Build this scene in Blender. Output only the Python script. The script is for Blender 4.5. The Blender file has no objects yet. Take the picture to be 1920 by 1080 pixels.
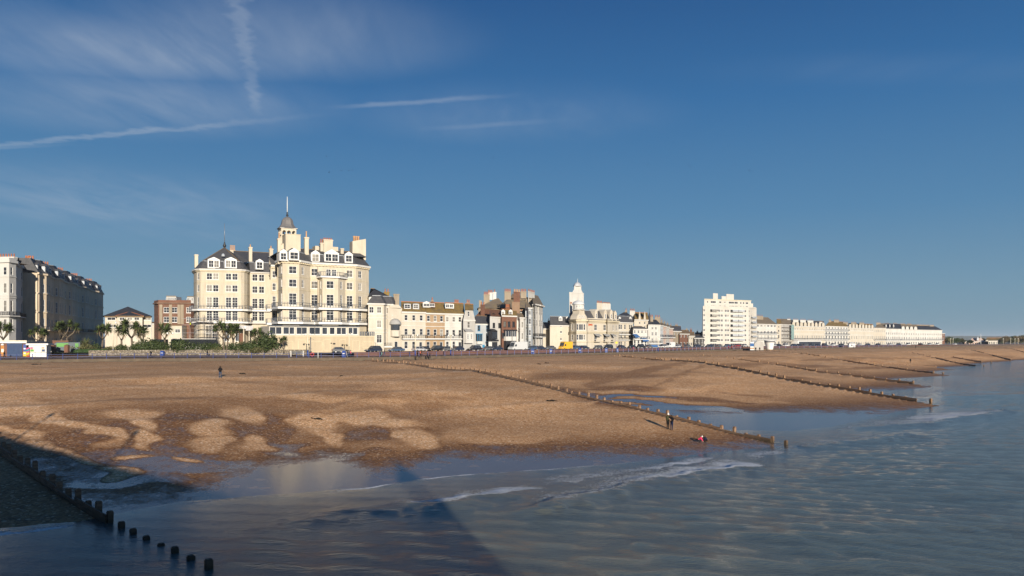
import bpy, bmesh, math, random
import numpy as np
from mathutils import Vector, Matrix, noise
random.seed(7)
R = math.radians
SC = bpy.context.scene
COL = SC.collection
# ------------------------------------------------------------------ camera frame of the survey
F = 1400.0; ZC = 10.6; HY = 636.0           # focal length in photo pixels, eye height above the water, horizon row
def az(px): return (px - 960.0) / F
def ground_pt(px, py, z=0.0):
    D = (ZC - z) * F / (py - HY)
    return (az(px) * D, D)
def ray_pt(px, D): return (az(px) * D, D)
SUN_EL = R(11.2); SUN_DIR = Vector((0.29, -0.957, 0)).normalized()
SUN_DIR = Vector((SUN_DIR.x * math.cos(SUN_EL), SUN_DIR.y * math.cos(SUN_EL), math.sin(SUN_EL)))

# ------------------------------------------------------------------ object helpers
def tag(o, label=None, cat=None, group=None, kind=None):
    if label: o['label'] = label
    if cat: o['category'] = cat
    if group: o['group'] = group
    if kind: o['kind'] = kind
    return o
def empty(name, loc=(0, 0, 0), rz=0.0, label=None, cat=None, group=None, parent=None):
    o = bpy.data.objects.new(name, None); COL.objects.link(o)
    o.location = loc; o.rotation_euler = (0, 0, rz); o.empty_display_size = .3
    if parent: o.parent = parent
    return tag(o, label, cat, group)
def link(name, me, parent=None, loc=None, rz=0.0):
    o = bpy.data.objects.new(name, me); COL.objects.link(o)
    if parent: o.parent = parent
    if loc is not None: o.location = loc
    if rz: o.rotation_euler = (0, 0, rz)
    return o
def copy_tree(o, parent=None):
    c = o.copy(); COL.objects.link(c); c.parent = parent
    for ch in o.children: copy_tree(ch, c)
    return c
class MB:
    """collects faces for one mesh"""
    def __init__(s): s.v = []; s.f = []; s.m = []; s.mats = []; s.sm = []
    def mi(s, m):
        m = M[m] if isinstance(m, str) else m
        if m not in s.mats: s.mats.append(m)
        return s.mats.index(m)
    def face(s, pts, m, smooth=False):
        b = len(s.v); s.v += [tuple(p) for p in pts]; s.f.append(tuple(range(b, b + len(pts)))); s.m.append(s.mi(m)); s.sm.append(smooth)
    def box(s, x0, x1, y0, y1, z0, z1, m):
        b = len(s.v); k = s.mi(m)
        s.v += [(x0,y0,z0),(x1,y0,z0),(x1,y1,z0),(x0,y1,z0),(x0,y0,z1),(x1,y0,z1),(x1,y1,z1),(x0,y1,z1)]
        for f in ((0,3,2,1),(4,5,6,7),(0,1,5,4),(1,2,6,5),(2,3,7,6),(3,0,4,7)):
            s.f.append(tuple(b+i for i in f)); s.m.append(k); s.sm.append(False)
    def obox(s, c, ax, ay, az_, hx, hy, hz, m):
        c = Vector(c); b = len(s.v); k = s.mi(m)
        for dz in (-1, 1):
            for dx, dy in ((-1,-1),(1,-1),(1,1),(-1,1)):
                s.v.append(tuple(c + ax*(dx*hx) + ay*(dy*hy) + az_*(dz*hz)))
        for f in ((0,3,2,1),(4,5,6,7),(0,1,5,4),(1,2,6,5),(2,3,7,6),(3,0,4,7)):
            s.f.append(tuple(b+i for i in f)); s.m.append(k); s.sm.append(False)
    def bar(s, p, q, w, h, m):
        p = Vector(p); q = Vector(q); d = q - p; L = d.length
        if L < 1e-6: return
        d /= L; up = Vector((0,0,1)) if abs(d.z) < .95 else Vector((1,0,0))
        sx = d.cross(up).normalized(); uz = sx.cross(d)
        s.obox((p+q)/2, d, sx, uz, L/2, w/2, h/2, m)
    def prism(s, poly, z0, z1, m, top=True, bottom=False, mtop=None):
        n = len(poly)
        for i in range(n):
            a, b = poly[i], poly[(i+1) % n]
            s.face([(a[0],a[1],z0),(b[0],b[1],z0),(b[0],b[1],z1),(a[0],a[1],z1)], m)
        if top: s.face([(p[0],p[1],z1) for p in poly], mtop or m)
        if bottom: s.face([(p[0],p[1],z0) for p in reversed(poly)], m)
    def loft(s, lo, z0, hi, z1, m, cap=False, smooth=False):
        n = len(lo)
        for i in range(n):
            a, b, c, d = lo[i], lo[(i+1)%n], hi[(i+1)%n], hi[i]
            s.face([(a[0],a[1],z0),(b[0],b[1],z0),(c[0],c[1],z1),(d[0],d[1],z1)], m, smooth)
        if cap: s.face([(p[0],p[1],z1) for p in hi], m)
    def lathe(s, c, prof, m, n=12, smooth=True, a0=0.0):
        k = s.mi(m); b = len(s.v)
        for r, z in prof:
            for i in range(n):
                a = a0 + 2*math.pi*i/n; s.v.append((c[0]+r*math.cos(a), c[1]+r*math.sin(a), c[2]+z))
        for j in range(len(prof)-1):
            for i in range(n):
                s.f.append((b+j*n+i, b+j*n+(i+1)%n, b+(j+1)*n+(i+1)%n, b+(j+1)*n+i)); s.m.append(k); s.sm.append(smooth)
        s.f.append(tuple(b+(len(prof)-1)*n+i for i in range(n))); s.m.append(k); s.sm.append(False)
        s.f.append(tuple(b+i for i in reversed(range(n)))); s.m.append(k); s.sm.append(False)
    def cyl(s, c, r, h, m, n=10, r2=None): s.lathe(c, [(r,0),(r if r2 is None else r2,h)], m, n)
    def tube(s, pts, rad, m, n=6):
        """tapered tube along a path"""
        k = s.mi(m); pts = [Vector(p) for p in pts]; N = len(pts); b = len(s.v)
        if not hasattr(rad, '__len__'): rad = [rad]*N
        for i, p in enumerate(pts):
            d = (pts[min(i+1,N-1)] - pts[max(i-1,0)]).normalized()
            up = Vector((0,0,1)) if abs(d.z) < .9 else Vector((1,0,0))
            sx = d.cross(up).normalized(); uy = sx.cross(d)
            for j in range(n):
                a = 2*math.pi*j/n; s.v.append(tuple(p + sx*(rad[i]*math.cos(a)) + uy*(rad[i]*math.sin(a))))
        for i in range(N-1):
            for j in range(n):
                s.f.append((b+i*n+j, b+i*n+(j+1)%n, b+(i+1)*n+(j+1)%n, b+(i+1)*n+j)); s.m.append(k); s.sm.append(True)
        s.f.append(tuple(b+j for j in reversed(range(n)))); s.m.append(k); s.sm.append(False)
        s.f.append(tuple(b+(N-1)*n+j for j in range(n))); s.m.append(k); s.sm.append(False)
    def mesh(s, name):
        me = bpy.data.meshes.new(name); me.from_pydata(s.v, [], s.f); me.update()
        for m in s.mats: me.materials.append(m)
        if s.f:
            me.polygons.foreach_set('material_index', s.m); me.polygons.foreach_set('use_smooth', s.sm)
        return me
    def build(s, name, parent=None, loc=None, rz=0.0): return link(name, s.mesh(name), parent, loc, rz)

# ------------------------------------------------------------------ materials
M = {}
def new_mat(name):
    m = bpy.data.materials.new(name); m.use_nodes = True; nt = m.node_tree; nt.nodes.clear()
    out = nt.nodes.new('ShaderNodeOutputMaterial'); bs = nt.nodes.new('ShaderNodeBsdfPrincipled')
    nt.links.new(bs.outputs[0], out.inputs[0]); M[name] = m
    return m, nt, bs
def N(nt, typ, **kw):
    n = nt.nodes.new(typ)
    for k, v in kw.items():
        if k.startswith('i_'):
            key = k[2:]; key = int(key) if key.isdigit() else key.replace('_', ' ')
            n.inputs[key].default_value = v
        else: setattr(n, k, v)
    return n
def ramp(nt, stops, interp='LINEAR'):
    n = nt.nodes.new('ShaderNodeValToRGB'); cr = n.color_ramp; cr.interpolation = interp
    while len(cr.elements) < len(stops): cr.elements.new(.5)
    for e, (p, c) in zip(cr.elements, stops):
        e.position = p; e.color = (c, c, c, 1) if not hasattr(c, '__len__') else (*c, 1)
    return n
def mixc(nt, fac, a, b, blend='MIX'):
    n = nt.nodes.new('ShaderNodeMix'); n.data_type = 'RGBA'; n.blend_type = blend
    for idx, v in ((0, fac), (6, a), (7, b)):
        if hasattr(v, 'is_linked') or isinstance(v, bpy.types.NodeSocket): nt.links.new(v, n.inputs[idx])
        elif idx == 0: n.inputs[0].default_value = v
        else: n.inputs[idx].default_value = (*v, 1)
    return n.outputs[2]
def mth(nt, op, a, b=0.0, c=None, clamp=False):
    n = nt.nodes.new('ShaderNodeMath'); n.operation = op; n.use_clamp = clamp
    for i, v in enumerate((a, b) if c is None else (a, b, c)):
        if isinstance(v, bpy.types.NodeSocket): nt.links.new(v, n.inputs[i])
        else: n.inputs[i].default_value = v
    return n.outputs[0]
def pos(nt, scale=(1, 1, 1)):
    g = nt.nodes.new('ShaderNodeNewGeometry'); mp = N(nt, 'ShaderNodeMapping'); mp.inputs['Scale'].default_value = scale
    nt.links.new(g.outputs['Position'], mp.inputs['Vector']); return mp.outputs[0]
def noise_n(nt, vec, scale, detail=4, rough=.55):
    n = N(nt, 'ShaderNodeTexNoise', i_Scale=scale, i_Detail=detail, i_Roughness=rough); nt.links.new(vec, n.inputs['Vector']); return n.outputs[0]
def simple(name, c1, c2=None, scale=.6, rough=.8, spec=.3, sx=(1, 1, 1), bump=0.0, lo=.35, hi=.68, metal=0.0, detail=5):
    m, nt, bs = new_mat(name)
    if c2 is None: c2 = tuple(c*.82 for c in c1)
    nf = noise_n(nt, pos(nt, sx), scale, detail)
    r = ramp(nt, [(lo, 0.0), (hi, 1.0)]); nt.links.new(nf, r.inputs[0])
    nt.links.new(mixc(nt, r.outputs[0], c1, c2), bs.inputs['Base Color'])
    bs.inputs['Roughness'].default_value = rough; bs.inputs['Specular IOR Level'].default_value = spec; bs.inputs['Metallic'].default_value = metal
    if bump:
        b = N(nt, 'ShaderNodeBump', i_Strength=bump, i_Distance=.05); nt.links.new(nf, b.inputs['Height']); nt.links.new(b.outputs[0], bs.inputs['Normal'])
    return m
def wall_mat(name, c, stain=.75, rough=.85):
    """painted stucco: faint blotches, vertical rain streaks"""
    m, nt, bs = new_mat(name)
    a = noise_n(nt, pos(nt, (1, 1, .22)), .9, 6, .65); ra = ramp(nt, [(.42, 0.0), (.75, 1.0)]); nt.links.new(a, ra.inputs[0])
    b = noise_n(nt, pos(nt), .18, 3); rb = ramp(nt, [(.35, 0.0), (.7, 1.0)]); nt.links.new(b, rb.inputs[0])
    c1 = mixc(nt, ra.outputs[0], c, tuple(x*stain for x in c))
    c2 = mixc(nt, rb.outputs[0], (1, 1, 1), (.9, .88, .85)); 
    nt.links.new(mixc(nt, 1.0, c1, c2, 'MULTIPLY'), bs.inputs['Base Color'])
    bs.inputs['Roughness'].default_value = rough; bs.inputs['Specular IOR Level'].default_value = .25
    return m
# walls
wall_mat('cream', (0.550, 0.493, 0.390), .80); wall_mat('cream_pale', (0.555, 0.512, 0.432), .86); wall_mat('ivory', (0.555, 0.508, 0.423), .85)
wall_mat('white', (0.593, 0.585, 0.554), .84); wall_mat('tan', (0.390, 0.281, 0.180), .85); wall_mat('grey_white', (0.468, 0.461, 0.437), .8)
wall_mat('pale_blue', (0.430, 0.468, 0.499), .88); wall_mat('pink', (0.530, 0.390, 0.328), .88); wall_mat('stone_grey', (0.320, 0.268, 0.202), .75)
wall_mat('beige', (0.602, 0.498, 0.367), .8); wall_mat('render_brown', (0.281, 0.187, 0.125), .8); wall_mat('podium_cream', (0.499, 0.421, 0.301), .86)
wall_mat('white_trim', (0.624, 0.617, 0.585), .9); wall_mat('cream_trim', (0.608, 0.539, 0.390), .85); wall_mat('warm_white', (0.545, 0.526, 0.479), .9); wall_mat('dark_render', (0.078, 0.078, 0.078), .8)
def brick_mat(name, c1, c2, mortar, sx=(1,1,1)):
    m, nt, bs = new_mat(name)
    g = N(nt, 'ShaderNodeNewGeometry'); sp = N(nt, 'ShaderNodeSeparateXYZ'); nt.links.new(g.outputs['Position'], sp.inputs[0])
    cb = N(nt, 'ShaderNodeCombineXYZ'); nt.links.new(mth(nt, 'ADD', sp.outputs[0], sp.outputs[1]), cb.inputs[0]); nt.links.new(sp.outputs[2], cb.inputs[1])
    bt = N(nt, 'ShaderNodeTexBrick', i_Scale=1.0); bt.inputs['Color1'].default_value = (*c1, 1); bt.inputs['Color2'].default_value = (*c2, 1); bt.inputs['Mortar'].default_value = (*mortar, 1)
    bt.inputs['Brick Width'].default_value = .24; bt.inputs['Row Height'].default_value = .08; bt.inputs['Mortar Size'].default_value = .008
    nt.links.new(cb.outputs[0], bt.inputs['Vector'])
    a = noise_n(nt, pos(nt), .5, 6, .7); ra = ramp(nt, [(.35, .72), (.7, 1.1)]); nt.links.new(a, ra.inputs[0])
    nt.links.new(mixc(nt, 1.0, bt.outputs[0], ra.outputs[0], 'MULTIPLY'), bs.inputs['Base Color']); bs.inputs['Roughness'].default_value = .9
brick_mat('brick', (.20, .08, .042), (.15, .06, .035), (.19, .14, .11)); brick_mat('brick_brown', (.20, .11, .07), (.16, .085, .055), (.2, .17, .13))
brick_mat('brick_prom', (.17, .07, .045), (.13, .055, .038), (.15, .11, .08))
# roofs
simple('slate', (.055, .056, .062), (.085, .083, .085), 1.2, .65, .4, (1, 1, 2.2)); simple('slate_dark', (.028, .03, .035), (.05, .05, .056), 1.2, .6, .4)
simple('roof_lichen', (.16, .115, .055), (.26, .17, .045), .7, .9); simple('roof_brown', (.15, .10, .06), (.21, .15, .08), .8, .9)
simple('roof_tile', (.19, .085, .045), (.12, .06, .04), 1.0, .9); simple('roof_grey_brown', (.15, .125, .10), (.22, .17, .10), .6, .9)
simple('lead', (.30, .33, .37), (.42, .45, .48), .8, .5, .5); simple('dome_grey', (.13, .13, .135), (.17, .16, .155), 1.5, .6)
simple('dome_white', (.50, .52, .53), (.62, .63, .62), 1.2, .5); simple('terracotta', (.42, .16, .07), (.30, .11, .06), 3, .85); simple('pot_buff', (.55, .33, .17), (.42, .24, .12), 3, .85)
simple('flat_roof', (.20, .20, .20), (.14, .14, .14), .8, .9)
# joinery, metal, paint
simple('frame_white', (.72, .72, .70), (.66, .66, .64), 2, .5); simple('frame_blue', (.03, .20, .38), (.04, .24, .42), 2, .5); simple('frame_dark', (.03, .03, .035), None, 2, .5)
simple('rail_blue', (.035, .055, .20), (.05, .07, .18), 2, .45, .5); simple('iron_grey', (.05, .065, .09), (.08, .095, .12), 3, .5, .5); simple('iron_black', (.02, .02, .022), None, 3, .5, .5)
simple('shutter_blue', (.018, .045, .12), (.022, .055, .14), 2, .5); simple('bin_blue', (.03, .07, .28), None, 2, .45); simple('red_paint', (.45, .03, .025), None, 2, .45)
simple('yellow_paint', (.75, .50, .03), None, 2, .45); simple('orange_paint', (.45, .20, .04), None, 2, .4); simple('pink_paint', (.50, .10, .22), None, 2, .5); simple('green_paint', (.10, .30, .06), None, 2, .5); simple('teal_paint', (.02, .25, .30), None, 2, .5)
simple('steel', (.35, .35, .36), (.25, .25, .26), 3, .4, .5, metal=.6); simple('cream_paint', (.72, .66, .50), None, 2, .5)
simple('awning_blue', (.05, .14, .34), None, 2, .7); simple('canvas_grey', (.36, .36, .35), (.28, .28, .27), 1.2, .9); simple('mesh_green', (.22, .33, .32), (.14, .22, .22), 1, .9)
simple('plank_scaffold', (.30, .24, .17), (.2, .16, .11), 2, .9); simple('rubber', (.015, .015, .016), None, 2, .8)
simple('text_navy', (.02, .03, .12), None, 2, .6); simple('text_red', (.55, .10, .03), None, 2, .6)
# ground stuff
simple('asphalt', (.055, .05, .05), (.08, .07, .068), .8, .9, bump=.2); simple('prom_paving', (.115, .075, .065), (.16, .11, .09), .35, .9, bump=.15)
simple('concrete', (.13, .10, .07), (.09, .07, .05), .7, .9, bump=.3); simple('paving_pale', (.25, .23, .20), (.19, .17, .15), .7, .9)
simple('lawn', (.05, .085, .025), (.075, .09, .03), .6, .95); simple('soil_green', (.05, .06, .03), (.08, .07, .04), .5, .95)
def flint():
    m, nt, bs = new_mat('flint')
    v = N(nt, 'ShaderNodeTexVoronoi', i_Scale=3.2); nt.links.new(pos(nt), v.inputs['Vector'])
    r = ramp(nt, [(0, (.30, .25, .18)), (.4, (.20, .165, .12)), (.75, (.36, .32, .25)), (1, (.13, .11, .09))])
    s = N(nt, 'ShaderNodeSeparateColor'); nt.links.new(v.outputs['Color'], s.inputs[0]); nt.links.new(s.outputs[0], r.inputs[0])
    d = ramp(nt, [(.0, 1.0), (.35, .9), (.6, .45)]); nt.links.new(v.outputs['Distance'], d.inputs[0])
    nt.links.new(mixc(nt, 1.0, r.outputs[0], d.outputs[0], 'MULTIPLY'), bs.inputs['Base Color']); bs.inputs['Roughness'].default_value = .9
    b = N(nt, 'ShaderNodeBump', i_Strength=.6, i_Distance=.06, invert=True); nt.links.new(v.outputs['Distance'], b.inputs['Height']); nt.links.new(b.outputs[0], bs.inputs['Normal'])
flint()
def pane_mat(name, dark, light, share, rough=.12):
    """window glass; some rooms have pale curtains or blinds drawn"""
    m, nt, bs = new_mat(name)
    oi = N(nt, 'ShaderNodeObjectInfo'); r = ramp(nt, [(0, dark), (1-share, tuple(d*1.6 for d in dark)), (min(.999, 1-share+.01), tuple((d+l)/2.4 for d, l in zip(dark, light))), (1, light)])
    nt.links.new(oi.outputs['Random'], r.inputs[0])
    nf = noise_n(nt, pos(nt, (1, 1, .3)), 1.6, 3); rr = ramp(nt, [(.3, .6), (.7, 1.25)]); nt.links.new(nf, rr.inputs[0])
    nt.links.new(mixc(nt, 1.0, r.outputs[0], rr.outputs[0], 'MULTIPLY'), bs.inputs['Base Color'])
    bs.inputs['Roughness'].default_value = rough; bs.inputs['Specular IOR Level'].default_value = .5
pane_mat('glass', (.030, .032, .038), (.32, .30, .26), .22); pane_mat('glass_dark', (.03, .035, .045), (.06, .07, .085), .3); pane_mat('glass_pale', (.10, .10, .10), (.45, .43, .38), .45)
# timber of the groynes
def timber(name, c1, c2, c3):
    m, nt, bs = new_mat(name)
    a = noise_n(nt, pos(nt, (1, 1, 5)), 1.3, 7, .65); r = ramp(nt, [(.3, c1), (.5, c2), (.72, c3)]); nt.links.new(a, r.inputs[0])
    g = N(nt, 'ShaderNodeNewGeometry'); sp = N(nt, 'ShaderNodeSeparateXYZ'); nt.links.new(g.outputs['Position'], sp.inputs[0])
    w = noise_n(nt, pos(nt), .6, 3); zz = mth(nt, 'ADD', sp.outputs[2], mth(nt, 'MULTIPLY', w, .8)); 
    rz = ramp(nt, [(.0, 0.0), (1.0, 1.0)]); nt.links.new(mth(nt, 'SUBTRACT', zz, .35), rz.inputs[0])   # seaweed line near the water
    nt.links.new(mixc(nt, rz.outputs[0], (.035, .028, .015), r.outputs[0]), bs.inputs['Base Color']); bs.inputs['Roughness'].default_value = .85
    b = N(nt, 'ShaderNodeBump', i_Strength=.5, i_Distance=.05); nt.links.new(a, b.inputs['Height']); nt.links.new(b.outputs[0], bs.inputs['Normal'])
timber('timber', (.12, .07, .04), (.22, .13, .075), (.33, .22, .14)); timber('timber_orange', (.16, .09, .045), (.25, .145, .075), (.33, .21, .12))
def leaf_mat(name, a, b, c):
    m, nt, bs = new_mat(name)
    oi = noise_n(nt, pos(nt), 1.1, 3); r = ramp(nt, [(.3, a), (.5, b), (.72, c)]); nt.links.new(oi, r.inputs[0])
    nt.links.new(r.outputs[0], bs.inputs['Base Color']); bs.inputs['Roughness'].default_value = .6; bs.inputs['Specular IOR Level'].default_value = .3
leaf_mat('leaf_palm', (.035, .055, .016), (.07, .10, .03), (.12, .13, .05)); leaf_mat('leaf_bush', (.02, .035, .010), (.04, .06, .018), (.075, .09, .028))
leaf_mat('leaf_hedge', (.02, .045, .012), (.035, .07, .018), (.05, .09, .025)); leaf_mat('leaf_dead', (.12, .09, .05), (.17, .13, .07), (.2, .16, .09)); leaf_mat('leaf_olive', (.06, .065, .025), (.10, .10, .04), (.15, .14, .06))
simple('bark', (.16, .13, .095), (.10, .08, .06), 2, .9, bump=.5)

# ------------------------------------------------------------------ coast geometry
PROM_PX = [(-420,680),(-200,678),(0,676),(200,673.5),(400,672.5),(500,672),(690,671),(860,667.7),(1040,664),(1200,660),(1330,656.3),(1500,653),(1760,649),(1900,647.3),(2050,646),(2400,644.5)]
Z_PROM = 6.2
def catmull(pts, n=8):
    out = []
    P = [pts[0]] + list(pts) + [pts[-1]]
    for i in range(1, len(P)-2):
        p0, p1, p2, p3 = [np.array(P[j], float) for j in (i-1, i, i+1, i+2)]
        for k in range(n):
            t = k/n
            out.append(tuple(.5*((2*p1)+(-p0+p2)*t+(2*p0-5*p1+4*p2-p3)*t*t+(-p0+3*p1-3*p2+p3)*t**3)))
    out.append(tuple(pts[-1])); return out
PROM = np.array(catmull([ground_pt(px, py, Z_PROM) for px, py in PROM_PX], 5))
for _ in range(3):   # smooth the line
    PROM[1:-1] = .25*PROM[:-2] + .5*PROM[1:-1] + .25*PROM[2:]
def poly_nearest(P, X, Y):
    """distance (signed, + to the right of the line) and arclength to a polyline, arrays"""
    best = np.full(X.shape, 1e18); sd = np.zeros(X.shape); arc = np.zeros(X.shape); s0 = 0.0
    for i in range(len(P)-1):
        ax, ay = P[i]; bx, by = P[i+1]; dx, dy = bx-ax, by-ay; L2 = dx*dx+dy*dy
        t = np.clip(((X-ax)*dx+(Y-ay)*dy)/L2, 0, 1); qx, qy = ax+t*dx, ay+t*dy; d2 = (X-qx)**2+(Y-qy)**2
        m = d2 < best; best = np.where(m, d2, best)
        side = np.sign((X-ax)*dy-(Y-ay)*dx); sd = np.where(m, side*np.sqrt(d2), sd)
        L = math.sqrt(L2); arc = np.where(m, s0+t*L, arc); s0 += L
    return sd, arc
def offset(P, d):
    """offset a polyline to its right (seaward) by d"""
    P = np.array(P); T = np.gradient(P, axis=0); T /= np.linalg.norm(T, axis=1)[:, None]
    return P + np.stack([T[:, 1], -T[:, 0]], 1) * d
# the groynes: landward and seaward ends, photo position and height
GROYNES = [((-150,757,3.6),(400,1075,-.0)), ((698,683.5,5.2),(1492,838,0)), ((1152,671.5,5.1),(1768,761,0)), ((1305,668,5.0),(1752,724.5,0)),
           ((1415,660.5,5.0),(1784,703.8,0)), ((1570,666,4.6),(1793,692.8,0)), ((1690,660,4.6),(1850,687.5,0)), ((1755,660.5,4.4),(1870,681.6,0)), ((1800,656,4.6),(1910,677.5,0)), ((1848,652.2,4.8),(1960,673,0))]
GL = [(ground_pt(a[0], a[1], a[2]), ground_pt(b[0], b[1], b[2])) for a, b in GROYNES]
def tabulate(pts, zs):
    """photo points -> azimuth, distance from the promenade"""
    w = [ground_pt(px, py, z) for (px, py), z in zip(pts, zs)]
    sd, _ = poly_nearest(PROM, np.array([p[0] for p in w]), np.array([p[1] for p in w]))
    return np.array([p[0]/p[1] for p in w]), sd
WATERLINE = [(-600,1010),(-300,1003),(0,990),(150,978),(330,942),(480,931),(690,915),(820,895),(1000,882),(1180,868),(1330,850),(1470,836),(1560,805),(1640,772),(1700,742),(1750,722),(1800,696),(1900,679),(2100,668),(2500,658)]
aw, tw = tabulate(WATERLINE, [0]*len(WATERLINE))
TOE1 = [(-600,915),(-300,910),(0,905),(150,905),(250,904),(330,898),(400,880),(460,860),(520,848),(570,848),(620,838),(700,858),(770,850),(820,838),(930,836),(1060,832),(1200,829),(1290,823),(1500,800)]
at1, tt1 = tabulate(TOE1, [.5]*len(TOE1))
BAYS = [ # beyond the second groyne: waterline and toe of the shingle (with height) of each bay
 ([(1100,800),(1400,806),(1480,808),(1560,800),(1640,782),(1700,768),(1768,760)], [(900,716,2.2),(1000,728,1.9),(1060,740,1.6),(1200,757,1.0),(1300,764,.6),(1400,762,.5),(1500,759,.5),(1640,755,.4),(1768,752,.3)]),
 ([(1400,737),(1500,736),(1650,733),(1700,730),(1752,725)], [(1300,700,2.2),(1400,711,1.3),(1480,718,.8),(1540,723,.45),(1590,725,.35),(1640,722,.35),(1752,717,.3)]),
 ([(1600,713),(1690,709.5),(1740,706),(1784,704)], [(1500,694,1.6),(1560,700,1.0),(1627,705,.45),(1711,702.5,.3),(1784,699,.3)]),
 ([(1680,701),(1700,699.5),(1750,695.5),(1793,693)], [(1640,692,.8),(1680,695,.4),(1720,694,.3),(1750,692.5,.3),(1793,689.5,.3)]),
 ([(1740,690.5),(1780,688.5),(1850,685)], [(1740,687,.4),(1791,684.7,.3),(1850,682,.3)]),
 ([(1800,684),(1830,682),(1870,681)], [(1800,681.5,.3),(1830,679.5,.3),(1870,678,.3)]),
 ([(1860,679.5),(1905,677.2)], [(1860,677.3,.3),(1905,675,.3)]),
 ([(1880,677.5),(1910,676.5),(1960,673)], [(1880,675.5,.3),(1960,671.4,.3)]),
 ([(1940,673),(2000,670),(2300,662),(2600,657)], [(1940,671.5,.3),(2000,668.7,.3),(2300,661,.3),(2600,656.5,.3)])]
BT = []
for wl, te in BAYS:
    a_, t_ = tabulate(wl, [0]*len(wl)); w = [ground_pt(p[0], p[1], p[2]) for p in te]; sd_, _ = poly_nearest(PROM, np.array([p[0] for p in w]), np.array([p[1] for p in w]))
    BT.append((a_, t_, np.array([p[0]/p[1] for p in w]), sd_, [p[2] for p in te]))
def side_of(g, X, Y):
    (ax, ay), (bx, by) = g
    return (bx-ax)*(Y-ay)-(by-ay)*(X-ax)       # > 0 : to the far (right-hand) side of the groyne
def smooth01(t): t = np.clip(t, 0, 1); return t*t*(3-2*t)
def vnoise(X, Y, s, seed=0):
    """cheap value noise"""
    x = X*s+seed*17.3; y = Y*s+seed*9.1; xi = np.floor(x); yi = np.floor(y); fx = smooth01(x-xi); fy = smooth01(y-yi)
    def h(a, b): v = np.sin(a*127.1+b*311.7+seed*3.7)*43758.5453; return v-np.floor(v)
    return (h(xi,yi)*(1-fx)+h(xi+1,yi)*fx)*(1-fy)+(h(xi,yi+1)*(1-fx)+h(xi+1,yi+1)*fx)*fy
def terrain(X, Y):
    """height of the beach, and how far down it we are (f: 0 promenade, 1 toe of the shingle)"""
    sd, arc = poly_nearest(PROM, X, Y); a = X/np.maximum(Y, 1.0)
    TW = np.interp(a, aw, tw); b2 = side_of(GL[1], X, Y) > 0; b0 = side_of(GL[0], X, Y) < 0
    T1 = np.interp(a, at1, tt1); T = np.where(b0, TW-2.5, T1); ZT = np.where(b0, .12, .5)
    for i, (wa_, wt_, ta_, tt_, tz_) in enumerate(BT):
        m = side_of(GL[1+i], X, Y) > 0 if i < 9 else None
        TW = np.where(m, np.interp(a, wa_, wt_), TW); T = np.where(m, np.interp(a, ta_, tt_), T); ZT = np.where(m, np.interp(a, ta_, tz_), ZT)
    T = np.minimum(T, TW-1.0)
    f = sd/T
    g = np.interp(np.clip(f, 0, 1), [0,.06,.14,.3,.56,.75,.9,1.0], [1.0,.975,.985,.955,.86,.55,.2,0.0])
    z = ZT+(5.72-ZT)*g
    beyond = (sd-T)/np.maximum(TW-T, 1.0)
    z = np.where(f > 1, ZT*(1-beyond), z); z = np.where(beyond > 1, -.035*(sd-TW), z)
    dry = smooth01((1.02-f)/.2)*smooth01(f*9)
    z = z+dry*((vnoise(X, Y, .045, 1)-.5)*.9+(vnoise(X, Y, .12, 2)-.5)*.35+(vnoise(X, Y, .5, 3)-.5)*.08)*np.where(Y > 200, .35, .75)
    z = z - dry*0 + .35*np.exp(-((X+26)/14)**2-((Y-150)/14)**2)*dry
    # sand piled a little higher on one side of each groyne
    return z, f, beyond, sd, b0, b2
def zt(x, y): return float(terrain(np.array([x]), np.array([y]))[0][0])
# ------------------------------------------------------------------ beach mesh
def px_rows(lo, hi, step): return np.arange(hi, lo, -step)
def grid_mesh(name, A, D, zfun):
    """sheet over azimuth tangents A and distances D"""
    AA, DD = np.meshgrid(A, D); X = AA*DD; Y = DD; n, m = X.shape
    Z = zfun(X, Y); co = np.stack([X.ravel(), Y.ravel(), Z.ravel()], 1)
    idx = np.arange(n*m).reshape(n, m); q = np.stack([idx[:-1,:-1], idx[:-1,1:], idx[1:,1:], idx[1:,:-1]], -1).reshape(-1, 4)
    me = bpy.data.meshes.new(name); me.vertices.add(n*m); me.vertices.foreach_set('co', co.ravel().astype(np.float32))
    me.loops.add(q.size); me.loops.foreach_set('vertex_index', q.ravel().astype(np.int32)); me.polygons.add(len(q))
    me.polygons.foreach_set('loop_start', np.arange(0, q.size, 4, dtype=np.int32)); me.polygons.foreach_set('loop_total', np.full(len(q), 4, np.int32))
    me.update(calc_edges=True); me.polygons.foreach_set('use_smooth', np.ones(len(q), bool)); me.validate()
    return me, X, Y
def attr(me, name, arr):
    at = me.attributes.new(name, 'FLOAT', 'POINT'); at.data.foreach_set('value', arr.ravel().astype(np.float32))
cols = np.concatenate([np.linspace(-2000, -60, 60, endpoint=False), np.arange(-60, 1990, 3.2), np.linspace(1990, 3600, 50)])
A = (cols-960)/F
rowsD = np.concatenate([np.linspace(9, 26, 14, endpoint=False), [ (ZC-1.5)*F/(p-HY) for p in np.arange(1120, 700, -1.15)], np.geomspace((ZC-1.5)*F/64, 1500, 190)])
rowsD = np.unique(np.sort(rowsD))
me, X, Y = grid_mesh('beach', A, rowsD, lambda x, y: np.zeros_like(x))
Z, f, beyond, sd, b0, b2 = terrain(X, Y)
wf = (vnoise(X, Y, .03, 41)-.5)*.10+(vnoise(X, Y, .11, 42)-.5)*.03; ridge = np.zeros_like(X)
for c_, w_, k_ in ((.22,.018,.7),(.33,.012,1),(.46,.016,.8),(.585,.010,1),(.66,.014,.7),(.77,.010,.8),(.86,.008,.6)): ridge += k_*np.exp(-((f+wf-c_)/w_)**2)*(.35+.9*vnoise(X, Y, .05, int(c_*100)))
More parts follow.
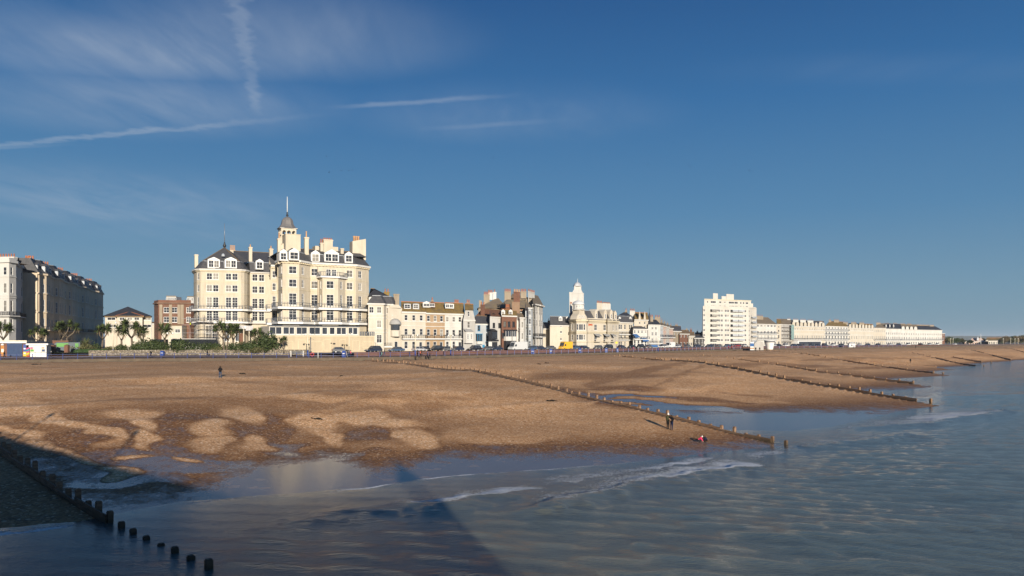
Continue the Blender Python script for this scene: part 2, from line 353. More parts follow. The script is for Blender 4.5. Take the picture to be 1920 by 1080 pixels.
ridge *= (f < .93)*(sd > 3); Z = Z+.13*ridge
Z = np.where(sd < 0.0, 4.6, Z)              # the sheet runs on below the promenade
co = np.stack([X.ravel(), Y.ravel(), Z.ravel()], 1).astype(np.float32); me.vertices.foreach_set('co', co.ravel()); me.update()
# wet = 0 dry shingle .. .5 damp .. 1 shining sand
wet_shade = np.clip((f-.93)/.07, 0, 1)*.55; wet_shade = np.where(f > 1, np.clip(.55+(f-1)*4.5, 0, .97), wet_shade)
def hitz(px, py):
    z = 2.0
    for _ in range(14): z = .5*z+.5*max(0, zt(*ground_pt(px, py, z)))
    return z
def blob(px, py, rx, ry, rot=0.0):
    """elliptical patch of shingle, given where the photo shows it, laid out on the ground"""
    z = hitz(px, py); cx, cy = ground_pt(px, py, z); p1 = ground_pt(px+rx, py+rot, hitz(px+rx, py+rot)); p2 = ground_pt(px, py+ry, hitz(px, py+ry))
    ax_, ay_ = p1[0]-cx, p1[1]-cy; bx_, by_ = p2[0]-cx, p2[1]-cy; det = ax_*by_-ay_*bx_; dx, dy = X-cx, Y-cy
    u = (dx*by_-dy*bx_)/det; v = (ax_*dy-ay_*dx)/det
    return 1-smooth01((np.sqrt(u*u+v*v)-.6)/.65)
jx = (vnoise(X, Y, .5, 11)-.5)*1.6; jy = (vnoise(X, Y, .3, 12)-.5)*3.2
X0, Y0 = X, Y; X = X+jx; Y = Y+jy
damp = np.zeros_like(X)
for px, py, rx, ry, k, rot in [(430,795,520,62,.46,0),(420,748,450,14,.40,0),(330,800,260,44,.62,0),(130,880,190,26,.70,0),(230,900,150,22,.78,0),(150,835,150,45,.60,0),(250,852,220,32,.70,0),(350,874,190,22,.78,0),(110,785,110,22,.5,0),(520,800,46,40,.62,0),(530,842,44,18,.72,0),(692,812,78,13,.62,0),(712,846,58,13,.60,0),(640,852,60,9,.72,0),(795,764,50,13,.38,3),(835,814,46,9,.62,14),(1005,833,75,7,.55,0),(900,840,50,6,.6,0),(560,758,80,9,.40,0),(420,750,120,8,.38,0),(280,748,90,6,.36,0),(650,738,100,6,.30,0),(560,722,150,5,.26,0),(850,750,50,4,.3,0),
        (1120,705,150,9,.44,0),(1200,698,120,6,.40,0),(1150,728,110,7,.55,5),(1085,742,95,9,.72,9),(1260,742,110,6,.60,6),(1350,752,90,4.5,.58,3),(1190,760,130,10,.86,6),(1070,733,60,5,.6,5),(1300,766,110,7,.9,3),(1395,742,70,4,.45,3),
        (1340,688,130,6,.42,3),(1280,700,60,5,.36,2),(1480,708,70,5,.48,4),(1500,686,90,3.5,.42,2),(1640,690,90,3,.40,2),(1660,672,90,2.2,.36,1),(1560,674,70,2.6,.38,1),(1790,672,60,1.8,.38,1),(1420,668,60,2.2,.34,0),(1800,661,70,1.2,.34,0),(1850,668,60,1.5,.36,1),(1400,700,60,3,.4,2),(250,690,240,4,.2,0),(560,700,200,3.5,.18,0)]:
    damp = np.maximum(damp, k*blob(px, py, rx, ry, rot))
dryp = np.zeros_like(X); pale = np.zeros_like(X)
for px, py, rx, ry, rot in [(30,762,75,22,6),(75,782,45,13,10),(125,797,52,9,12),(185,815,42,12,10),(252,778,50,15,2),(265,798,30,13,4),(268,822,34,13,8),(392,800,40,15,4),(400,828,34,17,6),(455,778,42,17,4),(486,830,32,12,4),
        (30,812,45,11,10),(90,838,52,9,12),(150,862,45,8,10),(215,886,45,7,6),(255,856,36,5,3),(340,864,24,4,2),(590,792,46,22,4),(612,822,32,14,6),(660,782,90,14,2),(735,790,60,12,3),(787,820,40,17,8),(750,812,24,5,2),(890,815,70,18,5),(960,818,90,12,2),(600,745,80,8,0),(720,752,60,8,0),
        (1180,737,110,3.0,8),(1240,750,100,3.0,7),(1120,751,90,2.2,8),(1330,742,130,4.5,5),(1100,758,90,2.0,8),(1200,771,60,1.8,4),(1060,722,50,4,5),(1420,752,60,3,3),(300,742,200,5,0),(80,742,120,8,0)]:
    bl_ = blob(px, py, rx, ry, rot); dryp = np.maximum(dryp, bl_)
    if py > 755 and px < 830: pale = np.maximum(pale, bl_)
X, Y = X0, Y0
wet_shade = np.maximum(wet_shade, np.where(b0, 0, damp)); wet_shade = wet_shade*(1-.96*dryp*np.where(f < 1.12, 1, .25))
wet_shade = np.where(b0, np.clip((f-.9)/.1, .40, .52), wet_shade)  # bay under the pier's shade: its dark tone painted in with the damp brown
attr(me, 'wet_shade', np.clip(wet_shade, 0, 1)); attr(me, 'ridge', np.clip(ridge, 0, 1.2)); attr(me, 'pale', pale*(f < 1.1))
def beach_mat():
    m, nt, bs = new_mat('shingle')
    at = N(nt, 'ShaderNodeAttribute', attribute_name='wet_shade'); w = at.outputs['Fac']
    P = pos(nt)
    big = noise_n(nt, P, .07, 6, .6); mid = noise_n(nt, P, .45, 6, .65); fine = noise_n(nt, P, 3.5, 4, .7)
    vo = N(nt, 'ShaderNodeTexVoronoi', i_Scale=6.5); nt.links.new(P, vo.inputs['Vector']); sc = N(nt, 'ShaderNodeSeparateColor'); nt.links.new(vo.outputs['Color'], sc.inputs[0])
    vo2 = N(nt, 'ShaderNodeTexVoronoi', i_Scale=1.5); nt.links.new(P, vo2.inputs['Vector']); sc2 = N(nt, 'ShaderNodeSeparateColor'); nt.links.new(vo2.outputs['Color'], sc2.inputs[0])
    peb = ramp(nt, [(0, (.34, .170, .070)), (.25, (.54, .300, .138)), (.6, (.65, .380, .188)), (.86, (.70, .445, .245)), (1, (.84, .64, .44))]); nt.links.new(sc.outputs[0], peb.inputs[0])
    rb = ramp(nt, [(.3, (.86, .83, .80)), (.7, (1.12, 1.10, 1.07))]); nt.links.new(big, rb.inputs[0])
    rm = ramp(nt, [(.3, (.92, .90, .88)), (.7, (1.07, 1.07, 1.07))]); nt.links.new(mid, rm.inputs[0])
    dry = mixc(nt, 1.0, mixc(nt, 1.0, peb.outputs[0], rb.outputs[0], 'MULTIPLY'), rm.outputs[0], 'MULTIPLY')
    st = pos(nt, (.05, .16, .16)); streak = noise_n(nt, st, 1.0, 5, .6); rs = ramp(nt, [(.45, 0.0), (.66, 1.0)]); nt.links.new(streak, rs.inputs[0])
    dry = mixc(nt, mth(nt, 'MULTIPLY', rs.outputs[0], .42), dry, (.31, .175, .09))
    rg = N(nt, 'ShaderNodeAttribute', attribute_name='ridge').outputs['Fac']; sp_ = ramp(nt, [(.42, 0.0), (.62, 1.0)]); nt.links.new(mid, sp_.inputs[0])
    dry = mixc(nt, mth(nt, 'MULTIPLY', mth(nt, 'MULTIPLY', rg, .45), sp_.outputs[0]), dry, (.66, .54, .40)); weed = noise_n(nt, pos(nt, (.5, .5, .5)), 2.6, 6, .75); wr = ramp(nt, [(.60, 0.0), (.68, 1.0)]); nt.links.new(weed, wr.inputs[0]); dry = mixc(nt, mth(nt, 'MULTIPLY', wr.outputs[0], mth(nt, 'MULTIPLY', rg, .75)), dry, (.09, .05, .03))
    pl = N(nt, 'ShaderNodeAttribute', attribute_name='pale').outputs['Fac']; pg = ramp(nt, [(0, (.92, .95, 1.0)), (.5, (1.22, 1.27, 1.34)), (1, (1.5, 1.6, 1.72))]); nt.links.new(sc.outputs[2], pg.inputs[0]); dry = mixc(nt, mth(nt, 'MULTIPLY', pl, .72), dry, mixc(nt, 1.0, dry, pg.outputs[0], 'MULTIPLY'))
    dampc = ramp(nt, [(0, (.12, .055, .020)), (.5, (.235, .108, .038)), (.9, (.33, .165, .065)), (1, (.58, .44, .30))]); nt.links.new(sc.outputs[1], dampc.inputs[0])
    damp_c = mixc(nt, 1.0, dampc.outputs[0], rm.outputs[0], 'MULTIPLY')
    ww = mth(nt, 'ADD', w, mth(nt, 'MULTIPLY', mth(nt, 'SUBTRACT', mid, .5), .5)); ww = mth(nt, 'ADD', ww, mth(nt, 'MULTIPLY', mth(nt, 'SUBTRACT', fine, .5), .45))
    r1 = ramp(nt, [(.10, 0.0), (.60, 1.0)]); nt.links.new(ww, r1.inputs[0])
    r2 = ramp(nt, [(.60, 0.0), (.80, 1.0)]); nt.links.new(ww, r2.inputs[0])
    stone = ramp(nt, [(.93, 0.0), (.95, 1.0)]); nt.links.new(sc2.outputs[2], stone.inputs[0])
    sand = mixc(nt, mth(nt, 'MULTIPLY', stone.outputs[0], .5), (.155, .110, .082), (.30, .19, .11))
    c = mixc(nt, r1.outputs[0], dry, damp_c); c = mixc(nt, r2.outputs[0], c, sand)
    nt.links.new(c, bs.inputs['Base Color'])
    ro = mth(nt, 'SUBTRACT', .92, mth(nt, 'MULTIPLY', r1.outputs[0], .22)); ro = mth(nt, 'SUBTRACT', ro, mth(nt, 'MULTIPLY', r2.outputs[0], .54)); nt.links.new(ro, bs.inputs['Roughness'])
    nt.links.new(mth(nt, 'ADD', .15, mth(nt, 'MULTIPLY', r2.outputs[0], .4)), bs.inputs['Specular IOR Level'])
    hgt = mth(nt, 'ADD', mth(nt, 'MULTIPLY', vo.outputs['Distance'], -.6), fine); hgt = mth(nt, 'ADD', hgt, mth(nt, 'MULTIPLY', mid, .6))
    b = N(nt, 'ShaderNodeBump', i_Distance=.06); nt.links.new(hgt, b.inputs['Height'])
    nt.links.new(mth(nt, 'SUBTRACT', .34, mth(nt, 'MULTIPLY', r2.outputs[0], .29)), b.inputs['Strength']); nt.links.new(b.outputs[0], bs.inputs['Normal'])
beach_mat(); me.materials.append(M['shingle']); tag(link('beach', me), kind='structure')

# ------------------------------------------------------------------ sea
WAVES = [ # (photo points with foam 0-1), crest height, width of foam in metres behind the crest
 ([(430,1000,0),(560,976,0),(620,965,.05),(700,955,.3),(760,949,.55),(800,945,.95),(880,936,1),(960,926,1),(1010,920,.8),(1060,918,0)], .42, 2.6),
 ([(900,968,0),(1000,950,.3),(1060,942,.7),(1130,928,.75),(1200,908,.7),(1250,897,.9),(1300,888,1),(1360,880,1),(1410,873,1),(1440,872,.2),(1480,874,0)], .45, 4.0),
 ([(1080,898,0),(1180,884,.75),(1260,871,.85),(1330,862,.85),(1385,853,.3),(1420,848,0)], .16, 2.2),
 ([(1400,866,0),(1425,860,.7),(1450,849,.75),(1490,841,.5),(1560,832,.65),(1640,822,.6),(1700,818,.1),(1760,812,0)], .26, 3.0),
 ([(1560,806,0),(1640,799,.6),(1735,792,.8),(1770,785,1),(1830,777,.95),(1880,770,.5),(1910,768,0)], .35, 6.5),
 ([(150,985,0),(300,952,.5),(400,940,.7),(480,932,.6),(600,924,.6),(700,914,1),(760,903,1),(830,895,1),(900,888,1),(960,884,1),(1050,879,.8),(1180,868,.65),(1290,850,.6),(1400,838,.6),(1455,836,.7)], .05, .8),
 ([(940,922,0),(1060,902,.75),(1180,890,.7),(1240,878,.5),(1300,876,0)], .12, 3.2),
 ([(1040,872,0),(1100,868,.3),(1200,858,.4),(1300,846,.4),(1400,840,.3),(1450,836,0)], .04, .4),
 ([(1540,815,0),(1572,806,.6),(1600,801,.7),(1606,799,.1)], .05, .7), ([(1580,785,0),(1590,792,.6),(1606,800,.6)], .04, .6),
 ([(1606,781,.1),(1640,773,.6),(1660,763,.7),(1680,760,.1)], .05, .6),
 ([(1650,776,0),(1740,772,.3),(1780,764,.3),(1800,763,0)], .15, 2.2), ([(1740,744,0),(1768,734,.7),(1790,731,.5),(1810,730,0)], .15, 3.0),
 ([(1680,712,0),(1700,708,.7),(1720,711,.4),(1730,713,0)], .15, 3.5), ([(1745,699,0),(1765,696,.8),(1790,696,.2),(1810,696,0)], .2, 4), ([(1620,733,0),(1640,737,.4),(1660,745,.4),(1670,752,0)], .05, 1),
 ([(-200,1010,.3),(0,1002,.9),(60,995,.9),(110,988,.9),(150,979,.3),(180,970,0)], .08, 1.2), ([(-100,1075,.2),(0,1052,.6),(60,1042,.5),(110,1035,.3),(180,1024,0)], .25, 1.0),  # lowest left streak is a glint on the water, painted in foam colour
 ([(1240,982,0),(1300,973,.3),(1360,958,.4),(1410,952,.2),(1440,948,0)], .1, 3.0), ([(190,968,0),(260,960,.5),(330,950,.4),(400,944,.2)], .05, 1.2), ([(240,925,.0),(300,935,.5),(340,945,.5)], .03, .8),
 ([(1500,905,0),(1640,890,0),(1800,878,0),(1960,870,0)], .18, 2), ([(1300,1010,0),(1560,985,0),(1800,975,0),(2000,970,0)], .22, 2), ([(1000,1060,0),(1300,1040,0),(1500,1035,0)], .2, 2),
 ([(1550,860,0),(1650,850,0),(1800,838,0),(1960,830,0)], .14, 2.4), ([(1700,930,0),(1800,920,0),(1960,912,0)], .16, 2.2), ([(1650,745,0),(1800,742,0),(1960,740,0)], .15, 4), ([(200,1040,0),(400,1010,0),(640,995,0)], .12, 1.5)]
rowsW = np.unique(np.sort(np.concatenate([np.linspace(6, 27, 22, endpoint=False), [ZC*F/(p-HY) for p in np.arange(1150, 760, -.95)], [ZC*F/(p-HY) for p in np.arange(760, 662, -.8)], np.geomspace(ZC*F/25.5, 9300, 46)])))
colsW = np.concatenate([np.linspace(-2600, -60, 60, endpoint=False), np.arange(-60, 1990, 3.4), np.linspace(1990, 4600, 50)])
me, X, Y = grid_mesh('sea', (colsW-960)/F, rowsW, lambda x, y: np.zeros_like(x)); X = np.clip(X, -9300, 9300)
foam_glint = np.zeros_like(X); H = np.zeros_like(X)
wob = (vnoise(X, Y, .35, 5)-.5)*1.1+(vnoise(X, Y, 1.1, 6)-.5)*1.1
for pts, hh, wd in WAVES:
    P = catmull([(*ground_pt(p[0], p[1], 0), p[2]) for p in pts], 6); P2 = np.array([(p[0], p[1]) for p in P]); fo = np.array([max(0, p[2]) for p in P])
    L = np.concatenate([[0], np.cumsum(np.hypot(*np.diff(P2, axis=0).T))])
    bb = 14
    msk = (X > P2[:,0].min()-bb) & (X < P2[:,0].max()+bb) & (Y > P2[:,1].min()-bb) & (Y < P2[:,1].max()+bb)
    if not msk.any(): continue
    s, arc = poly_nearest(P2, X[msk], Y[msk]); end = smooth01(arc/6)*smooth01((L[-1]-arc)/6)
    s = s+wob[msk]*min(1, wd*.5)
    fi = np.interp(arc, L, fo)
    # s > 0 : on the side towards the sea; the foam trails on the shoreward face
    wd = wd*1.35; up = np.where(s < 0, 1-smooth01(-s/wd)**1.5, 1-smooth01(s/(wd*.25)))
    foam_glint[msk] = np.maximum(foam_glint[msk], fi*up)
    thin = np.where(s < 0, 1-smooth01(-s/(wd*3.5)), 0)*fi*.42; foam_glint[msk] = np.maximum(foam_glint[msk], thin)
    kw = 1.0 if fo.max() > .05 else 2.6; H[msk] += hh*end*np.where(s > 0, np.exp(-(s/(1.8*kw))**2), np.exp(-(s/(1.0*kw))**2))
far = np.clip(1-Y/500, 0, 1)
for k, (dx, dy, wl, am) in enumerate([(.35,.94,6.5,.008),(.2,.98,3.7,.009),(.5,.87,11,.010),(.05,1,2.2,.018),(.45,.9,1.5,.010)]):
    ph = (X*dx+Y*dy)*2*math.pi/wl+vnoise(X, Y, .06, 20+k)*7; H += am*np.sin(ph)*far*(.5+vnoise(X, Y, .05, 30+k))
tz = terrain(X, Y)[0]; depth = np.clip(-tz/.7, 0, 1); H *= np.clip(.15+depth, 0, 1)
co = np.stack([X.ravel(), Y.ravel(), H.ravel()], 1).astype(np.float32); me.vertices.foreach_set('co', co.ravel()); me.update()
attr(me, 'foam_glint', np.clip(foam_glint, 0, 1)); attr(me, 'shallow', 1-np.clip(-tz/.6, 0, 1))
def sea_mat():
    m, nt, bs = new_mat('sea_water')
    fo = N(nt, 'ShaderNodeAttribute', attribute_name='foam_glint').outputs['Fac']; sh = N(nt, 'ShaderNodeAttribute', attribute_name='shallow').outputs['Fac']
    P = pos(nt); a = noise_n(nt, pos(nt, (.7, 1, 1)), 5.5, 8, .82); pt = noise_n(nt, pos(nt, (.35, 1, 1)), .5, 5, .7); 
    k = mth(nt, 'ADD', mth(nt, 'MULTIPLY', a, 2.0), mth(nt, 'MULTIPLY', pt, .9)); thr = mth(nt, 'SUBTRACT', 1.98, mth(nt, 'MULTIPLY', fo, .92))
    fm = mth(nt, 'MULTIPLY', mth(nt, 'SUBTRACT', k, thr), 2.4, clamp=True); gate = mth(nt, 'MULTIPLY', fo, 5.0, clamp=True); fm = mth(nt, 'MULTIPLY', fm, gate)
    big = noise_n(nt, pos(nt, (.5, 1, 1)), .05, 4, .6); rb = ramp(nt, [(.35, 0.0), (.65, 1.0)]); nt.links.new(big, rb.inputs[0])
    body = mixc(nt, rb.outputs[0], (.088, .108, .100), (.132, .140, .120))
    body = mixc(nt, mth(nt, 'MULTIPLY', sh, .85), body, (.085, .075, .062))
    nt.links.new(mixc(nt, fm, body, (.74, .75, .74)), bs.inputs['Base Color'])
    nt.links.new(mth(nt, 'ADD', .07, mth(nt, 'MULTIPLY', fm, .7)), bs.inputs['Roughness']); bs.inputs['IOR'].default_value = 1.33
    w1 = noise_n(nt, pos(nt, (.42, 1.0, 1)), 4.0, 5, .62); w2 = noise_n(nt, pos(nt, (.6, 1.0, 1)), 11.0, 3, .6); w3 = noise_n(nt, pos(nt, (.5, 1, 1)), .9, 3, .5)
    h = mth(nt, 'ADD', mth(nt, 'MULTIPLY', w1, .24), mth(nt, 'MULTIPLY', w2, .075)); h = mth(nt, 'ADD', h, mth(nt, 'MULTIPLY', w3, .22))
    h = mth(nt, 'ADD', h, mth(nt, 'MULTIPLY', fm, .12))
    b = N(nt, 'ShaderNodeBump', i_Distance=.55); nt.links.new(h, b.inputs['Height'])
    nt.links.new(mth(nt, 'SUBTRACT', .80, mth(nt, 'MULTIPLY', sh, .66)), b.inputs['Strength']); nt.links.new(b.outputs[0], bs.inputs['Normal'])
sea_mat(); me.materials.append(M['sea_water']); tag(link('sea', me), kind='structure')
mb = MB(); mb.box(-900, 1500, -900, 5.9, -3.0, -.03, 'sea_water'); o = mb.build('sea'); tag(o, kind='structure')
for nm in ('foam_glint', 'shallow'): o.data.attributes.new(nm, 'FLOAT', 'POINT')

# ------------------------------------------------------------------ groynes
GLABEL = ['dark shaded timber groyne running out from the lower left corner into the water', 'longest sunlit timber groyne, ending beside the two crouching children',
 'second sunlit timber groyne, crossing mid beach and ending in a dark stub in the sea', 'half buried timber groyne just beyond the second sunlit one', 'timber groyne starting near the white cone shaped kiosk on the far beach',
 'short low timber groyne, sixth along the beach, behind the distant lone walker', 'low dark timber groyne, seventh along the beach with posts standing in the sea', 'distant dark timber groyne, third from the far end of the beach', 'second most distant timber groyne near the right edge of the beach', 'most distant timber groyne at the right edge of the beach']
def groyne(k, g, step, thick, top0, top1, bury):
    (ax, ay), (bx, by) = g; L = math.hypot(bx-ax, by-ay); d = Vector(((bx-ax)/L, (by-ay)/L, 0)); nrm = Vector((-d.y, d.x, 0))
    root = empty('groyne', (ax, ay, 0), 0, GLABEL[k], 'groyne', 'timber groynes across the beach')
    n = int(L/step); rnd = random.Random(k*7+3); base = Vector((ax, ay, 0))
    pts = [base+d*(i*step) for i in range(n+1)]; zs_ = [terrain(np.array([p.x+nrm.x*q for p in pts]), np.array([p.y+nrm.y*q for p in pts]))[0] for q in (-.9, .9)]; zz = np.maximum(*zs_); zl = np.minimum(*zs_)
    def topz(i): t = i/n; return None
    tops = []
    for i, p in enumerate(pts):
        t = i/n; z = max(float(zz[i]), .02); tops.append(z+top0*(1-t)+top1*t)
    sm = list(tops)
    for i in range(len(tops)): w_ = tops[max(0,i-2):i+3]; sm[i] = sum(w_)/len(w_)
    tops = sm
    if k == 0: tops = [t_ if i < n*.84 else max(0.0, float(zz[i]))+.10 for i, t_ in enumerate(tops)]
    mat = 'timber_orange' if k in (2, 3, 4) else 'timber'
    PROTO = {}
    for i, p in enumerate(pts):
        if k > 1 and i > n-2 and rnd.random() < .3: continue
        zb = min(float(zz[i]), 0)-.5; tz_ = tops[i]+.17+rnd.uniform(-.1, .12)+.16*(rnd.random() < .15); h = tz_-zb; key = round(h*4)
        if key not in PROTO:
            mb = MB(); w = thick*1.15; mb.box(-w, w, -w, w, 0, key/4-.06, mat); mb.box(-w*.8, w*.8, -w*.8, w*.8, key/4-.06, key/4, mat); PROTO[key] = mb.mesh('post')
        o = link('post', PROTO[key], root, (p.x-ax+nrm.x*thick*1.5, p.y-ay+nrm.y*thick*1.5, zb)); o.rotation_euler = (rnd.uniform(-.04,.04), rnd.uniform(-.04,.04), math.atan2(d.y, d.x)+rnd.uniform(-.1, .1))
    # planking between posts in boards, some missing at the sea end
    m2 = n-1 if k else int(n*.84); i = 0
    while i < m2:
        j = min(i+2, m2); mb = MB()
        drop = rnd.choice([0, 0, 0, .12, .22])
        for b in range(9):
            za = tops[i]-.05-drop-b*.24; zb_ = tops[j]-.05-drop-b*.24
            if za < zl[i]-.25 and zb_ < zl[j]-.25: break
            if za < -.4: break
            p, q = pts[i]-base, pts[j]-base; off = nrm*(rnd.uniform(-.02, .02))
            mb.bar(Vector((p.x, p.y, za-.11))+off, Vector((q.x, q.y, zb_-.11))+off, .09, .225, mat)
        if mb.f: mb.build('planking', root)
        i = j
    return root
groyne(0, GL[0], 1.8, .13, 1.0, .42, 0)
groyne(1, GL[1], 1.62, .12, .35, .32, 0)
groyne(2, GL[2], 2.4, .14, .22, .45, 0)
for k in range(3, 10): groyne(k, GL[k], 3.6 if k < 5 else 4.6, .14, .12, .38, 0)
HAZE = .00008
# ------------------------------------------------------------------ promenade, road, ground
def strip(name, P, Q, zp, zq, mat, kind='structure'):
    mb = MB(); n = len(P)
    for i in range(n-1):
        f0 = lambda z, p: (z(p) if callable(z) else z)
        mb.face([(P[i][0], P[i][1], f0(zp, P[i])), (P[i+1][0], P[i+1][1], f0(zp, P[i+1])), (Q[i+1][0], Q[i+1][1], f0(zq, Q[i+1])), (Q[i][0], Q[i][1], f0(zq, Q[i]))], mat)
    o = mb.build(name); tag(o, kind=kind); return o
def zg(x, y): return 7.15-max(0, (y-205))*.0022 if y < 700 else 6.06
def zgp(p): return zg(p[0], p[1])
def wprom(i): return 0
E0 = offset(PROM, .35); E1 = offset(PROM, 0); E2 = offset(PROM, -11.0); E3 = offset(PROM, -11.35)
def zin(p): return 6.8 if p[0] < -45 else 6.35
strip('promenade', E1, E2, Z_PROM, zin, 'prom_paving')
# concrete edge the railing stands on
mb = MB()
for i in range(len(PROM)-1):
    a, b, c, d = E0[i], E0[i+1], E1[i+1], E1[i]
    mb.face([(*a, 3.8), (*b, 3.8), (*b, Z_PROM+.12), (*a, Z_PROM+.12)], 'concrete'); mb.face([(*a, Z_PROM+.12), (*b, Z_PROM+.12), (*c, Z_PROM+.12), (*d, Z_PROM+.12)], 'concrete')
    mb.face([(*d, Z_PROM+.12), (*c, Z_PROM+.12), (*c, Z_PROM-.1), (*d, Z_PROM-.1)], 'concrete')
o = mb.build('sea_wall'); tag(o, 'low brown concrete edge wall between the shingle and the promenade', 'sea wall')
# walls behind the promenade: rough flint on the left, red brick on the right
def wall_run(name, i0, i1, mat, h, label, cat, coping=None, cut=None):
    P = E2[i0:i1+1]; Q = E3[i0:i1+1]; mb = MB()
    for i in range(len(P)-1):
        a, b, c, d = P[i], P[i+1], Q[i+1], Q[i]; z0a, z0b = zin(a)-.3, zin(b)-.3; za, zb = zgp(a)+h, zgp(b)+h
        mb.face([(*a, z0a), (*b, z0b), (*b, zb), (*a, za)], mat); mb.face([(*d, z0a), (*a, z0a), (*a, za), (*d, za)], mat); mb.face([(*c, z0b), (*d, z0a), (*d, za), (*c, zb)], mat)
        mb.face([(*b, z0b), (*c, z0b), (*c, zb), (*b, zb)], mat)
        mb.face([(*a, za), (*b, zb), (*c, zb), (*d, za)], coping or mat)
    o = mb.build(name); tag(o, label, cat); return o
pxs = E2[:, 0]/E2[:, 1]*F+960
iA = int(np.argmin(abs(pxs-150))); iB = int(np.argmin(abs(pxs-590))); iC = int(np.argmin(abs(pxs-655))); iD = int(np.argmin(abs(pxs-2300)))
wall_run('garden_wall', iA, iB, 'flint', .9, 'rough flint wall along the promenade below the palm gardens', 'wall')
wall_run('retaining_wall', iC, iD, 'brick_prom', .22, 'long low red brick wall between the promenade and the parked cars', 'wall')
wall_run('retaining_wall', 0, iA, 'brick_prom', -.3, 'low dark brick wall behind the kiosks at the far left', 'wall')
R1 = offset(PROM, -11.4); R2 = offset(PROM, -13.4); R3 = offset(PROM, -22); R4 = offset(PROM, -25); 
strip('seaward_pavement', R1, R2, lambda p: zgp(p)+.12, lambda p: zgp(p)+.12, 'paving_pale')
strip('kerb', R2, R2, lambda p: zgp(p)+.12, lambda p: zgp(p)-.02, 'concrete')
strip('road', R2, R3, zgp, zgp, 'asphalt')
mbm = MB()
for k in range(0, len(R2)-1):
    for t0 in (0, .5):
        c0 = (R2[k]+R3[k])/2; c1 = (R2[k+1]+R3[k+1])/2; a = c0+(c1-c0)*t0; b = c0+(c1-c0)*(t0+.25); dd = (b-a)/max(1e-6, np.linalg.norm(b-a)); nn = np.array([-dd[1], dd[0]])*.07
        mbm.face([(*(a-nn), zg(*a)+.012), (*(b-nn), zg(*b)+.012), (*(b+nn), zg(*b)+.012), (*(a+nn), zg(*a)+.012)], 'frame_white')
o = mbm.build('road_marking'); tag(o, kind='structure')
# land behind: one sheet to the horizon
FAR = [(p[0]*3-2500, p[1]*2+7000) for p in R3]; MID = offset(PROM, -60)
mb = MB(); n = len(R3)
for i in range(n-1):
    a, b = R3[i], R3[i+1]; c, d = FAR[i+1], FAR[i]
    mb.face([(*a, zgp(a)-.004+.1), (*b, zgp(b)+.096), (c[0], c[1], 6.0), (d[0], d[1], 6.0)], 'paving_pale')
a = R3[-1]; mb.face([(*PROM[-1], 5.9), (9000, 2200, 5.9), (9000, 9200, 5.9), (FAR[-1][0], FAR[-1][1], 6.0), (*a, zgp(a))], 'soil_green')
b0_ = FAR[0]; a = R3[0]; mb.face([(-9000, -200, 6.0), (*a, zgp(a)), (b0_[0], b0_[1], 6.0), (-9000, 9000, 6)], 'paving_pale')
o = mb.build('ground'); tag(o, kind='structure')
# lawn and beds behind the flint wall
G1 = offset(PROM, -11.5)[iA-2:iB+1]; G2 = offset(PROM, -30)[iA-2:iB+1]
o = strip('garden_lawn', G1, G2, lambda p: 7.5, lambda p: 7.5, 'lawn')
# distant downland ridge
simple('hill', (.06, .085, .04), (.08, .10, .05), .01, 1.0, .0)
mb = MB(); nn = 90; xs = np.linspace(1200, 8900, nn)
prev = None
for i, x in enumerate(xs):
    y0 = 6200+400*math.sin(i*.07); h = 14+18*smooth01(min(1, i/12))*(0.75+.5*float(vnoise(np.array([x]), np.array([0.]), .0016, 3)[0])+.15*float(vnoise(np.array([x]), np.array([0.]), .007, 5)[0]))
    row = [(x, y0-500, 5), (x, y0-200, 5+h*.6), (x, y0, 5+h), (x, y0+600, 5)]
    if prev:
        for j in range(3): mb.face([prev[j], row[j], row[j+1], prev[j+1]], 'hill', True)
    prev = row
o = mb.build('hills'); tag(o, kind='structure')
# ------------------------------------------------------------------ blue promenade railings
seg = np.linalg.norm(np.diff(E0, axis=0), axis=1); cum = np.concatenate([[0], np.cumsum(seg)])
def along(P, cum, s):
    return np.array([np.interp(s, cum, P[:, 0]), np.interp(s, cum, P[:, 1])])
ER = offset(PROM, .15); segR = np.linalg.norm(np.diff(ER, axis=0), axis=1); cumR = np.concatenate([[0], np.cumsum(segR)])
pxR = ER[:, 0]/ER[:, 1]*F+960
def railing(px0, px1, step, label, wide=1.0):
    s0 = np.interp(px0, pxR, cumR); s1 = np.interp(px1, pxR, cumR); p0 = along(ER, cumR, s0); z0 = Z_PROM+.12
    root = empty('railing', (p0[0], p0[1], z0), 0, label, 'railing', 'blue railings along the promenade')
    me = None; n = int((s1-s0)/step); mb = MB(); w = .05*wide
    mb.box(-w, w, -w, w, 0, 1.12, 'rail_blue'); mb.box(-w*1.5, w*1.5, -w*1.5, w*1.5, 0, .12, 'rail_blue'); mb.lathe((0,0,1.12), [(w*1.1,0),(w*1.4,.05),(w*.4,.12)], 'rail_blue', 6); me = mb.mesh('post')
    Q = [along(ER, cumR, s0+i*step) for i in range(n+1)]
    for q in Q: link('post', me, root, (q[0]-p0[0], q[1]-p0[1], 0))
    for zz_ in (1.02, .5):
        mb = MB()
        for a, b in zip(Q[:-1], Q[1:]): mb.bar((a[0]-p0[0], a[1]-p0[1], zz_), (b[0]-p0[0], b[1]-p0[1], zz_), .045*wide, .05*wide, 'rail_blue')
        mb.build('rail', root)
railing(-60, 552, 2.75, 'blue promenade railing in front of the kiosks and the flint garden wall')
railing(556, 1006, 2.75, 'blue promenade railing in front of the big hotel podium and terraced houses', 1.1)
railing(1010, 1335, 3.4, 'blue promenade railing in front of the domed cream hotel', 1.2)
railing(1338, 1700, 6.0, 'distant blue promenade railing in front of the white apartment block', 1.4)

